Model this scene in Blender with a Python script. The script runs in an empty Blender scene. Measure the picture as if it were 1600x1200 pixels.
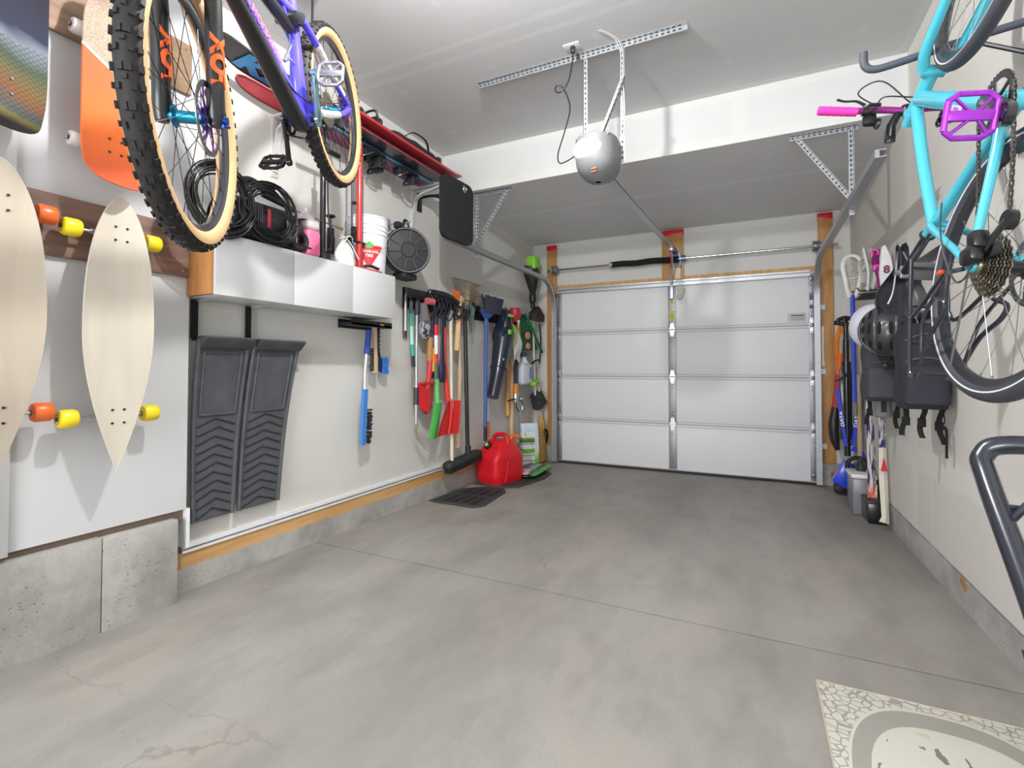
import bpy, bmesh, math, random
from mathutils import Vector, Matrix
random.seed(7)
scn = bpy.context.scene
COL = scn.collection

# ---------------------------------------------------------------- camera
CAM_POS = Vector((2.569, 0.0, 1.1607))
yaw, pitch = 0.4552, 0.0224
fwd = Vector((-math.sin(yaw)*math.cos(pitch), math.cos(yaw)*math.cos(pitch), math.sin(pitch)))
rgt = Vector((math.cos(yaw), math.sin(yaw), 0))
upv = rgt.cross(fwd)
cd = bpy.data.cameras.new('camera'); cam = bpy.data.objects.new('camera', cd); COL.objects.link(cam)
cd.sensor_fit = 'HORIZONTAL'; cd.sensor_width = 36.0; cd.lens = 770.99/1600*36; cd.shift_y = -0.0265
cd.clip_start = 0.02
cam.matrix_world = Matrix(((rgt.x, upv.x, -fwd.x, CAM_POS.x), (rgt.y, upv.y, -fwd.y, CAM_POS.y), (rgt.z, upv.z, -fwd.z, CAM_POS.z), (0, 0, 0, 1)))
scn.camera = cam
# ---------------------------------------------------------------- view, world, lamps
vs = scn.view_settings; vs.view_transform = 'Standard'; vs.look = 'None'; vs.exposure = 0.30; vs.gamma = 1.0; vs.use_curve_mapping = False
w = bpy.data.worlds.new('world'); scn.world = w; w.use_nodes = True
w.node_tree.nodes['Background'].inputs[0].default_value = (0.75, 0.8, 0.9, 1); w.node_tree.nodes['Background'].inputs[1].default_value = 0.3
def point_light(name, loc, power, radius, col=(1, 0.985, 0.965)):
    l = bpy.data.lights.new(name, 'POINT'); l.energy = power; l.shadow_soft_size = radius; l.color = col
    o = bpy.data.objects.new(name, l); o.location = loc; COL.objects.link(o); return o
def area_light(name, loc, power, sx, sy, rot, col=(1, 0.99, 0.975)):
    l = bpy.data.lights.new(name, 'AREA'); l.shape = 'RECTANGLE'; l.size = sx; l.size_y = sy; l.energy = power; l.color = col
    o = bpy.data.objects.new(name, l); o.location = loc; o.rotation_euler = rot; COL.objects.link(o); return o
point_light('bulb_light', (1.62, 1.35, 2.98), 112, 0.04)          # the bare bulb in the middle of the ceiling
area_light('added_fill_light', (1.95, -3.06, 1.55), 135, 2.3, 2.1, (math.radians(90), 0, 0), (0.97, 0.98, 1.0))  # added fill from behind the camera, set at an invented window

# ---------------------------------------------------------------- materials
MATS = {}
def _n(nt, t, **k):
    n = nt.nodes.new(t)
    for a, b in k.items(): setattr(n, a, b)
    return n
def base(name):
    m = bpy.data.materials.new(name); m.use_nodes = True; nt = m.node_tree
    return m, nt, nt.nodes['Principled BSDF']
def lin(c):
    return tuple(((v/255)/12.92 if v <= 10 else (((v/255)+0.055)/1.055)**2.4) for v in c) + (1,)
def M(name, col, rough=0.5, metal=0.0, var=0.06, scale=30.0, bump=0.0, spec=None, trans=0.0, coat=0.0, coords='Object'):
    """plain procedural material: sRGB colour with a slight noise variation"""
    if name in MATS: return MATS[name]
    m, nt, b = base(name); L = nt.links
    c = lin(col)
    tc = _n(nt, 'ShaderNodeTexCoord'); no = _n(nt, 'ShaderNodeTexNoise'); no.inputs['Scale'].default_value = scale; no.inputs['Detail'].default_value = 4
    L.new(tc.outputs[coords], no.inputs['Vector'])
    mx = _n(nt, 'ShaderNodeMix', data_type='RGBA')
    mx.inputs[6].default_value = tuple(max(0, v*(1-var*2)) for v in c[:3]) + (1,)
    mx.inputs[7].default_value = tuple(min(1, v*(1+var*2)) for v in c[:3]) + (1,)
    L.new(no.outputs['Fac'], mx.inputs[0]); L.new(mx.outputs[2], b.inputs['Base Color'])
    b.inputs['Roughness'].default_value = rough; b.inputs['Metallic'].default_value = metal
    if spec is not None: b.inputs['Specular IOR Level'].default_value = spec
    if trans: b.inputs['Transmission Weight'].default_value = trans; b.inputs['IOR'].default_value = 1.2
    if coat: b.inputs['Coat Weight'].default_value = coat; b.inputs['Coat Roughness'].default_value = 0.1
    if bump:
        bp = _n(nt, 'ShaderNodeBump'); bp.inputs['Strength'].default_value = bump; bp.inputs['Distance'].default_value = 0.002
        L.new(no.outputs['Fac'], bp.inputs['Height']); L.new(bp.outputs['Normal'], b.inputs['Normal'])
    MATS[name] = m; return m
def ramp(nt, src, stops, interp='LINEAR'):
    r = _n(nt, 'ShaderNodeValToRGB'); r.color_ramp.interpolation = interp
    e = r.color_ramp.elements
    while len(e) < len(stops): e.new(0.5)
    for i, (p, c) in enumerate(stops):
        e[i].position = p; e[i].color = c if len(c) == 4 else lin(c)
    nt.links.new(src, r.inputs[0]); return r
def mathn(nt, op, a, b=None, c=None, clamp=False):
    n = _n(nt, 'ShaderNodeMath', operation=op); n.use_clamp = clamp
    for i, v in enumerate((a, b, c)):
        if v is None: continue
        if isinstance(v, (int, float)): n.inputs[i].default_value = v
        else: nt.links.new(v, n.inputs[i])
    return n.outputs[0]
def mixc(nt, fac, a, b, blend='MIX'):
    n = _n(nt, 'ShaderNodeMix', data_type='RGBA', blend_type=blend)
    for i, v in ((0, fac), (6, a), (7, b)):
        if isinstance(v, (int, float)): n.inputs[i].default_value = v
        elif isinstance(v, tuple): n.inputs[i].default_value = v
        else: nt.links.new(v, n.inputs[i])
    return n.outputs[2]
def noise(nt, vec, scale, detail=4, rough=0.5, dist=0.0):
    n = _n(nt, 'ShaderNodeTexNoise'); n.inputs['Scale'].default_value = scale; n.inputs['Detail'].default_value = detail
    n.inputs['Roughness'].default_value = rough; n.inputs['Distortion'].default_value = dist
    nt.links.new(vec, n.inputs['Vector']); return n.outputs['Fac']
def mapping(nt, vec, scale=(1, 1, 1), rot=(0, 0, 0), loc=(0, 0, 0)):
    n = _n(nt, 'ShaderNodeMapping'); n.inputs['Scale'].default_value = scale; n.inputs['Rotation'].default_value = rot; n.inputs['Location'].default_value = loc
    nt.links.new(vec, n.inputs['Vector']); return n.outputs[0]

def drywall(name, bands, col=(199, 198, 193), mud=(222, 222, 218), dots=None, rough=0.9):
    """unpainted board; bands = (axis, centre, half width) taped and mudded seams in world metres; dots = (axisA, axisB, pitchA, pitchB) filled screw heads"""
    m, nt, b = base(name); L = nt.links
    g = _n(nt, 'ShaderNodeNewGeometry'); pos = g.outputs['Position']
    sp = _n(nt, 'ShaderNodeSeparateXYZ'); L.new(pos, sp.inputs[0])
    wob = mathn(nt, 'MULTIPLY_ADD', noise(nt, pos, 6, 3), 0.05, -0.025)
    mask = None
    for ax, c, hw in bands:
        d = mathn(nt, 'ABSOLUTE', mathn(nt, 'SUBTRACT', sp.outputs['xyz'.index(ax)], c))
        d = mathn(nt, 'ADD', d, wob)
        k = mathn(nt, 'MULTIPLY', mathn(nt, 'SUBTRACT', hw, d), 60.0, clamp=True)
        mask = k if mask is None else mathn(nt, 'MAXIMUM', mask, k)
    if dots:
        a, bx, pa, pb = dots
        fa = mathn(nt, 'SUBTRACT', mathn(nt, 'FRACT', mathn(nt, 'MULTIPLY', sp.outputs['xyz'.index(a)], 1/pa)), 0.5)
        fb = mathn(nt, 'SUBTRACT', mathn(nt, 'FRACT', mathn(nt, 'MULTIPLY', sp.outputs['xyz'.index(bx)], 1/pb)), 0.5)
        r = mathn(nt, 'SQRT', mathn(nt, 'ADD', mathn(nt, 'POWER', mathn(nt, 'MULTIPLY', fa, pa), 2), mathn(nt, 'POWER', mathn(nt, 'MULTIPLY', fb, pb*0.7), 2)))
        r = mathn(nt, 'ADD', r, mathn(nt, 'MULTIPLY', wob, 0.5))
        k = mathn(nt, 'MULTIPLY', mathn(nt, 'MULTIPLY', mathn(nt, 'SUBTRACT', 0.032, r), 60.0, clamp=True), 0.8)
        mask = k if mask is None else mathn(nt, 'MAXIMUM', mask, k)
    paper = mixc(nt, noise(nt, pos, 2.5, 5), lin(tuple(v-5 for v in col)), lin(tuple(v+5 for v in col)))
    if mask is not None:
        out = mixc(nt, mathn(nt, 'MULTIPLY', mask, mathn(nt, 'MULTIPLY_ADD', noise(nt, pos, 9, 4), 0.5, 0.3, clamp=True)), paper, lin(mud))
    else: out = paper
    L.new(out, b.inputs['Base Color']); b.inputs['Roughness'].default_value = rough; b.inputs['Specular IOR Level'].default_value = 0.25
    bp = _n(nt, 'ShaderNodeBump'); bp.inputs['Strength'].default_value = 0.15; bp.inputs['Distance'].default_value = 0.003
    L.new(noise(nt, pos, 40, 3), bp.inputs['Height']); L.new(bp.outputs[0], b.inputs['Normal'])
    return m
def concrete_floor():
    m, nt, b = base('concrete_floor'); L = nt.links
    pos = _n(nt, 'ShaderNodeNewGeometry').outputs['Position']
    st = mapping(nt, pos, (1.0, 0.45, 1), (0, 0, 0.5))
    big = noise(nt, st, 1.1, 6, 0.6, 0.4); mid = noise(nt, st, 5.0, 6, 0.65); fine = noise(nt, pos, 70, 4, 0.7)
    c = ramp(nt, big, [(0.32, (138, 135, 130)), (0.5, (156, 153, 147)), (0.68, (170, 167, 161))]).outputs[0]
    pink = ramp(nt, noise(nt, mapping(nt, pos, (1, 0.5, 1), (0, 0, 0.6), (3, 1, 0)), 1.6, 4, 0.55), [(0.5, (0, 0, 0, 1)), (0.68, (1, 1, 1, 1))]).outputs[0]
    c = mixc(nt, mathn(nt, 'MULTIPLY', pink, 0.45), c, lin((172, 160, 150)))
    c = mixc(nt, mathn(nt, 'MULTIPLY', mathn(nt, 'SUBTRACT', 0.55, mid, clamp=True), 1.9), c, lin((112, 109, 104)))
    c = mixc(nt, mathn(nt, 'MULTIPLY', fine, 0.22), c, lin((140, 137, 132)))
    # hairline cracks
    vo = _n(nt, 'ShaderNodeTexVoronoi', feature='DISTANCE_TO_EDGE'); vo.inputs['Scale'].default_value = 0.55
    wv = _n(nt, 'ShaderNodeVectorMath', operation='ADD'); nn = _n(nt, 'ShaderNodeTexNoise'); nn.inputs['Scale'].default_value = 3.0; nn.inputs['Detail'].default_value = 6
    L.new(pos, nn.inputs['Vector']); sc = _n(nt, 'ShaderNodeVectorMath', operation='SCALE'); sc.inputs['Scale'].default_value = 0.35
    L.new(nn.outputs['Color'], sc.inputs[0]); L.new(pos, wv.inputs[0]); L.new(sc.outputs[0], wv.inputs[1]); L.new(wv.outputs[0], vo.inputs['Vector'])
    ck = mathn(nt, 'MULTIPLY', mathn(nt, 'SUBTRACT', 0.0035, vo.outputs['Distance']), 300.0, clamp=True)
    gate = mathn(nt, 'MULTIPLY', mathn(nt, 'SUBTRACT', noise(nt, pos, 0.9, 2), 0.5), 6.0, clamp=True)
    c = mixc(nt, mathn(nt, 'MULTIPLY', mathn(nt, 'MULTIPLY', ck, gate), 0.7), c, lin((96, 90, 84)))
    # paint scuffs
    sc2 = mathn(nt, 'MULTIPLY', mathn(nt, 'SUBTRACT', noise(nt, mapping(nt, pos, (6, 1.5, 1), (0, 0, 0.9)), 1.5, 5, 0.7), 0.72), 8.0, clamp=True)
    c = mixc(nt, mathn(nt, 'MULTIPLY', sc2, 0.45), c, lin((205, 202, 196)))
    L.new(c, b.inputs['Base Color'])
    L.new(mathn(nt, 'MULTIPLY_ADD', mid, 0.35, 0.4), b.inputs['Roughness']); b.inputs['Specular IOR Level'].default_value = 0.35
    bp = _n(nt, 'ShaderNodeBump'); bp.inputs['Strength'].default_value = 0.25; bp.inputs['Distance'].default_value = 0.004
    L.new(mathn(nt, 'ADD', fine, mathn(nt, 'MULTIPLY', mid, 2.0)), bp.inputs['Height']); L.new(bp.outputs[0], b.inputs['Normal'])
    return m
def foundation_concrete(name, a=(150, 148, 144), bcol=(190, 188, 184), joint=None):
    m, nt, b = base(name); L = nt.links
    g = _n(nt, 'ShaderNodeNewGeometry'); pos = g.outputs['Position']
    big = noise(nt, pos, 3.0, 6, 0.65); fine = noise(nt, pos, 60, 5, 0.7)
    c = ramp(nt, big, [(0.35, a), (0.62, bcol)]).outputs[0]
    vo = _n(nt, 'ShaderNodeTexVoronoi'); vo.inputs['Scale'].default_value = 38; vo.inputs['Randomness'].default_value = 1
    L.new(mapping(nt, pos, (1, 1, 1.6)), vo.inputs['Vector'])
    pit = mathn(nt, 'MULTIPLY', mathn(nt, 'SUBTRACT', 0.2, vo.outputs['Distance']), 12, clamp=True)
    pit = mathn(nt, 'MULTIPLY', pit, mathn(nt, 'MULTIPLY', mathn(nt, 'SUBTRACT', noise(nt, pos, 7, 3), 0.42), 6, clamp=True))
    c = mixc(nt, mathn(nt, 'MULTIPLY', pit, 0.7), c, lin((112, 107, 102)))
    c = mixc(nt, mathn(nt, 'MULTIPLY', fine, 0.35), c, lin((138, 135, 131)))
    rust = mathn(nt, 'MULTIPLY', mathn(nt, 'SUBTRACT', noise(nt, pos, 2.2, 5, 0.6, 0.5), 0.62), 5, clamp=True)
    c = mixc(nt, mathn(nt, 'MULTIPLY', rust, 0.35), c, lin((168, 140, 120)))
    L.new(c, b.inputs['Base Color']); b.inputs['Roughness'].default_value = 0.9; b.inputs['Specular IOR Level'].default_value = 0.2
    bp = _n(nt, 'ShaderNodeBump'); bp.inputs['Strength'].default_value = 0.5; bp.inputs['Distance'].default_value = 0.006
    L.new(mathn(nt, 'SUBTRACT', fine, pit), bp.inputs['Height']); L.new(bp.outputs[0], b.inputs['Normal'])
    return m
def wood(name, a, bcol, axis='z', scale=6.0, rough=0.6, coat=0.0):
    if name in MATS: return MATS[name]
    m, nt, b = base(name); L = nt.links
    pos = _n(nt, 'ShaderNodeTexCoord').outputs['Object']
    s = {'x': (0.12, 1, 1), 'y': (1, 0.12, 1), 'z': (1, 1, 0.12)}[axis]
    v = mapping(nt, pos, s)
    n1 = noise(nt, v, scale*6, 6, 0.6, 0.6); n2 = noise(nt, v, scale*1.5, 3, 0.5, 1.0)
    f = mathn(nt, 'ADD', mathn(nt, 'MULTIPLY', n1, 0.6), mathn(nt, 'MULTIPLY', n2, 0.4))
    c = ramp(nt, f, [(0.35, a), (0.62, bcol)]).outputs[0]
    L.new(c, b.inputs['Base Color']); b.inputs['Roughness'].default_value = rough; b.inputs['Coat Weight'].default_value = coat
    bp = _n(nt, 'ShaderNodeBump'); bp.inputs['Strength'].default_value = 0.15; bp.inputs['Distance'].default_value = 0.001
    L.new(n1, bp.inputs['Height']); L.new(bp.outputs[0], b.inputs['Normal'])
    MATS[name] = m; return m
def galv(name='galvanised_steel', col=(176, 180, 184), rough=0.38):
    if name in MATS: return MATS[name]
    m, nt, b = base(name); L = nt.links
    pos = _n(nt, 'ShaderNodeTexCoord').outputs['Object']
    vo = _n(nt, 'ShaderNodeTexVoronoi'); vo.inputs['Scale'].default_value = 60; L.new(pos, vo.inputs['Vector'])
    c = mixc(nt, vo.outputs['Distance'], lin(tuple(v-14 for v in col)), lin(tuple(min(255, v+14) for v in col)))
    L.new(c, b.inputs['Base Color']); b.inputs['Metallic'].default_value = 0.75
    L.new(mathn(nt, 'MULTIPLY_ADD', vo.outputs['Distance'], 0.25, rough-0.08), b.inputs['Roughness'])
    MATS[name] = m; return m
BLACK = lambda: M('black_plastic', (30, 31, 34), 0.45)
RUBBER = lambda: M('black_rubber', (38, 38, 40), 0.75, bump=0.3, scale=80)
BLKMETAL = lambda: M('black_metal', (24, 26, 32), 0.3, coat=0.3)
CHROME = lambda: M('chrome', (205, 207, 210), 0.16, 1.0)
STEEL = lambda: galv()
WHITEP = lambda: M('white_plastic', (226, 227, 230), 0.4)

# ---------------------------------------------------------------- mesh building
def V(*a): return Vector(a if len(a) > 1 else a[0])
def frame_from(d, up=None):
    d = Vector(d).normalized(); u = Vector(up) if up is not None else (Vector((0, 0, 1)) if abs(d.z) < 0.9 else Vector((1, 0, 0)))
    a = u.cross(d)
    if a.length < 1e-6: a = Vector((1, 0, 0)).cross(d)
    a.normalize(); b = d.cross(a).normalized()
    return a, b, d
def spl(pts, k=8, closed=False):
    P = [Vector(p) for p in pts]; n = len(P); out = []
    rng = range(n if closed else n-1)
    for i in rng:
        p0 = P[(i-1) % n] if (closed or i > 0) else P[0]*2-P[1]
        p1 = P[i]; p2 = P[(i+1) % n]
        p3 = P[(i+2) % n] if (closed or i+2 < n) else P[-1]*2-P[-2]
        for j in range(k):
            t = j/k
            out.append(0.5*((2*p1)+(-p0+p2)*t+(2*p0-5*p1+4*p2-p3)*t*t+(-p0+3*p1-3*p2+p3)*t**3))
    if not closed: out.append(P[-1])
    return out
def arc(c, a, b, r, t0, t1, n):
    c = Vector(c); a = Vector(a); b = Vector(b)
    return [c+a*(r*math.cos(t0+(t1-t0)*i/n))+b*(r*math.sin(t0+(t1-t0)*i/n)) for i in range(n+1)]
class MB:
    def __init__(s): s.bm = bmesh.new(); s.mi = 0; s.smooth = True
    def _faces(s, vs, fs):
        bv = [s.bm.verts.new(v) for v in vs]
        for f in fs:
            try:
                nf = s.bm.faces.new([bv[i] for i in f]); nf.material_index = s.mi; nf.smooth = s.smooth
            except ValueError: pass
        return s
    def m(s, i): s.mi = i; return s
    def box(s, c, size, R=None, bev=0.0, seg=2):
        t = bmesh.new(); bmesh.ops.create_cube(t, size=1.0)
        for v in t.verts: v.co = Vector((v.co.x*size[0], v.co.y*size[1], v.co.z*size[2]))
        if bev > 0: bmesh.ops.bevel(t, geom=list(t.edges), offset=min(bev, min(size)*0.49), segments=seg, profile=0.5, affect='EDGES')
        t.verts.index_update(); c = Vector(c)
        vs = [((R @ v.co) if R else v.co)+c for v in t.verts]; fs = [[v.index for v in f.verts] for f in t.faces]; t.free()
        return s._faces(vs, fs)
    def bx(s, a, b, bev=0.0):      # box from corner to corner
        a, b = Vector(a), Vector(b); return s.box((a+b)/2, [abs(b[i]-a[i]) for i in range(3)], None, bev)
    def tube(s, pts, r, n=10, closed=False, caps=True, flat=1.0, up=None):
        P = [Vector(p) for p in pts]; N = len(P); rs = r if isinstance(r, (list, tuple)) else [r]*N
        if len(rs) != N:
            src = rs; rs = []
            for i in range(N):
                q = i/(N-1)*(len(src)-1); k = min(int(q), len(src)-2) if len(src) > 1 else 0
                rs.append(src[k]+(src[min(k+1, len(src)-1)]-src[k])*(q-k))
        T = []
        for i in range(N):
            if closed: d = P[(i+1) % N]-P[i-1]
            else: d = P[min(i+1, N-1)]-P[max(i-1, 0)]
            T.append(d.normalized() if d.length > 1e-9 else Vector((0, 0, 1)))
        a, b, _ = frame_from(T[0], up); vs = []; fs = []
        for i in range(N):
            if i:
                q = T[i-1].rotation_difference(T[i]); a = q @ a; a = (a-T[i]*a.dot(T[i])).normalized(); b = T[i].cross(a)
            for j in range(n):
                th = 2*math.pi*j/n; vs.append(P[i]+a*(rs[i]*math.cos(th))+b*(rs[i]*flat*math.sin(th)))
        M_ = N if closed else N-1
        for i in range(M_):
            for j in range(n):
                i2 = (i+1) % N; fs.append([i*n+j, i*n+(j+1) % n, i2*n+(j+1) % n, i2*n+j])
        if caps and not closed: fs.append(list(range(n))[::-1]); fs.append([(N-1)*n+j for j in range(n)])
        return s._faces(vs, fs)
    def sweep(s, pts, prof, side, caps=True):    # prof = 2D polygon (a along side, b along normal)
        P = [Vector(p) for p in pts]; N = len(P); side = Vector(side).normalized(); vs = []; fs = []; n = len(prof)
        for i in range(N):
            d = (P[min(i+1, N-1)]-P[max(i-1, 0)]).normalized(); nn = side.cross(d).normalized()
            for a, b in prof: vs.append(P[i]+side*a+nn*b)
        for i in range(N-1):
            for j in range(n): fs.append([i*n+j, i*n+(j+1) % n, (i+1)*n+(j+1) % n, (i+1)*n+j])
        if caps: fs.append(list(range(n))[::-1]); fs.append([(N-1)*n+j for j in range(n)])
        return s._faces(vs, fs)
    def cyl(s, a, b, r, r2=None, n=16): return s.tube([a, b], [r, r if r2 is None else r2], n)
    def lathe(s, prof, o=(0, 0, 0), ax=(0, 0, 1), n=32, sx=1.0, caps=True, up=None):
        a, b, d = frame_from(ax, up); o = Vector(o); vs = []; fs = []; k = len(prof)
        for j in range(n):
            th = 2*math.pi*j/n
            for r, z in prof: vs.append(o+a*(r*math.cos(th)*sx)+b*(r*math.sin(th))+d*z)
        for j in range(n):
            j2 = (j+1) % n
            for i in range(k-1): fs.append([j*k+i, j2*k+i, j2*k+i+1, j*k+i+1])
        s._faces(vs, fs)
        return s
    def ring(s, prof, o, ax, n=64):             # closed profile lathe (r, z)
        return s.lathe(list(prof)+[prof[0]], o, ax, n)
    def torus(s, c, ax, R, r, n=48, k=8, flat=1.0):
        return s.ring([(R+r*math.cos(2*math.pi*i/k), r*flat*math.sin(2*math.pi*i/k)) for i in range(k)], c, ax, n)
    def prism(s, out, o, U, W, t):               # polygon in (U, W) extruded by t along U x W
        o, U, W = Vector(o), Vector(U), Vector(W); N = U.cross(W).normalized()*t; n = len(out)
        vs = [o+U*a+W*b for a, b in out]; vs += [v+N for v in vs]
        fs = [list(range(n))[::-1], [n+i for i in range(n)]]+[[i, (i+1) % n, n+(i+1) % n, n+i] for i in range(n)]
        sm = s.smooth; s._faces(vs, fs); s.smooth = sm; return s
    def sphere(s, c, r, n=16, k=10, half=False, ax=None):
        r = (r, r, r) if isinstance(r, (int, float)) else r; c = Vector(c); vs = []; fs = []
        for i in range(k+1):
            ph = math.pi*i/k*(0.5 if half else 1)
            for j in range(n):
                th = 2*math.pi*j/n; vs.append(c+Vector((r[0]*math.sin(ph)*math.cos(th), r[1]*math.sin(ph)*math.sin(th), r[2]*math.cos(ph))))
        for i in range(k):
            for j in range(n): fs.append([i*n+j, (i+1)*n+j, (i+1)*n+(j+1) % n, i*n+(j+1) % n])
        if half: fs.append([k*n+j for j in range(n)])
        return s._faces(vs, fs)
    def grid(s, fn, nu, nv, t=0.0, tn=None):     # sheet with thickness: fn(u, v) -> point
        P = [[Vector(fn(i/nu, j/nv)) for j in range(nv+1)] for i in range(nu+1)]
        def nrm(i, j):
            a = P[min(i+1, nu)][j]-P[max(i-1, 0)][j]; b = P[i][min(j+1, nv)]-P[i][max(j-1, 0)]
            c = a.cross(b); return c.normalized() if c.length > 1e-12 else Vector((0, 0, 1))
        W = nv+1; vs = [P[i][j] for i in range(nu+1) for j in range(W)]; fs = []
        vs += [P[i][j]+(Vector(tn) if tn else nrm(i, j)*t) for i in range(nu+1) for j in range(W)]; K = (nu+1)*W
        for i in range(nu):
            for j in range(nv):
                q = [i*W+j, (i+1)*W+j, (i+1)*W+j+1, i*W+j+1]; fs.append(q[::-1]); fs.append([K+x for x in q])
        for i in range(nu): fs.append([i*W, (i+1)*W, K+(i+1)*W, K+i*W]); fs.append([i*W+nv, K+i*W+nv, K+(i+1)*W+nv, (i+1)*W+nv])
        for j in range(nv): fs.append([j, K+j, K+j+1, j+1]); fs.append([nu*W+j, nu*W+j+1, K+nu*W+j+1, K+nu*W+j])
        return s._faces(vs, fs)
    def text(s, txt, size, fn, depth=0.0015, bold=0.0, space=1.0):
        """lettering mapped by fn(x, y, z) -> point, centred on 0"""
        cu = bpy.data.curves.new('t', 'FONT'); cu.body = txt; cu.size = size; cu.align_x = 'CENTER'; cu.align_y = 'CENTER'; cu.extrude = depth; cu.offset = bold; cu.space_character = space
        o = bpy.data.objects.new('t', cu); COL.objects.link(o)
        dg = bpy.context.evaluated_depsgraph_get(); me = bpy.data.meshes.new_from_object(o.evaluated_get(dg))
        vs = [Vector(fn(*v.co)) for v in me.vertices]; fs = [list(p.vertices) for p in me.polygons]
        bpy.data.objects.remove(o); bpy.data.curves.remove(cu); bpy.data.meshes.remove(me)
        sm = s.smooth; s.smooth = False; s._faces(vs, fs); s.smooth = sm; return s
    def xf(s, Mx): 
        for v in s.bm.verts: v.co = Mx @ v.co
        return s
    def mesh(s, name, mats, ang=35):
        bmesh.ops.recalc_face_normals(s.bm, faces=s.bm.faces)
        me = bpy.data.meshes.new(name); s.bm.to_mesh(me); s.bm.free()
        for m in (mats if isinstance(mats, (list, tuple)) else [mats]): me.materials.append(m)
        if s.smooth: me.set_sharp_from_angle(angle=math.radians(ang))
        return me
def struct(name, mb, mats):
    o = bpy.data.objects.new(name, mb.mesh(name, mats)); COL.objects.link(o); o['kind'] = 'structure'; return o
class Thing:
    """an Empty at the base of a thing; its parts hang under it. Parts are given in world metres unless local=True"""
    def __init__(s, name, label, cat, loc=(0, 0, 0), group=None, R=None, kind=None):
        o = bpy.data.objects.new(name, None); COL.objects.link(o); o.empty_display_size = 0.1
        if label: o['label'] = label
        if cat: o['category'] = cat
        if group: o['group'] = group
        if kind: o['kind'] = kind
        s.M = (Matrix.Translation(Vector(loc)) @ R.to_4x4()) if R is not None else Matrix.Translation(Vector(loc))
        o.matrix_world = s.M; s.inv = s.M.inverted(); s.o = o
    def part(s, name, mb, mats, label=None, local=False, parent=None, ang=35):
        if not local: mb.xf(s.inv)
        o = bpy.data.objects.new(name, mb.mesh(name, mats, ang)); COL.objects.link(o); o.parent = parent or s.o
        if label: o['label'] = label
        return o
    def ref(s, name, me, parent=None, mat=None, label=None):      # another instance of a part's mesh
        o = bpy.data.objects.new(name, me); COL.objects.link(o); o.parent = parent or s.o
        if mat is not None: o.matrix_local = mat
        if label: o['label'] = label
        return o
def solo(name, label, cat, mb, mats, group=None, loc=None, kind=None, ang=35):
    """a thing that is one mesh; origin at the base of its bounding box"""
    xs = [v.co for v in mb.bm.verts]
    c = Vector(loc) if loc else Vector(((min(v.x for v in xs)+max(v.x for v in xs))/2, (min(v.y for v in xs)+max(v.y for v in xs))/2, min(v.z for v in xs)))
    mb.xf(Matrix.Translation(-c))
    o = bpy.data.objects.new(name, mb.mesh(name, mats, ang)); COL.objects.link(o); o.location = c
    if label: o['label'] = label
    if cat: o['category'] = cat
    if group: o['group'] = group
    if kind: o['kind'] = kind
    return o
# ================================================================ the setting
XR = 3.448; YD = 5.818; ZH = 3.121; ZL = 2.750; YB = 3.796; YW = 5.885; Y0 = -3.1
def fz(y): return -0.0175+0.0141*(YD-y)          # the slab falls towards the door
# floor: two pours with a sawn joint between them
mb = MB(); yj = 2.338
def slab(y0, y1):
    vs = [(-0.05, y0, fz(y0)), (XR+0.05, y0, fz(y0)), (XR+0.05, y1, fz(y1)), (-0.05, y1, fz(y1))]
    vs += [(x, y, z-0.12) for x, y, z in vs]
    mb._faces([Vector(v) for v in vs], [(0, 1, 2, 3), (7, 6, 5, 4), (0, 4, 5, 1), (2, 6, 7, 3), (1, 5, 6, 2), (3, 7, 4, 0)])
slab(Y0, yj-0.005); slab(yj+0.005, 6.3)
mb.m(1).bx((-0.05, yj-0.005, fz(yj)-0.1), (XR+0.05, yj+0.005, fz(yj)-0.012))
struct('floor', mb, [concrete_floor(), M('joint_dirt', (70, 64, 58), 0.95)])
DW_L = drywall('drywall_left', [('z', 3.10, 0.07), ('y', YB-0.02, 0.075), ('y', 5.86, 0.07), ('z', 2.73, 0.06), ('z', 1.50, 0.05)], col=(212, 211, 206), dots=('y', 'z', 0.81, 0.57))
DW_R = drywall('drywall_right', [('z', 3.10, 0.07), ('y', 3.82, 0.08), ('y', 5.86, 0.07), ('z', 2.73, 0.06), ('z', 0.625, 0.075), ('y', 3.50, 0.02)], col=(212, 210, 204), dots=('y', 'z', 1.22, 0.8))
DW_D = drywall('drywall_door_wall', [('z', 2.73, 0.055), ('x', 0.0, 0.07), ('x', XR, 0.07)], col=(212, 212, 209))
DW_C = drywall('drywall_ceiling', [('y', YB-0.01, 0.06), ('x', 0.01, 0.06), ('x', XR, 0.06), ('y', 2.50, 0.03), ('y', 2.62, 0.03)], col=(205, 206, 207), mud=(218, 219, 220), dots=('x', 'y', 0.7, 0.62))
DW_C2 = drywall('drywall_low_ceiling', [('y', 4.61, 0.045), ('x', 0.01, 0.08), ('x', XR, 0.06), ('y', YW, 0.05)], col=(218, 219, 220), mud=(230, 231, 232), dots=('x', 'y', 0.6, 0.55))
DW_B = drywall('drywall_bulkhead', [('z', ZH, 0.06), ('z', ZL, 0.07), ('x', 2.50, 0.055), ('x', 0.0, 0.06), ('x', XR, 0.06)], col=(214, 215, 215))
PANEL = M('white_painted_panel', (198, 199, 201), 0.55, var=0.02, scale=2, coords='Generated')
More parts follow.
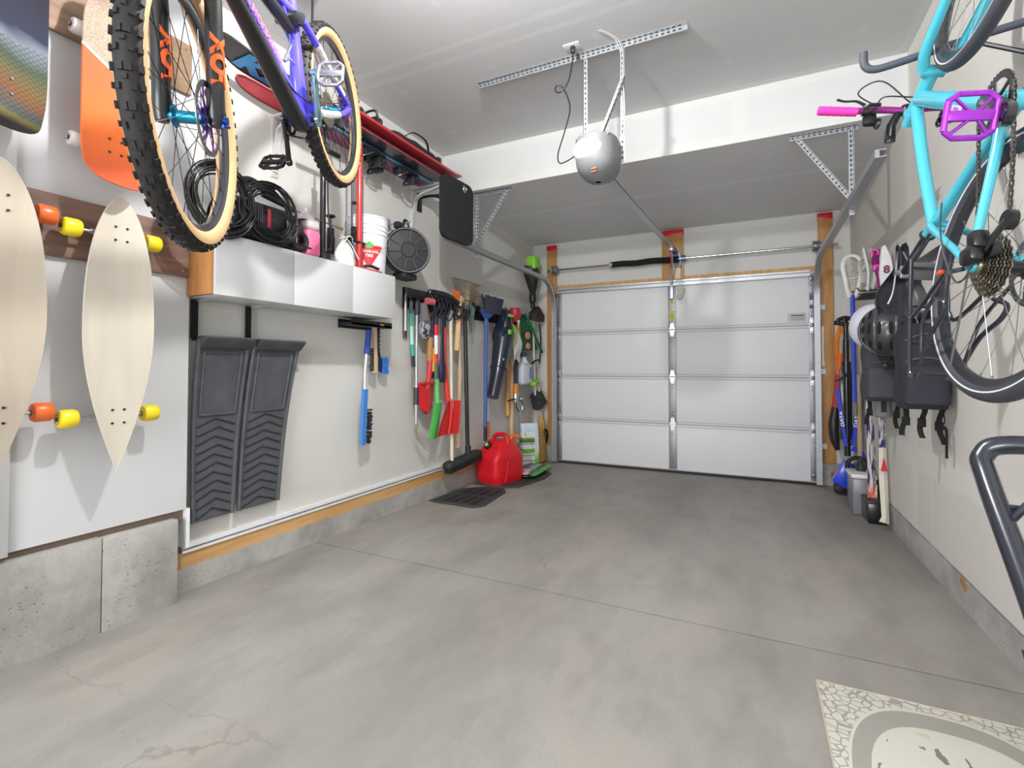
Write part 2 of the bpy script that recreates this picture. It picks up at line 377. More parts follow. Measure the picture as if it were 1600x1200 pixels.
# left wall: board, edge flashing, sill plate and kerb, and the boxed-out part nearest the camera
mb = MB(); mb.bx((-0.12, 1.40, 0.281), (0, 6.0, 3.3)); struct('wall_left', mb, DW_L)
mb = MB(); mb.bx((-0.12, Y0, 0.475), (0.08, 1.475, 3.3)); struct('wall_left.001', mb, PANEL)
mb = MB(); mb.bx((-0.1, 0.0, 0.465), (0.097, 0.83, 2.9), 0.001); struct('trim_1', mb, PANEL)
mb = MB(); mb.bx((0.0, 1.50, 0.262), (0.022, YW, 0.283)); mb.bx((0, 1.5, 0.236), (0.014, YW, 0.250)); mb.m(1).bx((-0.01, 1.5, 0.245), (0.006, YW, 0.265))
struct('trim_2', mb, [M('white_flashing', (235, 236, 238), 0.35), STEEL()])
mb = MB(); mb.bx((-0.03, 1.475, 0.285), (0.082, 1.492, 0.475)); struct('trim_3', mb, M('white_corner_bead', (232, 233, 234), 0.5))
SILL = wood('raw_sill_timber', (184, 138, 86), (210, 168, 114), 'y', 3, 0.75)
mb = MB(); mb.bx((-0.10, 1.46, 0.10), (0.004, YW, 0.240)); struct('baseboard_left', mb, SILL)
FC = foundation_concrete('foundation_concrete')
def kerb(x0, x1, y0, y1, ztop, name, dz=0.0, mat=None):
    mb = MB(); n = max(2, int((y1-y0)/0.05))
    rnd = [random.uniform(-1, 1) for _ in range(n+1)]
    def top(i): return ztop(y0+(y1-y0)*i/n)+rnd[i]*dz
    for i in range(n):
        ya, yb_ = y0+(y1-y0)*i/n, y0+(y1-y0)*(i+1)/n
        mb._faces([Vector(p) for p in ((x0, ya, fz(ya)-0.05), (x1, ya, fz(ya)-0.05), (x1, ya, top(i)), (x0, ya, top(i)), (x0, yb_, fz(yb_)-0.05), (x1, yb_, fz(yb_)-0.05), (x1, yb_, top(i+1)), (x0, yb_, top(i+1)))],
                  [(0, 1, 2, 3), (7, 6, 5, 4), (1, 5, 6, 2), (2, 6, 7, 3), (0, 3, 7, 4)])
    bmesh.ops.remove_doubles(mb.bm, verts=mb.bm.verts, dist=0.0004)
    return struct(name, mb, mat or FC)
kerb(-0.1, 0.010, 1.42, YW, lambda y: 0.165-0.008*(y-1.5), 'trim_4', 0.006)
mb = MB(); mb.bx((-0.1, Y0, -0.05), (0.100, 1.1215, 0.445), 0.002); mb.bx((-0.1, 1.1245, -0.05), (0.100, 1.430, 0.440), 0.006); struct('trim_5', mb, FC)
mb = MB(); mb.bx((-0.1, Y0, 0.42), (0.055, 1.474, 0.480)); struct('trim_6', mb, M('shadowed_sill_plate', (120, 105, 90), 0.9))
# right wall
mb = MB(); mb.bx((XR, Y0, 0.180), (XR+0.12, 6.0, 3.3)); struct('wall_right', mb, DW_R)
kerb(XR+0.002, XR+0.12, Y0, YW, lambda y: 0.168, 'baseboard_right', 0.002, foundation_concrete('foundation_concrete_right', (158, 157, 154), (196, 195, 192)))
mb = MB(); mb.bx((XR+0.012, Y0, 0.16), (XR+0.1, 6, 0.19)); struct('trim_7', mb, M('dark_gap', (40, 36, 33), 0.9))
# door wall, ceilings, bulkhead, back wall
mb = MB(); mb.bx((-0.12, YW, 0.19), (0.34, YW+0.15, 3.0)); mb.bx((3.150, YW, 0.19), (XR+0.12, YW+0.15, 3.0)); mb.bx((0.34, YW, 2.145), (3.150, YW+0.15, 3.0)); struct('wall_front', mb, DW_D)
mb = MB(); mb.bx((-0.12, YW-0.01, -0.1), (0.33, YW+0.15, 0.205), 0.004); mb.bx((3.165, YW-0.01, -0.1), (XR+0.12, YW+0.15, 0.205), 0.004); struct('baseboard_front', mb, FC)
mb = MB(); mb.bx((-0.12, Y0, ZH), (XR+0.12, YB+0.05, ZH+0.15)); struct('ceiling', mb, DW_C)
mb = MB(); mb.bx((-0.12, YB+0.001, ZL), (XR+0.12, 6.05, ZL+0.12)); struct('ceiling.001', mb, DW_C2)
mb = MB(); mb.bx((-0.12, YB, ZL+0.001), (XR+0.12, YB+0.14, ZH+0.1)); struct('trim_8', mb, DW_B)
mb = MB(); mb.bx((-0.12, Y0-0.12, -0.1), (XR+0.12, Y0, 3.3)); struct('wall_back', mb, M('drywall_back', (204, 203, 199), 0.9, var=0.03, scale=2))
# outside the door: driveway darkness is closed off by the door itself

# ---------------------------------------------------------------- garage door
DP = M('door_panel_white', (228, 229, 232), 0.5, var=0.015, scale=3)
GS = STEEL()
d = Thing('door_1', None, None, (1.745, YD, fz(YD)), kind='structure')
H = 0.533; zb = 0.0
xl, xr = 0.372, 3.120
for k in range(4):
    z0 = zb+k*H+(0.012 if k == 0 else 0.0); z1 = zb+(k+1)*H
    mb = MB()
    mb.bx((xl, YD+0.004, z0), (xr, YD+0.045, z1-0.002), 0.001)
    if k < 3: mb.m(1).bx((xl, YD-0.004, z1-0.012), (xr, YD+0.01, z1+0.002), 0.001); mb.bx((xl, YD-0.004, z1-0.036), (xr, YD+0.006, z1-0.030), 0.001)
    if k > 0: mb.m(1).bx((xl, YD-0.002, z0+0.018), (xr, YD+0.006, z0+0.024), 0.001)
    p = d.part('door_panel', mb, [DP, M('door_lip', (178, 180, 184), 0.45)])
    for (a, b_) in ((xl-0.006, 0.416), (1.702, 1.786), (3.076, xr+0.006)):
        mb = MB(); mb.bx((a, YD-0.010, z0+0.004), (b_, YD+0.008, z1-0.016), 0.001)
        mb.m(1)
        for zz in (0.09, 0.13, 0.40, 0.44): mb.cyl(((a+b_)/2, YD-0.0115, z0+zz), ((a+b_)/2, YD-0.009, z0+zz), 0.005, n=8)
        d.part('stile', mb, [galv('stile_steel', (150, 153, 157), 0.45), M('hole_dark', (45, 46, 48), 0.8)], parent=p)
for k in range(1, 4):
    z = zb+k*H-0.006
    for xc, wd in ((0.394, 0.05), (1.744, 0.07), (3.098, 0.05)):
        mb = MB(); mb.cyl((xc-wd/2, YD-0.019, z), (xc+wd/2, YD-0.019, z), 0.006, n=10)
        for sg in (1, -1):
            mb.prism([(-wd/2, 0), (wd/2, 0), (wd*0.2, sg*0.075), (-wd*0.2, sg*0.075)], (xc, YD-0.012 if sg > 0 else YD-0.012, z), (1, 0, 0), (0, 0, 1), 0.003)
        mb.m(1)
        for sx, sz in ((-.3, .03), (.3, .03), (0, .06), (-.3, -.03), (.3, -.03), (0, -.06)): mb.cyl((xc+sx*wd, YD-0.019, z+sz), (xc+sx*wd, YD-0.012, z+sz), 0.005, n=6)
        d.part('hinge', mb, [M('bright_zinc', (205, 207, 210), 0.35, 0.7), M('bolt_dark', (90, 92, 95), 0.4, 0.8)])
for k in range(0, 5):
    z = zb+k*H-0.006 if k else 0.08
    if k == 4: z = 4*H-0.06
    for sg, xs in ((-1, 0.372), (1, 3.118)):
        mb = MB(); mb.cyl((xs-sg*0.01, YD-0.028, z), (xs+sg*0.035, YD-0.05, z), 0.005, n=8); mb.m(1).cyl((xs+sg*0.012, YD-0.045, z), (xs+sg*0.026, YD-0.05, z), 0.02, n=14)
        mb.m(0).bx((xs-sg*0.035, YD-0.030, z-0.02), (xs, YD-0.012, z+0.02), 0.002)
        d.part('roller', mb, [M('zinc_dark', (120, 124, 128), 0.4, 0.8), BLACK()])
mb = MB()  # reinforcing strut along the top
mb.sweep([(xl, YD-0.02, 4*H-0.012), (xr-0.03, YD-0.02, 4*H-0.012)], [(-0.03, -0.02), (-0.012, -0.02), (-0.012, 0.012), (0.012, 0.012), (0.012, -0.02), (0.03, -0.02), (0.03, -0.016), (0.016, -0.016), (0.016, 0.016), (-0.016, 0.016), (-0.016, -0.016), (-0.03, -0.016)], (0, 0, 1))
d.part('top_strut', mb, GS)
mb = MB(); mb.bx((xl, YD-0.012, -0.015), (xr+0.01, YD+0.045, 0.014), 0.002); mb.m(1).bx((xl, YD-0.016, 0.012), (xr, YD+0.02, 0.020))
d.part('bottom_seal', mb, [M('weather_seal', (62, 46, 42), 0.8), GS])
mb = MB(); mb.bx((1.712, YD-0.013, 1.60+0.10), (1.776, YD-0.010, 1.62+0.19), 0)
mb.bx((1.712, YD-0.0125, 1.88), (1.776, YD-0.011, 1.91))
mb.m(1).text('WARNING', 0.014, lambda x, y, z: (1.744+x, YD-0.0135-z, 1.792+y), 0.0003); mb.bx((1.722, YD-0.0137, 1.72), (1.766, YD-0.013, 1.726)); mb.bx((1.722, YD-0.0137, 1.74), (1.766, YD-0.013, 1.746)); mb.bx((1.722, YD-0.0137, 1.76), (1.766, YD-0.013, 1.766))
d.part('warning_sticker', mb, [M('yellow_sticker', (200, 190, 40), 0.4), M('sticker_print', (80, 78, 30), 0.5)], label='yellow warning sticker')
mb = MB(); mb.bx((3.083, YD-0.0125, 1.76), (3.118, YD-0.0105, 1.92)); mb.m(1).bx((3.083, YD-0.0135, 1.895), (3.118, YD-0.0115, 1.92)); mb.m(2).bx((3.086, YD-0.0135, 1.80), (3.115, YD-0.0115, 1.85))
mb.m(2).text('WARNING', 0.0065, lambda x, y, z: (3.1005+x, YD-0.0138-z, 1.907+y), 0.0002)
d.part('spring_warning_sticker', mb, [M('sticker_blue', (66, 68, 130), 0.4), M('sticker_red', (150, 60, 110), 0.4), M('sticker_white', (215, 215, 225), 0.5)], label='blue and red warning sticker')
mb = MB(); mb.bx((2.89, YD+0.002, 1.632), (3.06, YD+0.0045, 1.725)); mb.m(1)
for z_, h_ in ((1.702, .004), (1.690, .010), (1.672, .003), (1.662, .003), (1.652, .003)): mb.bx((2.92, YD+0.001, z_), (3.04, YD+0.0024, z_+h_))
d.part('data_sticker', mb, [M('grey_sticker', (190, 191, 193), 0.5), M('grey_print', (90, 90, 94), 0.6)], label='small grey label with lines of print')
mb = MB()
mb.tube(spl([(1.735, YD-0.03, 2.42), (1.732, YD-0.05, 2.2), (1.735, YD-0.04, 2.02), (1.75, YD-0.05, 1.9)], 6), 0.004, 6)
mb.bx((1.725, YD-0.06, 1.94), (1.765, YD-0.02, 2.09), 0.004)
d.part('arm_bracket', mb, M('bright_zinc', (205, 207, 210), 0.35, 0.7))

# vertical and horizontal tracks
def cprof(w=0.045, dp=0.022, t=0.003): return [(-w/2, 0), (-w/2, dp), (-w/2+t, dp), (-w/2+t, t), (w/2-t, t), (w/2-t, dp), (w/2, dp), (w/2, 0)]
def track(x, sg, label, yend):
    t = Thing('door_track', label, 'track', (x, 5.72, 0.0), group=None)
    z1 = 2.215
    path = [V(x, 5.735, 0.01), V(x, 5.735, 1.84)]+arc((x, 5.735-0.38, 1.84), (0, 1, 0), (0, 0, 1), 0.38, 0.12, math.pi/2, 10)+[V(x, 4.6, z1+0.003), V(x, yend, z1)]
    mb = MB(); mb.sweep(path, [(a, b*sg*1.0) for a, b in [(-0.024, -0.02), (0.024, -0.02), (0.024, -0.014), (-0.004, -0.014), (-0.004, 0.014), (0.024, 0.014), (0.024, 0.02), (-0.024, 0.02)]], (sg, 0, 0))
    t.part('rail', mb, GS)
    # angle along the horizontal run and stub brackets to the jamb
    mb = MB(); mb.bx((x-sg*0.0+sg*0.02, yend+0.25, z1+0.015), (x+sg*0.024, 5.1, z1+0.05)); mb.bx((x+sg*0.024, yend+0.25, z1+0.046), (x+sg*0.055, 5.1, z1+0.05)); t.part('track_angle', mb, GS)
    for z in (0.35, 1.1, 1.75):
        mb = MB(); mb.bx((x+sg*0.02, 5.72, z), (x+sg*0.026, YW-0.04, z+0.05)); mb.bx((x+sg*0.02, YW-0.045, z), (x+sg*0.08, YW-0.040, z+0.05)); mb.m(1).cyl((x+sg*0.012, 5.74, z+.025), (x+sg*0.03, 5.74, z+.025), 0.008, n=8)
        t.part('track_bracket', mb, [GS, M('bolt_dark', (90, 92, 95), 0.4, 0.8)])
    mb = MB(); mb.bx((x+sg*0.022, 5.70, 0.01), (x+sg*0.026, 5.84, 2.03)); t.part('wall_angle', mb, GS)
    return t
track(3.140, 1, 'galvanised steel door track curving up along the right side of the garage door', 2.95)
track(0.350, -1, 'galvanised steel door track curving up along the left side of the garage door', 3.30)
def slots(mb, a, b, nrm, wdt, pitch=0.032, ln=0.016, hgt=0.008):
    a, b, nrm = V(a), V(b), V(nrm).normalized(); dd = (b-a); L_ = dd.length; dd.normalize(); sd = nrm.cross(dd)
    R = Matrix((dd, sd, nrm)).transposed(); n = int(L_/pitch)
    for i in range(n): mb.box(a+dd*((i+0.5)*pitch), (ln, hgt, 0.0006), R)
HOLE = M('hole_dark', (45, 46, 48), 0.8)
def angle_bar(mb, a, b, n1, n2, w=0.028, t=0.003):
    """perforated angle between a and b with legs along n1 and n2"""
    a, b = V(a), V(b); dd = (b-a).normalized(); n1 = V(n1); n1 = (n1-dd*n1.dot(dd)).normalized(); n2 = V(n2); n2 = (n2-dd*n2.dot(dd)-n1*n2.dot(n1)).normalized()
    L_ = (b-a).length
    for p, q in ((n1, n2), (n2, n1)):
        R = Matrix((dd, p, q)).transposed(); mb.m(0).box((a+b)/2+p*(w/2)+q*(t/2), (L_, w, t), R)
        mb.m(1)
        for off in (t+0.0004, -0.0004): slots(mb, a+p*(w*0.5)+q*off, b+p*(w*0.5)+q*off, q, w)
    mb.m(0)
def hanger(x, sg, label):
    t = Thing('track_hanger', label, 'bracket', (x, 3.87, 2.25))
    mb = MB(); angle_bar(mb, (x-sg*0.33, 3.87, ZL-0.001), (x+sg*0.06, 3.87, ZL-0.001), (0, 0, -1), (0, -1, 0)); t.part('ceiling_angle', mb, [GS, HOLE])
    mb = MB(); angle_bar(mb, (x+sg*0.03, 3.86, ZL-0.02), (x+sg*0.03, 3.86, 2.16), (-sg, 0, 0), (0, -1, 0)); t.part('upright', mb, [GS, HOLE])
    mb = MB(); angle_bar(mb, (x-sg*0.28, 3.84, ZL-0.03), (x+sg*0.02, 3.83, 2.26), (-sg, 0, -1), (0, -1, 0), 0.026); t.part('diagonal_brace', mb, [GS, HOLE])
hanger(3.140, 1, 'triangle of perforated angle steel holding up the right door track')
hanger(0.350, -1, 'triangle of perforated angle steel holding up the left door track')
# spring assembly
t = Thing('torsion_spring_assembly', 'steel torsion tube with black sleeved spring above the garage door', 'door spring', (1.745, 5.77, 2.375))
mb = MB(); mb.cyl((0.24, 5.77, 2.385), (3.33, 5.77, 2.385), 0.0125, n=14); t.part('torsion_tube', mb, CHROME())
mb = MB()
pts = [V(1.07+0.0077*i, 5.77, 2.385+0.004*math.sin(i*0.13)) for i in range(99)]
mb.tube(pts, [0.034+0.0022*math.sin(i*1.9) for i in range(99)], 14); mb.m(1).cyl((1.045, 5.77, 2.385), (1.075, 5.77, 2.385), 0.04, n=18)
t.part('sleeved_spring', mb, [M('black_foam', (22, 22, 24), 0.85), GS])
for xx, sg in ((0.345, 1), (3.145, -1)):
    mb = MB(); mb.lathe([(0.013, -0.03), (0.055, -0.03), (0.055, -0.022), (0.046, -0.018), (0.05, 0.0), (0.046, 0.018), (0.055, 0.022), (0.055, 0.03), (0.013, 0.03)], (xx, 5.77, 2.385), (1, 0, 0), 28)
    t.part('cable_drum', mb, M('drum_metal', (130, 133, 140), 0.4, 0.7))
    mb = MB(); mb.bx((xx-sg*0.05, 5.745, 2.34), (xx-sg*0.043, YW-0.04, 2.43), 0.002); t.part('bearing_plate', mb, GS)
mb = MB(); mb.cyl((1.86, 5.77, 2.385), (1.90, 5.77, 2.385), 0.034, n=18); mb.bx((1.84, 5.765, 2.30), (1.846, YW-0.04, 2.46)); mb.bx((1.78, YW-0.05, 2.30), (1.85, YW-0.04, 2.46)); t.part('winding_cone', mb, M('winding_blue', (110, 130, 155), 0.35, 0.6))
# timber on the door wall
TIM = wood('varnished_timber', (174, 120, 62), (204, 154, 94), 'z', 5, 0.45, 0.4)
TIM2 = wood('bare_timber', (196, 150, 96), (222, 182, 130), 'z', 5, 0.7)
RED = M('red_membrane', (200, 30, 36), 0.35)
for nm, x0, x1, ztop, zbot, lab in (('timber_jamb', 0.205, 0.330, 2.72, 0.205, 'tall narrow timber board with red end left of the garage door'), ('timber_jamb', 3.170, 3.295, 2.73, 0.205, 'tall narrow timber board with red end right of the garage door'), ('spring_pad_board', 1.632, 1.868, 2.735, 2.165, 'short wide timber board with red top above the door centre')):
    t = Thing(nm, lab, 'board', ((x0+x1)/2, YW-0.02, zbot))
    mb = MB(); mb.bx((x0, YW-0.040, zbot), (x1, YW, ztop-0.06), 0.002); t.part('plank', mb, TIM if nm == 'spring_pad_board' else TIM)
    mb = MB(); mb.bx((x0-0.002, YW-0.043, ztop-0.065), (x1+0.002, YW, ztop), 0.001); t.part('red_end_wrap', mb, RED, label='red plastic wrapped end')
mb = MB(); mb.bx((0.33, YW-0.012, 2.155), (3.17, YW, 2.205), 0.001); solo('header_board', 'thin raw timber strip right above the garage door panels', 'board', mb, TIM2)
mb = MB(); mb.box((1.842, YD-0.06, 1.995), (0.06, 0.004, 0.13), Matrix.Rotation(math.radians(20), 3, 'Y')); mb.tube(spl([(1.79, YD-0.05, 2.1), (1.81, YD-0.06, 2.03), (1.82, YD-0.06, 2.05)], 5), 0.002, 5)
solo('hang_tag', 'small white paper tag hanging at the door arm', 'tag', mb, M('paper_tag', (200, 196, 190), 0.7))

# ---------------------------------------------------------------- opener
t = Thing('garage_door_opener', 'grey garage door opener with white light cover hanging from ceiling steel', 'door opener', (1.745, 2.82, 2.27))
c = V(1.745, 2.86, 2.40)
mb = MB()
def housing(u, v):
    th = 2*math.pi*u; sx, sy = 0.122, 0.155
    e = 0.72
    ct, st = math.cos(th), math.sin(th)
    x = sx*math.copysign(abs(ct)**e, ct); y = sy*math.copysign(abs(st)**e, st)
    z = 0.105-0.235*v; k = 1 if v < 0.45 else max(0.02, 1-((v-0.45)/0.55)**2.6)**0.5
    return (c.x+x*k, c.y+y*k, c.z+z)
mb.grid(housing, 36, 14, 0.003); mb.bx((c.x-0.10, c.y-0.13, c.z+0.09), (c.x+0.10, c.y+0.13, c.z+0.106), 0.004)
t.part('motor_housing', mb, M('opener_grey', (128, 130, 132), 0.5, var=0.02))
mb = MB(); mb.sphere((c.x-0.020, c.y-0.095, c.z+0.030), (0.102, 0.085, 0.078), 28, 16); t.part('light_cover', mb, M('frosted_cover', (222, 222, 224), 0.5, var=0.01, spec=0.3), label='white frosted light cover')
mb = MB(); mb.m(0).text('GUARDIAN', 0.014, lambda x, y, z: (c.x+0.01+x, c.y-0.118-z-abs(x)*0.1, c.z-0.09+y), 0.002); mb.bx((c.x-0.012, c.y-0.122, c.z-0.078), (c.x+0.03, c.y-0.110, c.z-0.073))
mb.bm.clear(); mb.prism([(-.02, -.004), (.012, -.004), (.02, .004), (-.012, .004)], (c.x+0.01, c.y-0.128, c.z-0.090), (1, 0, 0), (0, 0.35, 0.94), -0.003); mb.prism([(-.02, -.004), (.012, -.004), (.02, .004), (-.012, .004)], (c.x+0.005, c.y-0.118, c.z-0.104), (1, 0, 0), (0, 0.45, 0.9), -0.003)
t.part('logo', mb, M('logo_orange', (206, 120, 84), 0.5), label='small orange logo')
mb = MB(); mb.sweep([(1.745, 2.98, 2.37), (1.78, 5.70, 2.475)], [(-0.028, -0.004), (0.028, -0.004), (0.028, 0), (0.009, 0), (0.009, 0.030), (-0.009, 0.030), (-0.009, 0), (-0.028, 0)], (1, 0, 0))
mb.m(1).cyl((1.747, 2.99, 2.395), (1.776, 5.66, 2.492), 0.004, n=6); mb.cyl((1.757, 2.99, 2.395), (1.786, 5.66, 2.492), 0.004, n=6)
t.part('rail', mb, [GS, M('chain_dark', (50, 50, 54), 0.5, 0.5)])
mb = MB(); mb.bx((1.755, 5.66, 2.45), (1.805, YW-0.04, 2.51), 0.004); mb.bx((1.745, YW-0.047, 2.43), (1.815, YW-0.04, 2.53)); t.part('header_bracket', mb, M('zinc_dark', (120, 124, 128), 0.4, 0.8))
mb = MB(); mb.bx((1.76, 5.50, 2.43), (1.80, 5.58, 2.47), 0.004); mb.tube(spl([(1.78, 5.55, 2.44), (1.77, 5.68, 2.32), (1.75, 5.79, 2.08)], 5), 0.008, 8); mb.m(1).tube(spl([(1.775, 5.52, 2.44), (1.775, 5.53, 2.30)], 5), 0.003, 6); mb.cyl((1.775, 5.53, 2.25), (1.775, 5.53, 2.30), 0.010, n=10)
t.part('trolley', mb, [M('bright_zinc', (205, 207, 210), 0.35, 0.7), M('red_cord', (190, 40, 40), 0.6)])
mb = MB(); angle_bar(mb, (1.63, 2.93, ZH-0.01), (1.63, 2.93, 2.44), (1, 0, 0), (0, 1, 0)); t.part('hanger_upright', mb, [GS, HOLE])
mb = MB(); angle_bar(mb, (1.86, 2.93, ZH-0.01), (1.86, 2.93, 2.40), (1, 0, 0), (0, 1, 0)); t.part('hanger_upright', mb, [GS, HOLE])
mb = MB(); angle_bar(mb, (1.90, 2.915, 2.90), (1.735, 2.90, 2.50), (-1, 0, 0), (0, -1, 0)); t.part('hanger_brace', mb, [GS, HOLE])
mb = MB()
for off in (0, 0.012): mb.tube(spl([(1.78+off, 2.75, ZH-0.004), (1.85+off, 2.86, ZH-0.012), (1.87+off, 2.915, ZH-0.08), (1.868+off, 2.915, 2.9), (1.88+off, 2.915, 2.7), (1.862+off, 2.91, 2.52), (1.83, 2.90, 2.47)], 8), 0.0022, 6)
t.part('sensor_wire', mb, M('white_wire', (225, 225, 225), 0.5))
mb = MB(); angle_bar(mb, (0.88, 2.93, ZH-0.001), (2.25, 2.93, ZH-0.001), (0, 0, -1), (0, -1, 0), 0.030); solo('ceiling_angle_steel', 'long perforated angle steel screwed flat to the ceiling above the opener', 'bracket', mb, [GS, HOLE])
t = Thing('ceiling_outlet', 'white power outlet on the ceiling with black plug in it', 'outlet', (1.60, 2.83, ZH))
mb = MB(); mb.bx((1.545, 2.79, ZH-0.006), (1.645, 2.86, ZH), 0.002); t.part('cover_plate', mb, WHITEP())
t = Thing('power_cord', 'black power cord looping down from the ceiling outlet to the opener', 'cord', (1.58, 2.83, ZH))
mb = MB(); mb.tube(spl([(1.60, 2.82, ZH-0.03), (1.597, 2.82, 3.02), (1.58, 2.80, 2.90), (1.54, 2.79, 2.84), (1.50, 2.80, 2.85), (1.495, 2.81, 2.89), (1.53, 2.82, 2.885), (1.57, 2.82, 2.80), (1.58, 2.82, 2.72), (1.54, 2.83, 2.60), (1.50, 2.83, 2.48), (1.51, 2.83, 2.42), (1.56, 2.84, 2.43), (1.612, 2.85, 2.46)], 8), 0.0042, 8); t.part('cable', mb, BLACK())
mb = MB(); mb.box((1.60, 2.82, ZH-0.025), (0.028, 0.024, 0.04), None, 0.006); t.part('plug', mb, BLACK())
# the bulb that lights the room and the window added at the back for fill
t = Thing('ceiling_bulb', 'bare bulb in a white porcelain holder on the ceiling', 'lamp', (1.62, 1.35, ZH))
mb = MB(); mb.lathe([(0.0, 0), (0.055, 0), (0.058, -0.02), (0.035, -0.045), (0.0, -0.045)], (1.62, 1.35, ZH), (0, 0, 1), 24); t.part('lamp_holder', mb, M('porcelain', (235, 235, 232), 0.3))
bulb, nt_, b_ = base('bulb_glow'); b_.inputs['Emission Color'].default_value = (1, 0.97, 0.93, 1); b_.inputs['Emission Strength'].default_value = 12; b_.inputs['Base Color'].default_value = (0.9, 0.9, 0.9, 1)
mb = MB(); mb.lathe([(0.0, -0.045), (0.014, -0.045), (0.015, -0.065), (0.028, -0.09), (0.030, -0.105), (0.022, -0.125), (0.0, -0.132)], (1.62, 1.35, ZH+0.0), (0, 0, 1), 20); gb = t.part('bulb', mb, bulb); 
wn = Thing('fill_window_1', None, None, (1.95, Y0, 0.5), kind='structure')  # invented window, out of view, that houses the added fill light
mb = MB()
for a_, b_2 in (((0.75, Y0, 0.44), (3.15, Y0+0.05, 0.50)), ((0.75, Y0, 2.60), (3.15, Y0+0.05, 2.66)), ((0.75, Y0, 0.5), (0.80, Y0+0.05, 2.6)), ((3.10, Y0, 0.5), (3.15, Y0+0.05, 2.6)), ((1.93, Y0, 0.5), (1.97, Y0+0.05, 2.6))): mb.bx(a_, b_2, 0.004)
wn.part('fill_window_frame', mb, WHITEP())
tg, nt_, b_ = base('added_fill_glow'); b_.inputs['Emission Color'].default_value = (0.95, 0.98, 1, 1); b_.inputs['Emission Strength'].default_value = 1.5  # glowing sheet added along with the fill, no known daylight behind it
mb = MB(); mb.bx((0.8, Y0+0.005, 0.5), (3.1, Y0+0.012, 2.6)); wn.part('fill_pane', mb, tg)
bpy.data.objects['bulb_light'].location = (1.62, 1.35, ZH-0.16)
# ================================================================ left wall: boards and decks
PLK = wood('weathered_plank', (92, 70, 62), (150, 122, 108), 'y', 4, 0.6)
mb = MB(); mb.box((0.091, 0.62, 1.725), (0.020, 1.68, 0.245), None, 0.002)
for y, z in ((1.43, 1.63), (1.43, 1.82), (0.6, 1.63)): mb.m(1).cyl((0.10, y, z), (0.1025, y, z), 0.005, n=8)
solo('backing_plank', 'brown weathered plank on the white wall behind the pale longboard', 'board', mb, [PLK, CHROME()])
mb = MB(); mb.box((0.091, 0.62, 2.62), (0.020, 1.68, 0.245), None, 0.002)
for y, z in ((1.43, 2.53), (1.43, 2.71)): mb.m(1).cyl((0.10, y, z), (0.1025, y, z), 0.005, n=8)
solo('backing_plank', 'brown weathered plank high on the white wall behind the orange deck', 'board', mb, [wood('weathered_plank_light', (122, 96, 74), (170, 142, 116), 'y', 4, 0.6), CHROME()])
def deck(name, label, cat, yc, zc, L, W, shape, x, mats, truck, wheelcol, wlab, group=None, conc=0.008, holes=True, draw=None, tilt=0.0, kick=0.0, wr=0.035, ww=0.055, tw=0.115):
    """a board hung upright on the wall, its deck facing the room; trucks and wheels behind"""
    t = Thing(name, label, cat, (x, yc, zc), R=Matrix.Rotation(tilt, 3, 'X'), group=group)
    def half(s):   # s in -1..1 along z
        return shape(s)*W/2
    mb = MB()
    def f(u, v):
        s_ = 2*u-1; s_ = math.sin(s_*math.pi/2); h = half(s_); y = (2*v-1)*h
        k = kick*max(0, abs(s_)-0.72)**2*12
        return (conc*((2*v-1)**2)*(h/(W/2)) + k, y, s_*L/2)
    mb.grid(f, 40, 10, tn=(-0.010, 0, 0))
    t.part('deck', mb, mats[:1], local=True) if len(mats) == 1 else t.part('deck', mb, mats, local=True)
    zs = (L/2-truck[0], -L/2+truck[1])
    if holes:
        mb = MB(); mb.cyl((0.0, 0, 0), (0.0035, 0, 0), 0.0046, n=10); bme = None
        bme = mb.mesh('mounting_bolt', M('bolt_black', (28, 28, 30), 0.4))
        for z in zs:
            for dy in (-0.021, 0.021):
                for dz in (-0.027, 0.027): t.ref('mounting_bolt', bme, mat=Matrix.Translation((0.0012, dy, z+dz)))
    if draw: draw(t, half, f)
    for z in zs:
        mb = MB(); mb.box((-0.018, 0, z), (0.012, 0.055, 0.08), None, 0.003); mb.box((-0.038, 0, z), (0.035, 0.035, 0.05), None, 0.008); mb.cyl((-0.055, -tw-0.03, z), (-0.055, tw+0.03, z), 0.006, n=10); mb.tube([(-0.052, -0.085, z), (-0.047, 0, z), (-0.052, 0.085, z)], [0.010, 0.016, 0.010], 10)
        tr = t.part('truck', mb, M('cast_truck', (190, 192, 196), 0.35, 0.8), local=True)
        for sg in (-1, 1):
            mb = MB(); mb.lathe([(0.010, -ww/2), (wr*0.6, -ww/2), (wr*0.88, -ww/2+0.003), (wr, -ww/2+0.012), (wr, ww/2-0.012), (wr*0.88, ww/2-0.003), (wr*0.6, ww/2), (0.010, ww/2)], (-0.055, sg*(tw), z), (0, 1, 0), 32)
            mb.m(1).lathe([(0.0, ww/2-0.004), (wr*0.5, ww/2-0.004), (wr*0.52, ww/2+0.001), (wr*0.56, ww/2+0.001)], (-0.055, sg*tw, z), (0, sg, 0), 24)
            mb.lathe([(0.0, ww/2+0.004), (0.008, ww/2+0.004), (0.008, ww/2-0.004)], (-0.055, sg*tw, z), (0, sg, 0), 12)
            t.part('wheel', mb, [M(wlab, wheelcol, 0.35, spec=0.6), M('bearing_'+wlab, (70, 62, 60) if wheelcol[0] > 0 else (70, 62, 60), 0.4, 0.5)], local=True, parent=tr, label=None)
    return t
MAPLE = wood('pale_maple_ply', (190, 181, 167), (206, 197, 183), 'z', 1.5, 0.5)
MAPLE2 = wood('tan_maple_ply', (174, 162, 145), (190, 179, 163), 'z', 1.5, 0.5)
pin = lambda s: (max(0.0, 1-abs(s)**2.0)**0.86)*(1.0-0.10*s*0) if True else 0
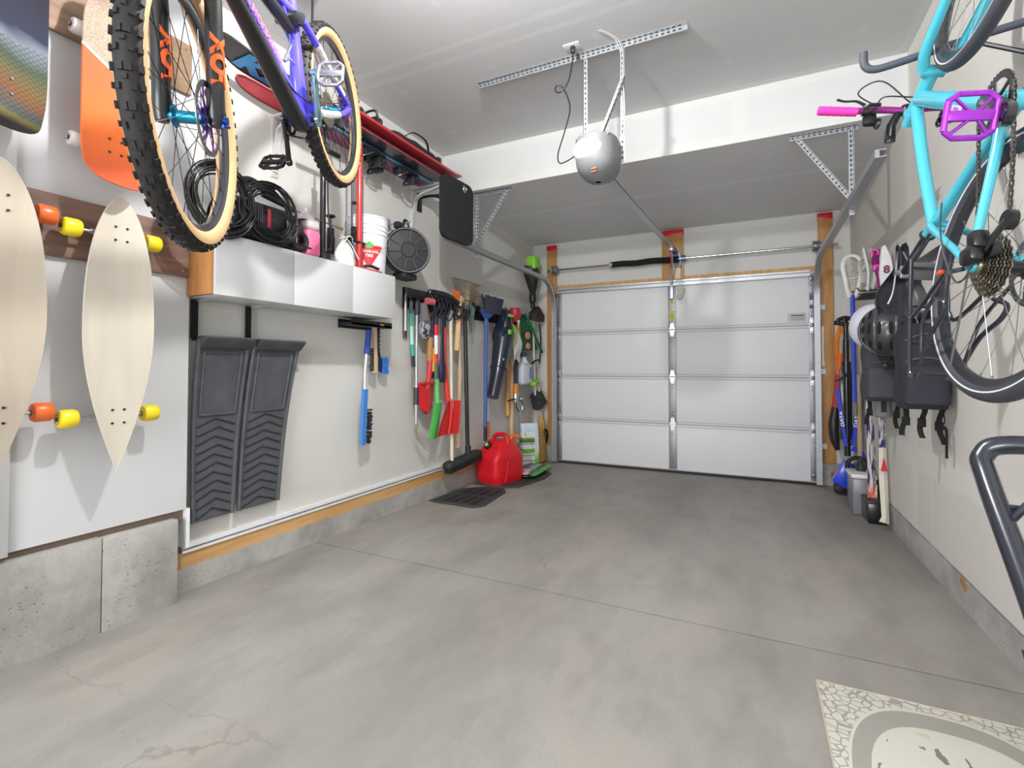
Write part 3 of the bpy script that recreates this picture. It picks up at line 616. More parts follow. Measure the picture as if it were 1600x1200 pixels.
def pintail(s):       # rounded nose up, pointed tail down
    return max(0.0, 1-s**2.4)**0.60 if s > 0 else max(0.004, (1-abs(s)**1.75)**1.02)
deck('longboard', 'pale wooden pintail longboard with yellow wheels hung beside the rubber mats', 'longboard', 1.112, 1.305, 1.125, 0.252, pintail, 0.225, [MAPLE], (0.155, 0.22), (236, 212, 30), 'yellow_urethane', 'longboards hung on the left wall', tw=0.145, wr=0.036, ww=0.062)
deck('longboard', 'tan wooden longboard with orange wheels cut by the left edge of view', 'longboard', 0.745, 1.335, 1.12, 0.262, pintail, 0.225, [MAPLE2], (0.155, 0.22), (226, 104, 40), 'orange_urethane', 'longboards hung on the left wall', tw=0.145, wr=0.036, ww=0.062)
def popsicle(s): return max(0.0, 1-abs(s)**6.0)**0.5 if abs(s) < 1 else 0.0
# orange deck: diagonal white line parts the sanded top from the orange lower half
def orange_mat():
    m, nt, b = base('orange_fade_deck'); pos = _n(nt, 'ShaderNodeTexCoord').outputs['Object']; sp = _n(nt, 'ShaderNodeSeparateXYZ'); nt.links.new(pos, sp.inputs[0])
    d_ = mathn(nt, 'ADD', sp.outputs[2], mathn(nt, 'MULTIPLY', sp.outputs[1], 0.55))      # diagonal
    grad = ramp(nt, mathn(nt, 'MULTIPLY_ADD', sp.outputs[2], 1.2, 0.62), [(0.0, (190, 74, 54)), (0.18, (204, 84, 48)), (0.42, (222, 104, 36)), (0.7, (214, 92, 50))]).outputs[0]
    grit = ramp(nt, noise(nt, pos, 160, 3, 0.8), [(0.35, (142, 124, 108)), (0.65, (186, 168, 150))]).outputs[0]
    spk = mathn(nt, 'MULTIPLY', noise(nt, pos, 300, 2), 0.18)
    grad = mixc(nt, spk, grad, lin((232, 160, 110)))
    c = mixc(nt, mathn(nt, 'GREATER_THAN', d_, 0.078), grad, grit)
    ln = mathn(nt, 'LESS_THAN', mathn(nt, 'ABSOLUTE', mathn(nt, 'SUBTRACT', d_, 0.078)), 0.006)
    c = mixc(nt, ln, c, lin((232, 224, 214))); nt.links.new(c, b.inputs['Base Color']); b.inputs['Roughness'].default_value = 0.6; b.inputs['Specular IOR Level'].default_value = 0.25; return m
deck('skateboard_deck', 'orange skateboard with sanded upper half and white diagonal line', 'skateboard', 1.085, 2.290, 0.83, 0.235, popsicle, 0.225, [orange_mat()], (0.19, 0.19), (214, 208, 204), 'white_urethane', 'skateboards hung above the longboards', kick=0.12, wr=0.030, ww=0.05, tw=0.108)
def art_mat():
    m, nt, b = base('fish_scale_graphic'); pos = _n(nt, 'ShaderNodeTexCoord').outputs['Object']; sp = _n(nt, 'ShaderNodeSeparateXYZ'); nt.links.new(pos, sp.inputs[0])
    z = mathn(nt, 'ADD', sp.outputs[2], mathn(nt, 'MULTIPLY', noise(nt, pos, 5, 4), 0.10)); z = mathn(nt, 'ADD', z, mathn(nt, 'MULTIPLY', sp.outputs[1], 0.35))
    c = ramp(nt, mathn(nt, 'MULTIPLY_ADD', z, 1.25, 0.5), [(0.0, (30, 29, 30)), (0.10, (44, 43, 44)), (0.16, (120, 112, 60)), (0.2, (80, 88, 90)), (0.27, (130, 82, 38)), (0.34, (112, 96, 52)), (0.42, (66, 84, 60)), (0.5, (120, 128, 140)), (0.55, (34, 38, 64)), (0.8, (28, 26, 32)), (0.9, (110, 84, 62))]).outputs[0]
    v = mapping(nt, pos, (1, 34, 34), (math.radians(45), 0, 0)); br = _n(nt, 'ShaderNodeTexChecker'); br.inputs['Scale'].default_value = 1.0
    g1 = mathn(nt, 'FRACT', mathn(nt, 'MULTIPLY', mathn(nt, 'ADD', sp.outputs[1], sp.outputs[2]), 52)); g2 = mathn(nt, 'FRACT', mathn(nt, 'MULTIPLY', mathn(nt, 'SUBTRACT', sp.outputs[1], sp.outputs[2]), 52))
    lines = mathn(nt, 'MAXIMUM', mathn(nt, 'LESS_THAN', g1, 0.16), mathn(nt, 'LESS_THAN', g2, 0.16))
    zone = mathn(nt, 'MULTIPLY', mathn(nt, 'GREATER_THAN', z, -0.26), mathn(nt, 'LESS_THAN', z, -0.0))
    c = mixc(nt, mathn(nt, 'MULTIPLY', mathn(nt, 'MULTIPLY', lines, zone), 0.6), c, lin((40, 44, 40)))
    c = mixc(nt, mathn(nt, 'MULTIPLY', noise(nt, pos, 30, 5, 0.7), 0.35), c, lin((40, 40, 44)))
    nt.links.new(c, b.inputs['Base Color']); b.inputs['Roughness'].default_value = 0.6; b.inputs['Specular IOR Level'].default_value = 0.2; return m
deck('skateboard_deck', 'skateboard with dark scaly painted graphic in the top left corner', 'skateboard', 0.748, 2.39, 0.85, 0.232, popsicle, 0.225, [art_mat()], (0.19, 0.19), (214, 208, 204), 'white_urethane', 'skateboards hung above the longboards', kick=0.12, wr=0.028, ww=0.04, tw=0.088)

# ---------------------------------------------------------------- wall cabinet with things on top
CX0, CX1, CY0, CY1, CZ0, CZ1 = 0.0, 0.300, 1.492, 2.760, 1.508, 1.806
t = Thing('wall_cabinet', 'long white wall cabinet with three flat doors and a timber end', 'cabinet', (0.15, (CY0+CY1)/2, CZ0))
CAB = M('white_melamine', (206, 207, 209), 0.38, var=0.012, scale=3)
mb = MB(); mb.bx((0.0, CY0, CZ0+0.002), (CX1-0.020, CY1, CZ1-0.001), 0.001); t.part('cabinet_body', mb, CAB)
edges = [CY0-0.03, 1.905, 2.350, CY1]
for i in range(3):
    mb = MB(); mb.bx((CX1-0.018, edges[i]+0.0015, CZ0), (CX1, edges[i+1]-0.0015, CZ1), 0.0015); t.part('cabinet_door', mb, CAB)
mb = MB(); mb.bx((0.084, CY0-0.032, CZ0+0.004), (CX1-0.020, CY0-0.002, CZ1-0.004), 0.001); t.part('end_panel', mb, wood('orange_cabinet_timber', (160, 104, 54), (192, 136, 80), 'z', 4, 0.5), label='orange timber end panel')
mb = MB()
for y in (1.56, 1.86): mb.prism([(0, 0), (0.18, 0), (0.0, -0.012)], (0.03, y, CZ0), (1, 0, 0), (0, 0, 1), 0.02); mb.bx((0.0, y-0.02, CZ0-0.09), (0.006, y, CZ0))
t.part('support_bracket', mb, M('bracket_white', (205, 205, 205), 0.4, 0.3))

# pressure washer with coiled hose
t = Thing('pressure_washer', 'black pressure washer lying on the cabinet under its coiled hose', 'pressure washer', (0.15, 1.70, CZ1))
mb = MB(); BL = M('washer_black', (26, 27, 33), 0.4, coat=0.2)
def body(u, v):
    th = 2*math.pi*v; yy = 1.56+0.44*u; k = 1-abs(2*u-1)**8*0.2; r = 0.118*k
    return (0.165+r*math.cos(th)*0.98, yy, CZ1+0.125+r*math.sin(th))
mb.grid(body, 16, 28, 0.003); mb.bx((0.06, 1.56, CZ1+0.02), (0.27, 1.985, CZ1+0.22), 0.04); t.part('washer_body', mb, BL)
mb = MB()
for i in range(9): mb.box((0.285, 1.62+i*0.012, CZ1+0.14), (0.004, 0.005, 0.12), None, 0.001)
t.part('motor_vents', mb, M('washer_grey', (88, 92, 98), 0.4))
mb = MB(); mb.box((0.282, 1.885, CZ1+0.13), (0.006, 0.03, 0.13), None, 0.002); mb.box((0.278, 1.935, CZ1+0.12), (0.006, 0.012, 0.15), None, 0.002); t.part('grey_stripe', mb, M('washer_light', (150, 160, 178), 0.35), label='pale grey stripe')
mb = MB(); mb.box((0.287, 1.755, CZ1+0.14), (0.006, 0.02, 0.10), None, 0.002); t.part('red_logo', mb, M('washer_red', (150, 40, 50), 0.4), label='red marking')
mb = MB(); mb.tube(spl([(0.16, 1.62, CZ1+0.25), (0.17, 1.70, CZ1+0.345), (0.17, 1.80, CZ1+0.335), (0.17, 1.90, CZ1+0.30)], 6), 0.022, 12); mb.cyl((0.17, 1.79, CZ1+0.345), (0.17, 1.86, CZ1+0.335), 0.030, n=14); t.part('carry_handle', mb, BL)
mb = MB()
mb.torus((0.275, 1.96, CZ1+0.07), (1, 0, 0), 0.045, 0.016, 24, 8)
t.part('transport_wheel', mb, BLACK())
t = Thing('pressure_hose', 'coiled black high pressure hose hanging over the cabinet corner', 'hose', (0.3, 1.55, CZ1))
mb = MB(); rr = random.Random(4); HOSE = M('hose_black', (22, 22, 25), 0.35, coat=0.3)
pts = []
for i in range(13*26):
    a = 2*math.pi*i/26; k = i/26
    R = 0.125+0.012*(k % 5)+0.010*math.sin(k*2.1+a)
    pts.append(V(0.315+0.014*math.sin(k*1.7)+0.010*(k % 3), 1.470+R*math.cos(a)*(0.95+0.03*math.sin(k)), CZ1+0.150+R*math.sin(a)*0.98))
mb.tube(pts, 0.0048, 7); t.part('coil', mb, HOSE)
mb = MB(); pts = []
for i in range(9*26):
    a = 2*math.pi*i/26; k = i/26
    R = 0.105+0.014*(k % 5)+0.008*math.sin(k*1.7+a*2)
    pts.append(V(0.300+0.008*(k % 3), 1.745+R*math.cos(a), CZ1+0.165+R*math.sin(a)*1.0))
mb.tube(pts, 0.0048, 7); mb.tube(spl([(0.32, 1.62, CZ1+0.12), (0.325, 1.8, CZ1+0.05), (0.32, 2.0, CZ1+0.03)], 8), 0.0055, 7); t.part('coil', mb, HOSE)
t = Thing('spray_lance', 'black spray lance with brass tip resting across the pressure washer', 'lance', (0.2, 1.95, CZ1+0.25))
mb = MB(); mb.cyl((0.17, 1.80, CZ1+0.305), (0.20, 1.985, CZ1+0.262), 0.017, 0.014); t.part('grip', mb, BL)
mb = MB(); mb.cyl((0.20, 1.98, CZ1+0.264), (0.235, 2.29, CZ1+0.235), 0.004, n=8); t.part('pipe', mb, M('lance_steel', (150, 140, 120), 0.3, 0.8))
mb = MB(); mb.cyl((0.235, 2.285, CZ1+0.236), (0.239, 2.32, CZ1+0.232), 0.009, n=10); t.part('nozzle', mb, M('brass', (200, 150, 90), 0.35, 0.7))
# washer fluid jug
t = Thing('fluid_jug', 'clear jug half full of pink washer fluid on the cabinet', 'jug', (0.21, 2.04, CZ1))
mb = MB(); mb.box((0.225, 2.060, CZ1+0.080), (0.12, 0.100, 0.158), None, 0.022, 3); t.part('pink_fluid', mb, M('pink_fluid', (240, 118, 160), 0.25, spec=0.6), label='pink fluid')
mb = MB(); mb.box((0.225, 2.060, CZ1+0.190), (0.115, 0.095, 0.065), None, 0.024, 3); mb.lathe([(0.055, 0.0), (0.045, 0.03), (0.022, 0.05), (0.016, 0.06), (0.016, 0.075), (0, 0.075)], (0.225, 2.045, CZ1+0.212), (0, 0, 1), 20); mb.tube(spl([(0.225, 2.07, CZ1+0.275), (0.225, 2.098, CZ1+0.25), (0.225, 2.098, CZ1+0.20)], 5), 0.009, 8)
t.part('clear_top', mb, M('milky_plastic', (214, 206, 206), 0.35))
# black floor pump
t = Thing('floor_pump', 'tall black floor pump standing on the cabinet beside the pink jug', 'pump', (0.2, 2.19, CZ1))
mb = MB(); mb.lathe([(0, 0), (0.062, 0), (0.062, 0.012), (0.058, 0.018), (0.058, 0.05), (0.05, 0.055), (0, 0.055)], (0.21, 2.185, CZ1), (0, 0, 1), 24); t.part('base', mb, BL)
mb = MB(); mb.cyl((0.21, 2.185, CZ1+0.05), (0.21, 2.185, CZ1+0.58), 0.018, n=18); mb.cyl((0.21, 2.185, CZ1+0.58), (0.21, 2.185, CZ1+0.60), 0.021, n=18); t.part('barrel', mb, BLKMETAL())
mb = MB(); mb.cyl((0.21, 2.06, CZ1+0.70), (0.21, 2.31, CZ1+0.70), 0.015, n=12); mb.cyl((0.21, 2.185, CZ1+0.6), (0.21, 2.185, CZ1+0.70), 0.006, n=8); t.part('handle', mb, BL)
mb = MB(); mb.tube(spl([(0.23, 2.185, CZ1+0.05), (0.26, 2.21, CZ1+0.12), (0.235, 2.205, CZ1+0.3), (0.233, 2.20, CZ1+0.55)], 8), 0.005, 8); t.part('hose', mb, BL)
t = Thing('hand_pump', 'small black hand pump with round knob wrapped in white string', 'pump', (0.14, 2.31, CZ1))
mb = MB(); mb.cyl((0.14, 2.315, CZ1), (0.14, 2.315, CZ1+0.25), 0.022, n=16); mb.cyl((0.14, 2.315, CZ1), (0.14, 2.315, CZ1+0.05), 0.032, 0.024, n=16); mb.tube([(0.14, 2.34, CZ1+0.02), (0.14, 2.345, CZ1+0.2)], 0.006, 8); t.part('barrel', mb, BL)
mb = MB(); mb.cyl((0.14, 2.315, CZ1+0.25), (0.14, 2.315, CZ1+0.325), 0.007, n=10); mb.lathe([(0, 0), (0.018, 0), (0.030, 0.008), (0.028, 0.016), (0.012, 0.022), (0, 0.022)], (0.14, 2.315, CZ1+0.318), (0, 0, 1), 20); t.part('knob', mb, BLACK())
t = Thing('plastic_bag', 'crumpled white plastic bag tied with string on the cabinet', 'bag', (0.22, 2.33, CZ1))
mb = MB(); rr = random.Random(3)
def bagf(u, v):
    th = 2*math.pi*v; z = 0.17*u; r = (0.072*(1-u**2.2)+0.008)*(1+0.12*math.sin(5*th+u*6)+0.06*math.sin(11*th))
    return (0.235+r*math.cos(th)*0.75, 2.335+r*math.sin(th)*0.95, CZ1+z)
mb.grid(bagf, 14, 36, 0.001); t.part('sack', mb, M('bag_white', (222, 220, 218), 0.45))
mb = MB(); 
for pp in ([(0.25, 2.29, CZ1+0.19), (0.28, 2.34, CZ1+0.15), (0.30, 2.40, CZ1+0.05)], [(0.24, 2.37, CZ1+0.20), (0.28, 2.31, CZ1+0.16), (0.29, 2.27, CZ1+0.13)], [(0.25, 2.28, CZ1+0.165), (0.29, 2.34, CZ1+0.185), (0.26, 2.385, CZ1+0.16)]): mb.tube(spl(pp, 6), 0.0025, 6)
t.part('string', mb, M('string_white', (232, 228, 222), 0.7))
# red and navy ski pair standing (a tall red pole clamp)
t = Thing('metal_frame', 'tall red and navy metal frame standing on the cabinet beside the bucket', 'frame', (0.22, 2.46, CZ1))
mb = MB(); mb.cyl((0.225, 2.480, CZ1), (0.225, 2.480, CZ1+0.86), 0.019, n=16); t.part('red_tube', mb, M('red_enamel', (206, 50, 48), 0.3, coat=0.4))
mb = MB(); mb.cyl((0.205, 2.435, CZ1+0.03), (0.205, 2.435, CZ1+0.88), 0.007, n=10); mb.cyl((0.215, 2.518, CZ1+0.03), (0.215, 2.518, CZ1+0.84), 0.007, n=10); t.part('side_rail', mb, M('navy_enamel', (44, 46, 66), 0.35, coat=0.3))
mb = MB(); mb.cyl((0.235, 2.375, CZ1+0.185), (0.235, 2.52, CZ1+0.185), 0.010, n=10); mb.cyl((0.235, 2.375, CZ1+0.185), (0.235, 2.41, CZ1+0.185), 0.017, n=12); mb.box((0.215, 2.44, CZ1+0.24), (0.03, 0.03, 0.09), None, 0.005); mb.box((0.215, 2.44, CZ1+0.44), (0.03, 0.025, 0.02), None, 0.004); t.part('clamp', mb, BLKMETAL())
mb = MB(); mb.tube(spl([(0.245, 2.50, CZ1+0.03), (0.278, 2.53, CZ1+0.035), (0.286, 2.60, CZ1+0.025)], 5), 0.010, 10); mb.m(1).bx((0.20, 2.44, CZ1), (0.292, 2.52, CZ1+0.012), 0.004); mb.bx((0.278, 2.50, CZ1), (0.296, 2.63, CZ1+0.012), 0.004); t.part('foot', mb, [BLKMETAL(), M('red_enamel', (206, 50, 48), 0.3)])
# bucket
t = Thing('bucket', 'white ribbed bucket with red triangle and green maple leaf on the cabinet', 'bucket', (0.158, 2.665, CZ1))
bc = V(0.146, 2.645, CZ1)
mb = MB(); mb.lathe([(0, 0), (0.118, 0), (0.121, 0.006), (0.134, 0.265), (0.141, 0.268), (0.141, 0.274), (0.135, 0.277), (0.136, 0.295), (0.143, 0.298), (0.143, 0.304), (0.137, 0.307), (0.137, 0.325), (0.144, 0.328), (0.144, 0.336), (0.138, 0.340), (0.139, 0.380), (0.145, 0.384), (0.143, 0.392), (0.134, 0.390), (0.118, 0.01), (0, 0.01)], bc, (0, 0, 1), 56)
t.part('pail', mb, M('bucket_white', (236, 236, 242), 0.35, var=0.01))
LA = math.radians(-42)   # the printed face looks towards the room and the camera
def bmap(off):
    def f(x, y, z):
        r = 0.121+0.013*((y+0.1)/0.26)+off+z; a = LA+x/0.128
        return (bc.x+r*math.cos(a), bc.y+r*math.sin(a), bc.z+0.1+y)
    return f
def curved_poly(mb, poly, off, n=10):
    """fan a convex polygon over the bucket's curve"""
    cx_, cy_ = sum(p[0] for p in poly)/len(poly), sum(p[1] for p in poly)/len(poly); f = bmap(off); N = len(poly)
    vs = []; fs = []
    for i in range(N):
        a, b_ = poly[i], poly[(i+1) % N]
        for j in range(n):
            pa = (a[0]+(b_[0]-a[0])*j/n, a[1]+(b_[1]-a[1])*j/n)
            for k in range(n): vs.append(Vector(f(cx_+(pa[0]-cx_)*(k+1)/n, cy_+(pa[1]-cy_)*(k+1)/n, 0)))
    C0 = len(vs); vs.append(Vector(f(cx_, cy_, 0))); T_ = N*n
    for i in range(T_):
        i2 = (i+1) % T_; fs.append([C0, i*n, i2*n])
        for k in range(n-1): fs.append([i*n+k, i*n+k+1, i2*n+k+1, i2*n+k])
    mb._faces(vs, fs)
mb = MB(); curved_poly(mb, [(-0.088, 0.086), (0.088, 0.086), (0.094, 0.078), (0.006, -0.066), (-0.006, -0.066), (-0.094, 0.078)], 0.0012)
t.part('red_triangle', mb, M('logo_red', (216, 44, 44), 0.4), label='red triangle')
mb = MB(); leaf = [(0, -0.030), (0.006, -0.022), (0.030, -0.024), (0.026, -0.014), (0.040, -0.002), (0.030, 0.002), (0.034, 0.014), (0.020, 0.010), (0.022, 0.024), (0.012, 0.018), (0, 0.036), (-0.012, 0.018), (-0.022, 0.024), (-0.020, 0.010), (-0.034, 0.014), (-0.030, 0.002), (-0.040, -0.002), (-0.026, -0.014), (-0.030, -0.024), (-0.006, -0.022)]
f_ = bmap(0.0022); f0 = bmap(0.0008); n_ = len(leaf); mb._faces([Vector(f_(x*0.8, 0.088+y*0.8, 0)) for x, y in leaf]+[Vector(f0(x*0.8, 0.088+y*0.8, 0)) for x, y in leaf]+[Vector(f_(0, 0.085, 0))], [[2*n_, i, (i+1) % n_] for i in range(n_)]+[[i, n_+i, n_+(i+1) % n_, (i+1) % n_] for i in range(n_)])
t.part('green_leaf', mb, M('logo_green', (70, 170, 80), 0.4), label='green maple leaf')
mb = MB(); f_ = bmap(0.0018); mb.text('CANADIAN', 0.027, lambda x, y, z: f_(x*0.92, 0.042+y, z), 0.0006, 0.0006); mb.text('TIRE', 0.027, lambda x, y, z: f_(x, 0.014+y, z), 0.0006, 0.0006)
t.part('lettering', mb, M('logo_white', (245, 245, 245), 0.4), label='white lettering')
mb = MB(); mb.tube([V(bc.x+0.150*math.cos(a), bc.y+0.150*math.sin(a), bc.z+0.315-0.17*math.sin((a-LA+1.9)/3.8*math.pi)) for a in [LA-1.9+3.8*i/30 for i in range(31)]], 0.002, 6); t.part('bail_handle', mb, M('wire_grey', (180, 182, 186), 0.4, 0.6))
# round black pack hanging on a hook past the cabinet
t = Thing('round_pack', 'round black hard shell bag hanging on the wall past the bucket', 'bag', (0.2, 3.00, 1.83))
pc = V(0.215, 2.985, 2.040); nrm = V(0.80, -0.60, 0).normalized(); side = V(0, 0, 1).cross(nrm)
mb = MB(); mb.lathe([(0, -0.075), (0.13, -0.075), (0.165, -0.06), (0.176, 0.0), (0.176, 0.05), (0.166, 0.062), (0.158, 0.060), (0.150, 0.052), (0.055, 0.060), (0.050, 0.066), (0, 0.066)], pc, nrm, 48, sx=1.0, up=(0, 0, 1))
mb.m(0).box(pc+V(0, 0, -0.185)-nrm*0.03, (0.12, 0.16, 0.05), None, 0.015); t.part('shell', mb, M('shell_black', (34, 35, 40), 0.5))
mb = MB(); mb.torus(pc+nrm*0.062, nrm, 0.163, 0.004, 56, 6); t.part('rim_seam', mb, M('seam_grey', (120, 122, 126), 0.5))
mb = MB()
for i in range(10):
    a = 2*math.pi*i/10+0.15; d0 = side*math.cos(a)+V(0, 0, 1)*math.sin(a); a2 = a+0.5; dd = side*math.cos(a2)+V(0, 0, 1)*math.sin(a2)
    mb.tube([pc+nrm*0.064+d0*0.070, pc+nrm*0.058+d0*0.150], 0.0028, 6); mb.tube([pc+nrm*0.064+d0*0.070, pc+nrm*0.065+dd*0.062], 0.0022, 6)
t.part('embossed_ribs', mb, M('rib_grey', (84, 86, 92), 0.5))
mb = MB(); mb.tube(spl([pc+V(-0.02, -0.02, 0.16), pc+V(-0.02, 0.0, 0.235), pc+V(-0.03, 0.05, 0.245), pc+V(-0.02, 0.07, 0.17)], 6), 0.012, 10, flat=0.5); mb.box(pc+V(-0.03, -0.06, 0.19), (0.05, 0.05, 0.05), None, 0.01); t.part('carry_strap', mb, BLACK())
mb = MB(); mb.tube(spl([(0.0, 3.02, 2.285), (0.10, 3.02, 2.275), (0.215, 3.01, 2.268), (0.235, 3.01, 2.30)], 5), 0.008, 10); mb.bx((0, 2.99, 2.24), (0.008, 3.05, 2.33), 0.002); solo('wall_hook', 'small steel wall hook holding the round black bag by its strap', 'hook', mb, STEEL())

# ---------------------------------------------------------------- rubber mats on black straps
RUB = M('grey_rubber', (76, 78, 83), 0.62, var=0.18, scale=14, bump=0.5)
def wallmat(y0, y1, yb0, yb1, label, xoff):
    t = Thing('rubber_mat', label, 'mat', (0.03, (y0+y1)/2, 0.39), group='rubber car mats hung on the left wall')
    zt, zbm = 1.305, 0.388
    def P(u, v, dx=0.0):         # u across, v down
        ya = y0+(yb0-y0)*v; yb_ = y1+(yb1-y1)*v
        return V(0.050+xoff+dx+0.03*(1-v)**3-0.014*math.sin(v*math.pi), ya+(yb_-ya)*u, zt+(zbm-zt)*v)
    mb = MB(); mb.grid(lambda u, v: P(u, v), 14, 24, tn=(0.010, 0, 0))
    # raised rim
    for pts in ([P(0.02, v/20, 0.012) for v in range(21)], [P(0.98, v/20, 0.012) for v in range(21)]): mb.tube(pts, 0.010, 8)
    t.part('sheet', mb, RUB)
    mb = MB()         # folded lip at the top
    mb.sweep([P(0.0, 0, 0.0), P(1.0, 0, 0.0)], [(-0.004, -0.01), (0.050, -0.085), (0.064, -0.085), (0.064, -0.070), (0.012, 0.006), (-0.004, 0.006)], (1, 0, 0)) if False else None
    a, b_ = P(0, 0), P(1, 0)
    mb.prism([(0, -0.05), (0.030, -0.040), (0.068, -0.002), (0.074, 0.008), (0.068, 0.016), (0.0, 0.016), (-0.01, 0.010), (-0.01, -0.05)], (a.x+0.0, a.y+0.006, a.z), (1, 0, 0), (0, 0, 1), -(b_.y-a.y-0.012))
    t.part('folded_lip', mb, RUB)
    mb = MB()         # recessed upper panel frame
    f1 = [P(0.13, 0.07, 0.014), P(0.87, 0.07, 0.014), P(0.87, 0.42, 0.014), P(0.13, 0.42, 0.014)]
    for i in range(4): mb.tube([f1[i], f1[(i+1) % 4]], 0.006, 8)
    t.part('panel_frame', mb, RUB)
    mb = MB(); n = 11
    for i in range(n):
        v0 = 0.455+i*0.050
        for sg in (-1, 1):
            uc = 0.5+(0.05 if i % 2 else -0.03)
            pa = P(uc, v0-0.012, 0.0125); pb = P(0.5+sg*0.40, v0+0.030, 0.0125)
            if v0+0.03 < 0.99: mb.tube([pa, pb], 0.0038, 6)
    t.part('chevron_ribs', mb, M('rubber_groove', (34, 35, 37), 0.7), label='herringbone grooves')
    return t
wallmat(1.515, 1.795, 1.515, 1.730, 'grey rubber car mat with herringbone tread, left of the pair', 0.0)
wallmat(1.820, 2.125, 1.758, 2.010, 'grey rubber car mat with herringbone tread, right of the pair', 0.0)
for y, lab in ((1.530, 'black hanging strap above the left rubber mat'), (1.825, 'black hanging strap above the right rubber mat')):
    mb = MB(); mb.bx((0.030, y-0.017, 1.31), (0.036, y+0.017, 1.505)); mb.bx((0.028, y-0.012, 1.30), (0.038, y+0.012, 1.33), 0.002); solo('strap', lab, 'strap', mb, M('webbing_black', (20, 20, 22), 0.9), group='straps holding the rubber mats')

# ---------------------------------------------------------------- brushes under the cabinet
mb = MB(); mb.bx((0.0, 2.52, 1.455), (0.13, 2.93, 1.475), 0.003); mb.bx((0.0, 2.52, 1.44), (0.01, 2.93, 1.50)); mb.bx((0.12, 2.52, 1.452), (0.13, 2.93, 1.495)); mb.m(1).bx((0.1305, 2.80, 1.468), (0.132, 2.84, 1.480))
solo('tool_holder', 'black wall tool holder under the right end of the cabinet', 'holder', mb, [BLACK(), M('yellow_dot', (190, 180, 90), 0.5)])
t = Thing('snow_brush', 'long snow brush with blue foam grip and white shaft', 'brush', (0.10, 2.70, 0.62))
mb = MB(); mb.cyl((0.10, 2.695, 1.26), (0.10, 2.715, 1.43), 0.021, n=16); t.part('foam_grip', mb, M('blue_foam', (44, 70, 150), 0.8))
mb = MB(); mb.tube(spl([(0.10, 2.695, 1.27), (0.10, 2.68, 1.12), (0.10, 2.68, 1.0)], 6), 0.011, 12); t.part('shaft', mb, M('white_alu', (210, 212, 216), 0.3, 0.4))
mb = MB(); mb.sweep(spl([(0.10, 2.68, 1.01), (0.10, 2.67, 0.85), (0.10, 2.66, 0.62)], 6), [(-0.013, -0.018), (0.013, -0.018), (0.013, 0.02), (-0.013, 0.02)], (1, 0, 0)); t.part('brush_head', mb, M('bright_blue_plastic', (66, 130, 204), 0.4))
def bristles(mb, a, b, off, n, m_, r=0.004, ln=0.04, rnd=random.Random(5)):
    a, b, off = V(a), V(b), V(off)
    for i in range(n):
        for j in range(m_):
            p = a+(b-a)*((i+0.5)/n)+V((j-(m_-1)/2)*0.008, 0, 0); q = p+off*ln+V(rnd.uniform(-.006, .006), rnd.uniform(-.004, .004), rnd.uniform(-.006, .006)); mb.tube([p, q], [r, r*1.2], 5)
mb = MB(); bristles(mb, (0.10, 2.70, 0.87), (0.10, 2.685, 0.63), (0.1, 1, -0.15), 16, 3, 0.006, 0.042); t.part('bristles', mb, M('dark_bristle', (52, 34, 44), 0.9))
t = Thing('scrub_brush', 'plain wooden handled brush hanging beside the snow brush', 'brush', (0.09, 2.79, 1.13))
mb = MB(); mb.sweep(spl([(0.09, 2.785, 1.46), (0.09, 2.79, 1.3), (0.09, 2.795, 1.125)], 6), [(-0.008, -0.018), (0.008, -0.018), (0.008, 0.018), (-0.008, 0.018)], (1, 0, 0)); t.part('wood_handle', mb, wood('beech', (196, 170, 136), (220, 198, 166), 'z', 4, 0.6))
mb = MB(); bristles(mb, (0.09, 2.775, 1.30), (0.09, 2.775, 1.14), (0, -1, 0), 14, 2, 0.005, 0.030); t.part('bristles', mb, M('grey_bristle', (74, 70, 66), 0.9))
t = Thing('snow_brush', 'short black snow brush with bright blue bristles', 'brush', (0.07, 2.87, 1.12))
mb = MB(); mb.tube(spl([(0.07, 2.85, 1.46), (0.07, 2.845, 1.32), (0.07, 2.87, 1.22), (0.07, 2.885, 1.17)], 6), [0.012]*5+[0.011]*14, 10)
for z in (1.30, 1.33, 1.36, 1.39, 1.42): mb.torus((0.07, 2.85, z), (0, 0, 1), 0.012, 0.005, 16, 6)
mb.box((0.07, 2.872, 1.18), (0.02, 0.03, 0.10), None, 0.006); t.part('handle', mb, M('navy_plastic', (30, 34, 60), 0.4))
mb = MB(); bristles(mb, (0.07, 2.885, 1.24), (0.07, 2.885, 1.12), (0, 1, -0.05), 13, 4, 0.006, 0.058); t.part('bristles', mb, M('blue_bristle', (52, 118, 206), 0.8), label='bright blue bristles')
# ================================================================ shelf brackets, skis and boards above
WB = M('white_bracket', (212, 212, 210), 0.4, 0.2)
for y in (2.005, 3.335):
    mb = MB(); mb.bx((0.0, y-0.022, 2.30), (0.008, y+0.022, 2.675), 0.002); mb.bx((0.0, y-0.022, 2.655), (0.42, y+0.022, 2.668), 0.002)
    mb.sweep(spl([(0.01, y, 2.33), (0.03, y, 2.52), (0.08, y, 2.60), (0.36, y, 2.655)], 6), [(-0.018, -0.006), (0.018, -0.006), (0.018, 0.006), (-0.018, 0.006)], (0, 1, 0))
    for z in (2.36, 2.48): mb.m(1).cyl((0.008, y, z), (0.010, y, z), 0.004, n=8)
    mb.m(0)
    solo('shelf_bracket', 'white metal shelf bracket %s' % ('behind the blue bike frame' if y < 2.5 else 'carrying the board tails by the hanging black pad'), 'bracket', mb, [WB, M('bolt_dark', (90, 92, 95), 0.4, 0.8)], group='brackets under the skis and boards')
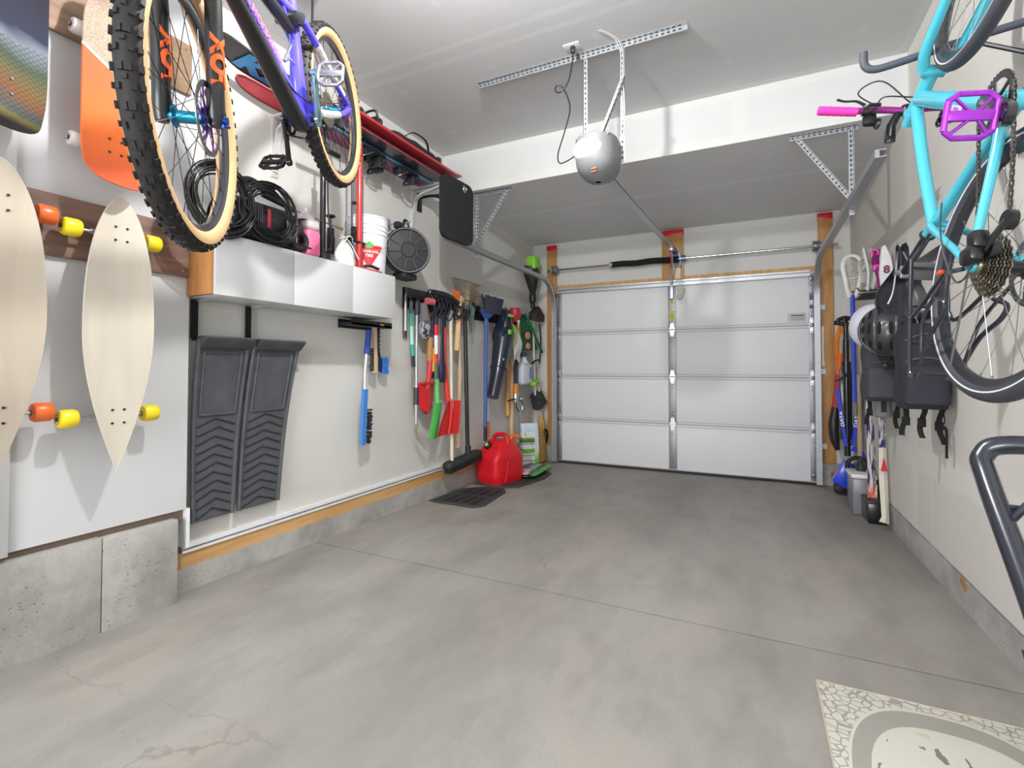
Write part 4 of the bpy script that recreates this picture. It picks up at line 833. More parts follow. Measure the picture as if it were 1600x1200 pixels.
def board(x, z, y0, y1, W, mats, name, label, cat, group, thick=0.010, tip=0.05, rz=0.0, taper=0.0, parts=None, tipz=0.04, roll=0.0):
    t = Thing(name, label, cat, (x, (y0+y1)/2, z), R=Matrix.Rotation(rz, 3, 'Z') @ Matrix.Rotation(roll, 3, 'Y'), group=group)
    L = y1-y0
    def f(u, v):
        s = 2*u-1; s_ = math.sin(s*math.pi/2); h = W/2*max(0.01, 1-abs(s_)**7)**0.5*(1-0.10*(1-s_*s_)); y = s_*L/2
        up = tipz*(max(0, abs(y)-(L/2-tip*4))/(tip*4))**2 if tip else 0
        return ((2*v-1)*h, y, up+thick/2)
    mb = MB(); mb.grid(f, 40, 4, tn=(0, 0, thick)); t.part('deck', mb, mats[0], local=True)
    mb = MB()
    for sg in (0, 1): mb.tube([V(f(u/40, sg)) for u in range(1, 40)], 0.0035, 6)
    t.part('edge', mb, mats[1], local=True)
    if parts: parts(t, f, L, W)
    return t
def underside(nm, a, b_, c_, sc=18, dirn=(0.3, 1, 1)):
    m, nt, b = base(nm); pos = _n(nt, 'ShaderNodeTexCoord').outputs['Object']; sp = _n(nt, 'ShaderNodeSeparateXYZ'); nt.links.new(pos, sp.inputs[0])
    k = mathn(nt, 'ADD', mathn(nt, 'MULTIPLY', sp.outputs[1], sc), mathn(nt, 'ADD', mathn(nt, 'MULTIPLY', sp.outputs[0], sc*1.5), mathn(nt, 'MULTIPLY', noise(nt, pos, 6, 3), 1.6)))
    st = mathn(nt, 'LESS_THAN', mathn(nt, 'FRACT', k), 0.45)
    zone = mathn(nt, 'GREATER_THAN', noise(nt, mapping(nt, pos, (0.5, 1, 1)), 3.2, 2), 0.38)
    c = mixc(nt, mathn(nt, 'MULTIPLY', st, zone), lin(a), lin(b_)); c = mixc(nt, mathn(nt, 'MULTIPLY', noise(nt, pos, 40, 3), 0.3), c, lin(c_))
    nt.links.new(c, b.inputs['Base Color']); b.inputs['Roughness'].default_value = 0.3; return m
SKB = 'boards and skis lying across the high wall brackets'
def blue_line(t, f, L, W):
    mb = MB(); mb.bx((-W*0.46, -L*0.42, -0.0015), (-W*0.30, L*0.44, 0.003), 0.0); t.part('blue_stripe', mb, M('ski_blue', (96, 158, 196), 0.3), local=True, label='pale blue stripe')
board(0.285, 2.672, 2.05, 3.42, 0.170, [M('ski_navy', (42, 40, 52), 0.3, coat=0.3), M('ski_red', (205, 60, 66), 0.35)], 'ski', 'navy ski with red edges, outermost on the high brackets', 'ski', SKB, 0.014, parts=blue_line)
board(0.372, 2.712, 2.15, 3.50, 0.120, [M('ski_red_top', (168, 40, 50), 0.35, coat=0.3), M('ski_red', (205, 60, 66), 0.35)], 'ski', 'red ski lying along the room side edge of the high brackets', 'ski', SKB, 0.014)
board(0.125, 2.667, 2.00, 3.44, 0.140, [underside('ski_magenta', (60, 54, 84), (206, 50, 100), (40, 40, 60)), M('edge_blue', (96, 150, 196), 0.3, 0.4)], 'snowboard', 'narrow board with magenta slashes under it on the high brackets', 'snowboard', SKB, 0.014)
def k2(t, f, L, W):
    mb = MB(); mb.text('K2', 0.20, lambda x, y, z: (0.0+y*0.9, -L*0.5+0.24+x*1.1, -0.002+z+0.03*(1-min(1, max(0, (0.24+x*1.1))/0.25))**2), 0.001, 0.012); t.part('lettering', mb, M('k2_blue', (38, 142, 206), 0.35), local=True, label='bright blue lettering')
board(0.205, 2.748, 1.52, 2.90, 0.20, [M('board_black', (54, 50, 54), 0.35), M('board_black_edge', (40, 38, 42), 0.3)], 'snowboard', 'black snowboard nose with bright blue letters behind the purple bike', 'snowboard', SKB, 0.012, parts=k2, tipz=0.06)
t = board(0.09, 2.700, 1.70, 3.0, 0.15, [M('ski_red_nose', (214, 52, 62), 0.35), M('board_black_edge', (40, 38, 42), 0.3)], 'ski', 'red nosed ski poking out under the black snowboard', 'ski', SKB, 0.012, tipz=0.02)
# bindings and bags above and below
def binding(x, y, z, label, up=True):
    s = 1 if up else -1
    t = Thing('ski_binding', label, 'binding', (x, y, z), group='bindings and straps on the high brackets')
    mb = MB(); mb.box((x, y, z+s*0.012), (0.09, 0.20, 0.018), None, 0.005); mb.box((x, y-0.09, z+s*0.035), (0.075, 0.05, 0.05), None, 0.012); mb.box((x, y+0.08, z+s*0.045), (0.08, 0.07, 0.06), None, 0.016); mb.tube(spl([(x-0.04, y+0.06, z+s*0.03), (x-0.045, y+0.03, z+s*0.09), (x+0.045, y+0.03, z+s*0.09), (x+0.04, y+0.06, z+s*0.03)], 6), 0.008, 8); t.part('binding_body', mb, M('binding_black', (32, 32, 38), 0.4))
    mb = MB(); mb.tube(spl([(x-0.035, y-0.02, z+s*0.02), (x-0.03, y-0.10, z+s*0.07), (x+0.03, y-0.10, z+s*0.07), (x+0.035, y-0.02, z+s*0.02)], 6), 0.004, 8); mb.cyl((x-0.045, y+0.08, z+s*0.04), (x+0.045, y+0.08, z+s*0.04), 0.006, n=8); t.part('steel_wire', mb, M('satin_steel', (170, 172, 176), 0.3, 0.9))
binding(0.34, 2.42, 2.735, 'black binding with wire standing on top of the red ski')
binding(0.20, 2.62, 2.665, 'black and chrome binding hanging under the skis behind the rear wheel', False)
binding(0.11, 2.70, 2.665, 'black binding hanging nearest the wall under the skis', False)
binding(0.20, 3.00, 2.665, 'black binding hanging under the skis near the far bracket', False)
t = Thing('duffel_bag', 'black duffel bag lying on top of the skis near the ceiling', 'bag', (0.28, 2.95, 2.73))
mb = MB(); mb.grid(lambda u, v: (0.27+0.10*math.cos(2*math.pi*v)*(1-abs(2*u-1)**4*0.35), 2.68+0.56*u, 2.785+(0.060+0.008*math.sin(u*17))*math.sin(2*math.pi*v)*(1-abs(2*u-1)**4*0.4)), 22, 24, 0.002); t.part('bag_body', mb, M('nylon_black', (34, 33, 35), 0.8, bump=0.3))
mb = MB(); mb.tube(spl([(0.35, 2.80, 2.82), (0.38, 2.86, 2.86), (0.38, 3.0, 2.86), (0.35, 3.08, 2.82)], 6), 0.008, 8, flat=0.4); mb.box((0.355, 3.20, 2.79), (0.04, 0.05, 0.05), None, 0.012); t.part('carry_strap', mb, BLACK())
# black pad hung from the far bracket
t = Thing('hanging_pad', 'black rounded foam pad hanging upright from the far bracket', 'pad', (0.41, 3.36, 2.18))
ang = math.radians(7); U = V(math.sin(ang)*0.6, 1, 0).normalized()
def rr_poly(w, h, r, n=6, notch=False):
    out = []
    for cx_, cy_, t0 in ((w/2-r, -h/2+r, -math.pi/2), (w/2-r, h/2-r, 0), (-w/2+r, h/2-r, math.pi/2), (-w/2+r, -h/2+r, math.pi)):
        for i in range(n+1): a = t0+math.pi/2*i/n; out.append((cx_+r*math.cos(a), cy_+r*math.sin(a)))
    return out
mb = MB(); mb.prism(rr_poly(0.41, 0.50, 0.07), V(0.415, 3.355, 2.425), U, (0, 0, 1), 0.035); t.part('pad_face', mb, M('pad_black', (28, 29, 32), 0.85, bump=0.4, scale=90))
mb = MB(); mb.torus((0.455, 3.43, 2.62), (1, 0.2, 0), 0.022, 0.007, 20, 8); mb.cyl((0.43, 3.43, 2.62), (0.475, 3.43, 2.62), 0.012, n=12); mb.tube(spl([(0.455, 3.43, 2.64), (0.44, 3.40, 2.66), (0.40, 3.36, 2.675)], 5), 0.006, 8); t.part('chrome_clip', mb, CHROME(), label='chrome clip')
t = Thing('wall_hook', 'black curved hook under the far shelf bracket', 'hook', (0.0, 3.45, 2.55))
mb = MB(); mb.bx((0, 3.40, 2.50), (0.01, 3.46, 2.66), 0.003); t.part('hook_plate', mb, BLACK())
mb = MB(); mb.tube(spl([(0.01, 3.43, 2.62), (0.12, 3.43, 2.62), (0.22, 3.43, 2.60), (0.27, 3.43, 2.57), (0.265, 3.43, 2.53), (0.22, 3.43, 2.525)], 6), [0.012]*8+[0.018]*18, 10); t.part('hook_arm', mb, BLACK())

# ================================================================ tool rail and long tools
for y0, y1, lab in ((3.215, 4.00, 'black wall rail holding the shovels and poles'), (4.16, 5.62, 'black wall rail behind the broom and leaf blower')):
    t = Thing('tool_rail', lab, 'rail', (0.0, (y0+y1)/2, 1.66), group='tool rails on the left wall')
    mb = MB(); mb.bx((0, y0, 1.745), (0.022, y1, 1.822), 0.002); mb.m(1).bx((0, y0, 1.655), (0.012, y1, 1.745)); t.part('rail_plate', mb, [M('rail_grey', (66, 66, 68), 0.5), M('rail_slot', (14, 14, 16), 0.8)])
    if y0 < 4:
        mb = MB(); mb.bx((0, y0, 1.405), (0.024, y0+0.035, 1.822), 0.002); t.part('end_bracket', mb, M('rail_grey2', (92, 92, 92), 0.5))
    n = int((y1-y0)/0.11)
    me = MB().tube(spl([(0.0, 0, 0.03), (0.03, 0, 0.0), (0.07, 0, 0.0), (0.085, 0, 0.025)], 4), 0.004, 7).mesh('hook', BLACK())
    for i in range(n): t.ref('hook', me, mat=Matrix.Translation((0.012, 0.06+i*0.11-(y1-y0)/2, 0.04)))
mc = lambda nm, c, r=0.4, **k: M(nm, c, r, **k)
POLEW = wood('pole_wood', (206, 172, 128), (228, 200, 160), 'z', 4, 0.6)
POLEL = wood('pale_pole_wood', (216, 196, 168), (234, 218, 194), 'z', 4, 0.6)
POLED = wood('orange_pole_wood', (196, 140, 76), (220, 170, 104), 'z', 4, 0.55)
def seg_tool(name, label, cat, x, pts, group='long tools hung on the left wall'):
    return Thing(name, label, cat, (x, pts[0], pts[1]), group=group)
# window squeegee / weeder with teal handle
t = seg_tool('hand_weeder', 'teal and mint pole with grey grip and thin wire prongs', 'weeder', 0.08, (3.25, 0.96))
mb = MB(); mb.cyl((0.08, 3.222, 1.60), (0.08, 3.225, 1.70), 0.017, n=14); mb.tube(spl([(0.08, 3.222, 1.70), (0.08, 3.215, 1.735), (0.05, 3.22, 1.75)], 5), 0.006, 8); t.part('grip', mb, mc('grip_slate', (72, 80, 94)))
mb = MB(); mb.cyl((0.08, 3.225, 1.60), (0.08, 3.230, 1.50), 0.0165, n=14); t.part('teal_section', mb, mc('teal_plastic', (62, 162, 148)), label='teal section')
mb = MB(); mb.cyl((0.08, 3.230, 1.50), (0.08, 3.238, 1.35), 0.015, n=14); t.part('mint_section', mb, mc('mint_plastic', (160, 220, 198)), label='mint section')
mb = MB(); mb.cyl((0.08, 3.238, 1.35), (0.08, 3.25, 1.26), 0.0155, n=14); t.part('teal_section', mb, mc('teal_plastic', (62, 162, 148)), label='teal section')
mb = MB(); mb.cyl((0.08, 3.25, 1.26), (0.08, 3.256, 1.17), 0.014, n=14); t.part('collar', mb, BLACK())
mb = MB()
for dy, b_ in ((-0.02, -0.01), (0.02, 0.02)): mb.tube(spl([(0.08, 3.256, 1.18), (0.08, 3.256+dy, 1.10), (0.08, 3.275+b_, 0.94)], 5), 0.003, 6)
t.part('wire_prong', mb, M('dark_wire', (110, 112, 112), 0.4, 0.7))
# white paint pole at the very left of the rail
mb = MB(); mb.cyl((0.05, 3.19, 1.46), (0.05, 3.19, 1.70), 0.009, n=12); mb.tube(spl([(0.05, 3.19, 1.70), (0.05, 3.19, 1.74), (0.03, 3.215, 1.76)], 5), 0.004, 6); solo('short_rod', 'short white rod hooked at the near end of the rail', 'rod', mb, mc('rod_white', (226, 228, 232)), group='long tools hung on the left wall')
t = seg_tool('cultivator', 'silver pole garden cultivator with thin curved tines', 'cultivator', 0.08, (3.33, 0.5))
mb = MB(); mb.cyl((0.08, 3.298, 1.595), (0.08, 3.298, 1.71), 0.0165, n=14); mb.m(0); t.part('grip', mb, mc('grip_slate2', (62, 68, 82)))
mb = MB(); mb.cyl((0.08, 3.298, 0.98), (0.08, 3.298, 1.595), 0.0135, n=14); mb.cyl((0.08, 3.298, 0.70), (0.08, 3.298, 0.88), 0.012, n=12); t.part('pole', mb, M('satin_aluminium', (186, 190, 194), 0.35, 0.6))
mb = MB(); mb.cyl((0.08, 3.298, 0.86), (0.08, 3.298, 1.00), 0.021, n=14); t.part('collar', mb, mc('grip_slate3', (52, 54, 60)))
mb = MB(); mb.tube(spl([(0.08, 3.298, 0.72), (0.08, 3.32, 0.68), (0.08, 3.30, 0.62)], 4), 0.005, 6)
for i in range(5): 
    a = i/4; mb.tube(spl([(0.08, 3.27+0.01*i, 0.66-0.02*i), (0.12, 3.34+0.012*i, 0.60-0.03*i), (0.14, 3.42+0.014*i, 0.50-0.005*i+0.02*(2-i))], 6), 0.0032, 6)
t.part('tines', mb, M('rusty_wire', (168, 158, 146), 0.45, 0.6))
# patterned mitt
t = seg_tool('wash_mitt', 'grey and black swirl patterned mitt hanging on the rail', 'mitt', 0.10, (3.39, 1.40))
def swirl():
    m, nt, b = base('swirl_cloth'); pos = _n(nt, 'ShaderNodeTexCoord').outputs['Object']
    wv = _n(nt, 'ShaderNodeTexWave'); wv.inputs['Scale'].default_value = 22; wv.inputs['Distortion'].default_value = 9; wv.inputs['Detail'].default_value = 2; nt.links.new(pos, wv.inputs['Vector'])
    nt.links.new(ramp(nt, wv.outputs['Fac'], [(0.35, (52, 52, 60)), (0.5, (176, 176, 184))]).outputs[0], b.inputs['Base Color']); b.inputs['Roughness'].default_value = 0.8; return m
mb = MB(); mb.sphere((0.10, 3.385, 1.485), (0.035, 0.078, 0.092), 22, 12); t.part('mitt_body', mb, swirl())
mb = MB(); mb.cyl((0.10, 3.375, 1.55), (0.09, 3.37, 1.70), 0.05, 0.035, n=16); t.part('cuff', mb, mc('cuff_grey', (112, 110, 108), 0.9))
mb = MB(); mb.tube(spl([(0.09, 3.31, 1.62), (0.08, 3.32, 1.72), (0.05, 3.33, 1.74)], 5), 0.02, 10, flat=0.6); t.part('strap', mb, mc('navy_strap', (44, 44, 66), 0.8))
# round point shovel
def blade(mb, cx, y, z, w, h, dish, kind, t_=0.003):
    def f(u, v):
        s = 2*u-1; zz = v
        if kind == 'round': hw = w/2*(1-zz**3.2)**0.5 if zz < 1 else 0.0
        elif kind == 'flare': hw = w/2*(0.72+0.28*zz)
        else: hw = w/2
        return (cx+dish*(1-s*s)*(0.4+0.6*zz)-dish, y+s*hw, z-h*zz)
    mb.grid(f, 14, 14, tn=(-t_, 0, 0)); return mb
t = seg_tool('spade', 'red round pointed spade with wooden shaft', 'spade', 0.10, (3.42, 0.80))
mb = MB(); mb.cyl((0.10, 3.455, 1.22), (0.10, 3.46, 1.42), 0.026, n=14); t.part('shaft', mb, wood('brown_shaft', (150, 104, 56), (186, 140, 88), 'z', 4, 0.5))
mb = MB(); mb.tube(spl([(0.10, 3.458, 1.24), (0.10, 3.452, 1.12), (0.10, 3.43, 1.03), (0.10, 3.42, 0.98)], 5), 0.022, 12); t.part('socket', mb, M('red_paint', (200, 52, 56), 0.35))
mb = MB(); blade(mb, 0.125, 3.415, 1.035, 0.215, 0.255, 0.035, 'round'); mb.bx((0.088, 3.33, 1.028), (0.13, 3.50, 1.042), 0.003); t.part('blade', mb, M('red_blade', (204, 34, 40), 0.4, var=0.08))
mb = MB(); mb.tube(spl([(0.098, 3.345, 0.82), (0.095, 3.415, 0.775), (0.098, 3.485, 0.83)], 6), 0.005, 6); t.part('worn_edge', mb, M('worn_steel', (120, 108, 104), 0.5, 0.6), label='worn steel tip')
# red white grey snow pusher pole with D grip, green blade below
t = seg_tool('garden_spade', 'green bladed spade with red and white banded shaft', 'spade', 0.12, (3.53, 0.57))
mb = MB(); mb.cyl((0.12, 3.513, 1.53), (0.12, 3.508, 1.64), 0.020, n=14); mb.tube(spl([(0.12, 3.508, 1.64), (0.12, 3.47, 1.74), (0.115, 3.46, 1.79)], 5), 0.018, 12); t.part('grip', mb, mc('grip_dark', (34, 36, 52)))
for z0, z1, c_, nm in ((1.44, 1.53, (212, 34, 52), 'red_band'), (1.28, 1.44, (232, 226, 228), 'white_band'), (1.20, 1.28, (208, 40, 44), 'red_band'), (1.065, 1.20, (84, 86, 92), 'grey_band')):
    mb = MB(); mb.cyl((0.12, 3.520, z0), (0.12, 3.515, z1), 0.021 if nm != 'white_band' else 0.019, n=14); t.part(nm, mb, mc(nm, c_), label=nm.replace('_band', ' section of the shaft'))
mb = MB(); mb.tube(spl([(0.12, 3.53, 1.07), (0.12, 3.535, 0.95), (0.12, 3.54, 0.85)], 5), [0.021]*6+[0.024]*5, 12); t.part('socket', mb, mc('green_light', (104, 186, 108)))
mb = MB(); mb.grid(lambda u, v: (0.13+0.02*(1-(2*u-1)**2), 3.54-0.085*v-0.05+0.11*u+0.0*v, 0.86-0.30*v), 8, 8, tn=(-0.004, 0, 0)); t.part('blade', mb, mc('green_blade', (70, 168, 74)))
t = seg_tool('ice_scraper', 'dark pole with yellow lower sleeve between the two spades', 'scraper', 0.10, (3.50, 1.10))
mb = MB(); mb.cyl((0.10, 3.492, 1.33), (0.10, 3.49, 1.60), 0.014, n=12); t.part('pole', mb, mc('navy_pole', (44, 44, 60)))
mb = MB(); mb.cyl((0.10, 3.49, 1.13), (0.10, 3.492, 1.33), 0.023, n=14); t.part('yellow_sleeve', mb, mc('yellow_sleeve', (238, 176, 50)), label='yellow sleeve')
mb = MB(); mb.sphere((0.10, 3.485, 1.11), (0.02, 0.035, 0.04), 14, 8); t.part('end_knob', mb, BLACK())
t = seg_tool('brush_club', 'dark navy paddle shaped tool with thick lower end', 'tool', 0.13, (3.60, 1.03))
mb = MB(); mb.tube([V(0.13, 3.60, 1.64), V(0.13, 3.60, 1.40), V(0.13, 3.60, 1.24), V(0.13, 3.60, 1.16), V(0.13, 3.60, 1.07), V(0.13, 3.60, 1.035)], [0.022, 0.020, 0.028, 0.044, 0.043, 0.025], 16, flat=0.6, up=(1, 0, 0)); t.part('body', mb, mc('deep_navy', (30, 34, 58), 0.5))
mb = MB(); mb.tube(spl([(0.13, 3.60, 1.63), (0.12, 3.57, 1.71), (0.13, 3.63, 1.74), (0.14, 3.60, 1.66)], 6), 0.014, 10); t.part('d_grip', mb, mc('deep_navy', (30, 34, 58), 0.5))
t = seg_tool('snow_shovel', 'red snow shovel with wide blade behind the pale pole', 'shovel', 0.10, (3.68, 0.55))
mb = MB(); mb.tube(spl([(0.10, 3.665, 1.52), (0.10, 3.67, 1.30), (0.10, 3.70, 1.05), (0.10, 3.735, 0.86)], 6), 0.025, 14); t.part('shaft', mb, mc('salmon_red', (222, 74, 62)))
mb = MB(); mb.cyl((0.10, 3.66, 1.52), (0.10, 3.655, 1.66), 0.024, n=14); mb.tube(spl([(0.10, 3.60, 1.74), (0.10, 3.58, 1.68), (0.10, 3.65, 1.64), (0.10, 3.72, 1.68), (0.10, 3.70, 1.74), (0.10, 3.60, 1.75)], 5), 0.014, 8); t.part('d_grip', mb, BLACK())
mb = MB(); mb.grid(lambda u, v: (0.125+0.035*(2*u-1)**2+0.02*v, 3.645+0.21*(u)-0.02*v+0.0-0.20*v*(1-u)*0.9-0.05*v*u, 0.865-0.29*v+0.0*u), 14, 10, tn=(-0.004, 0, 0))
mb.tube(spl([(0.13, 3.74, 0.88), (0.145, 3.72, 0.74), (0.16, 3.66, 0.58)], 5), 0.012, 8); t.part('blade', mb, mc('red_scoop', (206, 38, 34)))
# assorted items clipped on the rail
t = seg_tool('rope_bundle', 'tangle of black straps and buckles hooked over the rail', 'straps', 0.10, (3.62, 1.70))
mb = MB(); rr = random.Random(8)
for i in range(9):
    y = 3.44+0.06*i; mb.tube(spl([(0.06, y, 1.74), (0.14, y+rr.uniform(-.06, .06), 1.80-0.012*i+rr.uniform(-.01, .02)), (0.17, y+0.05, 1.72-rr.uniform(0, .05)), (0.13, y+0.02, 1.64-rr.uniform(0, .06)), (0.08, y, 1.68)], 5), rr.uniform(0.008, 0.014), 8, flat=0.6)
mb.tube(spl([(0.15, 3.42, 1.80), (0.18, 3.60, 1.79), (0.16, 3.80, 1.75)], 6), 0.022, 10); t.part('straps', mb, mc('strap_black', (32, 32, 40), 0.7))
mb = MB(); mb.cyl((0.12, 3.38, 1.72), (0.13, 3.46, 1.72), 0.03, n=14); t.part('red_roll', mb, mc('pink_roll', (206, 100, 106), 0.6), label='pinkish red roll')
t = seg_tool('wooden_pole', 'long pale wooden pole reaching down to the kerb', 'pole', 0.12, (3.76, 0.27))
mb = MB(); mb.cyl((0.12, 3.775, 0.27), (0.12, 3.745, 1.56), 0.0165, n=14); t.part('shaft', mb, POLEL)
mb = MB(); mb.cyl((0.12, 3.745, 1.56), (0.12, 3.745, 1.68), 0.018, n=14); t.part('white_ferrule', mb, mc('white_ferrule', (220, 222, 226)))
t = seg_tool('trowel', 'orange triangular trowel head over a short wooden handle', 'trowel', 0.10, (3.87, 1.3))
mb = MB(); mb.prism([(-0.055, 0.09), (0.06, 0.085), (0.01, -0.07), (-0.02, -0.06)], V(0.12, 3.82, 1.78), (0, 1, 0), (0, 0, 1), 0.02); t.part('orange_head', mb, mc('orange_plastic', (228, 116, 50)), label='orange head')
mb = MB(); mb.tube([V(0.10, 3.93, 1.80), V(0.10, 3.90, 1.62), V(0.10, 3.865, 1.32)], [0.024, 0.03, 0.03], 4); mb.cyl((0.10, 3.955, 1.80), (0.10, 3.905, 1.805), 0.035, 0.04, n=14); t.part('wood_handle', mb, POLEW)
mb = MB(); mb.torus((0.10, 3.905, 1.605), (0, 0.15, 1), 0.03, 0.008, 16, 8); t.part('orange_tie', mb, mc('orange_tie', (206, 90, 36)))
t = seg_tool('rake_handle', 'thin wooden handled tool with red collar hanging lower', 'rake', 0.08, (3.95, 0.4))
mb = MB(); mb.tube(spl([(0.08, 3.955, 1.56), (0.08, 3.965, 1.2), (0.08, 3.95, 0.8), (0.08, 3.93, 0.42)], 6), [0.014]*7+[0.02]*6+[0.024]*6, 10); t.part('shaft', mb, POLEW)
mb = MB(); mb.cyl((0.08, 3.955, 1.56), (0.08, 3.955, 1.66), 0.02, n=12); t.part('red_collar', mb, mc('red_collar', (190, 60, 54)))
t = seg_tool('push_broom', 'black push broom with its wide head resting on the ledge', 'broom', 0.13, (3.97, 0.22))
mb = MB(); mb.cyl((0.13, 4.03, 0.33), (0.10, 4.02, 1.72), 0.019, n=14); mb.cyl((0.13, 4.035, 0.31), (0.13, 4.035, 0.42), 0.028, n=14); t.part('handle', mb, mc('pole_black', (32, 33, 36)))
mb = MB(); mb.box((0.12, 3.965, 0.305), (0.10, 0.58, 0.075), Matrix.Rotation(math.radians(4), 3, 'X'), 0.03, 3); t.part('broom_head', mb, M('broom_black', (40, 42, 44), 0.6))
mb = MB(); mb.box((0.13, 3.965, 0.262), (0.075, 0.56, 0.04), Matrix.Rotation(math.radians(4), 3, 'X'), 0.008); t.part('bristles', mb, M('bristle_black', (24, 24, 25), 0.95, bump=0.8, scale=200))
# leaf rake, tines up
t = seg_tool('leaf_rake', 'wire fan leaf rake hung head up on the rail', 'rake', 0.08, (4.06, 0.95))
mb = MB(); mb.cyl((0.06, 4.095, 0.95), (0.07, 4.09, 1.70), 0.011, n=12); mb.tube(spl([(0.07, 4.09, 1.70), (0.07, 4.08, 1.80)], 3), 0.012, 8); t.part('handle', mb, M('grey_green_pole', (132, 142, 138), 0.45, 0.3))
mb = MB()
for i in range(19):
    a = (i-9)/9; mb.tube(spl([(0.07, 4.085+0.03*a, 1.72), (0.075, 4.085+0.11*a, 1.80), (0.08, 4.07+0.235*a, 1.975), (0.115, 4.07+0.245*a, 1.99)], 4), 0.0034, 5)
mb.tube([(0.078, 4.085-0.125, 1.815), (0.078, 4.085+0.125, 1.815)], 0.006, 6); mb.tube([(0.078, 4.085-0.175, 1.875), (0.078, 4.085+0.175, 1.875)], 0.0025, 6); t.part('wire_tines', mb, M('tan_wire', (150, 132, 110), 0.45, 0.6))
t = seg_tool('hand_rake', 'small wire hand rake beside the big leaf rake', 'rake', 0.10, (4.27, 1.72))
mb = MB()
for i in range(9):
    a = (i-4)/4; mb.tube(spl([(0.12, 4.24, 1.93), (0.12, 4.25+0.04*a, 1.87), (0.125, 4.265+0.10*a, 1.775)], 4), 0.0034, 5)
mb.tube([(0.12, 4.17, 1.78), (0.12, 4.36, 1.775)], 0.003, 6); mb.cyl((0.12, 4.235, 1.92), (0.08, 4.23, 1.99), 0.006, n=8); t.part('wire_tines', mb, M('tan_wire', (150, 132, 110), 0.45, 0.6))
t = seg_tool('spring_clip', 'grey green tangle of garden wire hooked on the rail', 'wire', 0.09, (4.09, 1.5))
mb = MB(); rr = random.Random(2)
for i in range(7): mb.tube(spl([(0.10, 4.04+rr.uniform(0, .1), 1.78), (0.13, 4.02+rr.uniform(0, .14), 1.72), (0.12, 4.04+rr.uniform(0, .1), 1.62-rr.uniform(0, .12)), (0.09, 4.10, 1.72)], 5), 0.005, 6)
t.part('wire', mb, mc('wire_green', (78, 100, 94), 0.5))
# upright broom with navy head
t = seg_tool('broom', 'blue poled broom hung head up with wide navy bristles', 'broom', 0.12, (4.42, 0.45))
mb = MB(); mb.cyl((0.11, 4.405, 0.55), (0.11, 4.42, 1.70), 0.019, n=14); t.part('handle', mb, mc('blue_pole', (62, 92, 164)))
mb = MB(); mb.cyl((0.11, 4.405, 0.42), (0.11, 4.405, 0.56), 0.019, n=14); t.part('end_cap', mb, mc('cap_navy', (34, 34, 60)))
mb = MB(); mb.grid(lambda u, v: (0.11+(0.024+0.026*u)*math.cos(2*math.pi*v), 4.435+0.02*u+(0.028+0.125*u**0.7)*math.sin(2*math.pi*v), 1.665+0.08*u), 8, 30, 0.002); mb.bx((0.07, 4.33, 1.735), (0.15, 4.60, 1.748), 0.004); t.part('broom_cap', mb, mc('broom_blue', (54, 88, 176)))
mb = MB()
mb.grid(lambda u, v: (0.11+0.055*math.cos(2*math.pi*v)*(1-0.25*u), 4.475+0.04*u+(0.165+0.055*u)*math.sin(2*math.pi*v), 1.72+0.17*u+0.02*math.sin(9*2*math.pi*v)*u), 10, 60, 0.002)
for i in range(30):
    a = -0.9+1.8*i/29; mb.tube([(0.165, 4.475+0.17*a, 1.72), (0.158, 4.515+0.225*a, 1.895)], 0.004, 4)
t.part('bristles', mb, M('navy_bristle', (46, 48, 66), 0.7))
t = seg_tool('white_pole', 'white pole with orange tip behind the blue broom handle', 'pole', 0.07, (4.53, 0.4))
mb = MB(); mb.cyl((0.065, 4.53, 0.60), (0.065, 4.52, 1.66), 0.015, n=12); t.part('shaft', mb, mc('pole_white', (222, 222, 222)))
mb = MB(); mb.cyl((0.065, 4.53, 0.44), (0.065, 4.53, 0.60), 0.022, n=12); t.part('orange_tip', mb, mc('orange_tip', (240, 118, 40)))
mb = MB(); mb.prism([(-0.02, 0), (0.02, 0), (0.012, -0.16), (-0.004, -0.19), (-0.016, -0.12)], V(0.07, 4.53, 0.44), (0, 1, 0), (0, 0, 1), 0.004); t.part('steel_blade', mb, M('satin_steel', (170, 172, 176), 0.3, 0.9))
# leaf blower
t = seg_tool('leaf_blower', 'navy leaf blower with long tube and lime green accents', 'leaf blower', 0.16, (4.55, 0.83))
NV = M('blower_navy', (30, 36, 56), 0.35, coat=0.3); LIME = M('lime_plastic', (138, 214, 50), 0.4)
mb = MB(); mb.tube(spl([(0.16, 4.70, 1.46), (0.16, 4.64, 1.28), (0.16, 4.57, 1.08), (0.16, 4.47, 0.86)], 6), [0.062+0.045*(1-i/18) for i in range(19)], 22); mb.torus((0.16, 4.60, 1.15), (0, 0.45, 1), 0.086, 0.008, 28, 8); t.part('blower_tube', mb, NV)
mb = MB(); mb.tube(spl([(0.15, 4.69, 1.44), (0.15, 4.74, 1.56), (0.14, 4.77, 1.70), (0.12, 4.80, 1.79)], 6), [0.105, 0.11, 0.118, 0.12, 0.12, 0.118, 0.112, 0.108, 0.10, 0.095, 0.09, 0.085, 0.085, 0.08, 0.08, 0.075, 0.07, 0.06, 0.05], 20); mb.tube(spl([(0.20, 4.62, 1.50), (0.24, 4.60, 1.62), (0.22, 4.66, 1.75), (0.16, 4.76, 1.80)], 6), 0.018, 10); t.part('motor_body', mb, NV)
mb = MB(); mb.sphere((0.19, 4.86, 1.55), (0.05, 0.045, 0.10), 16, 10); t.part('lime_panel', mb, LIME, label='lime green side panel')
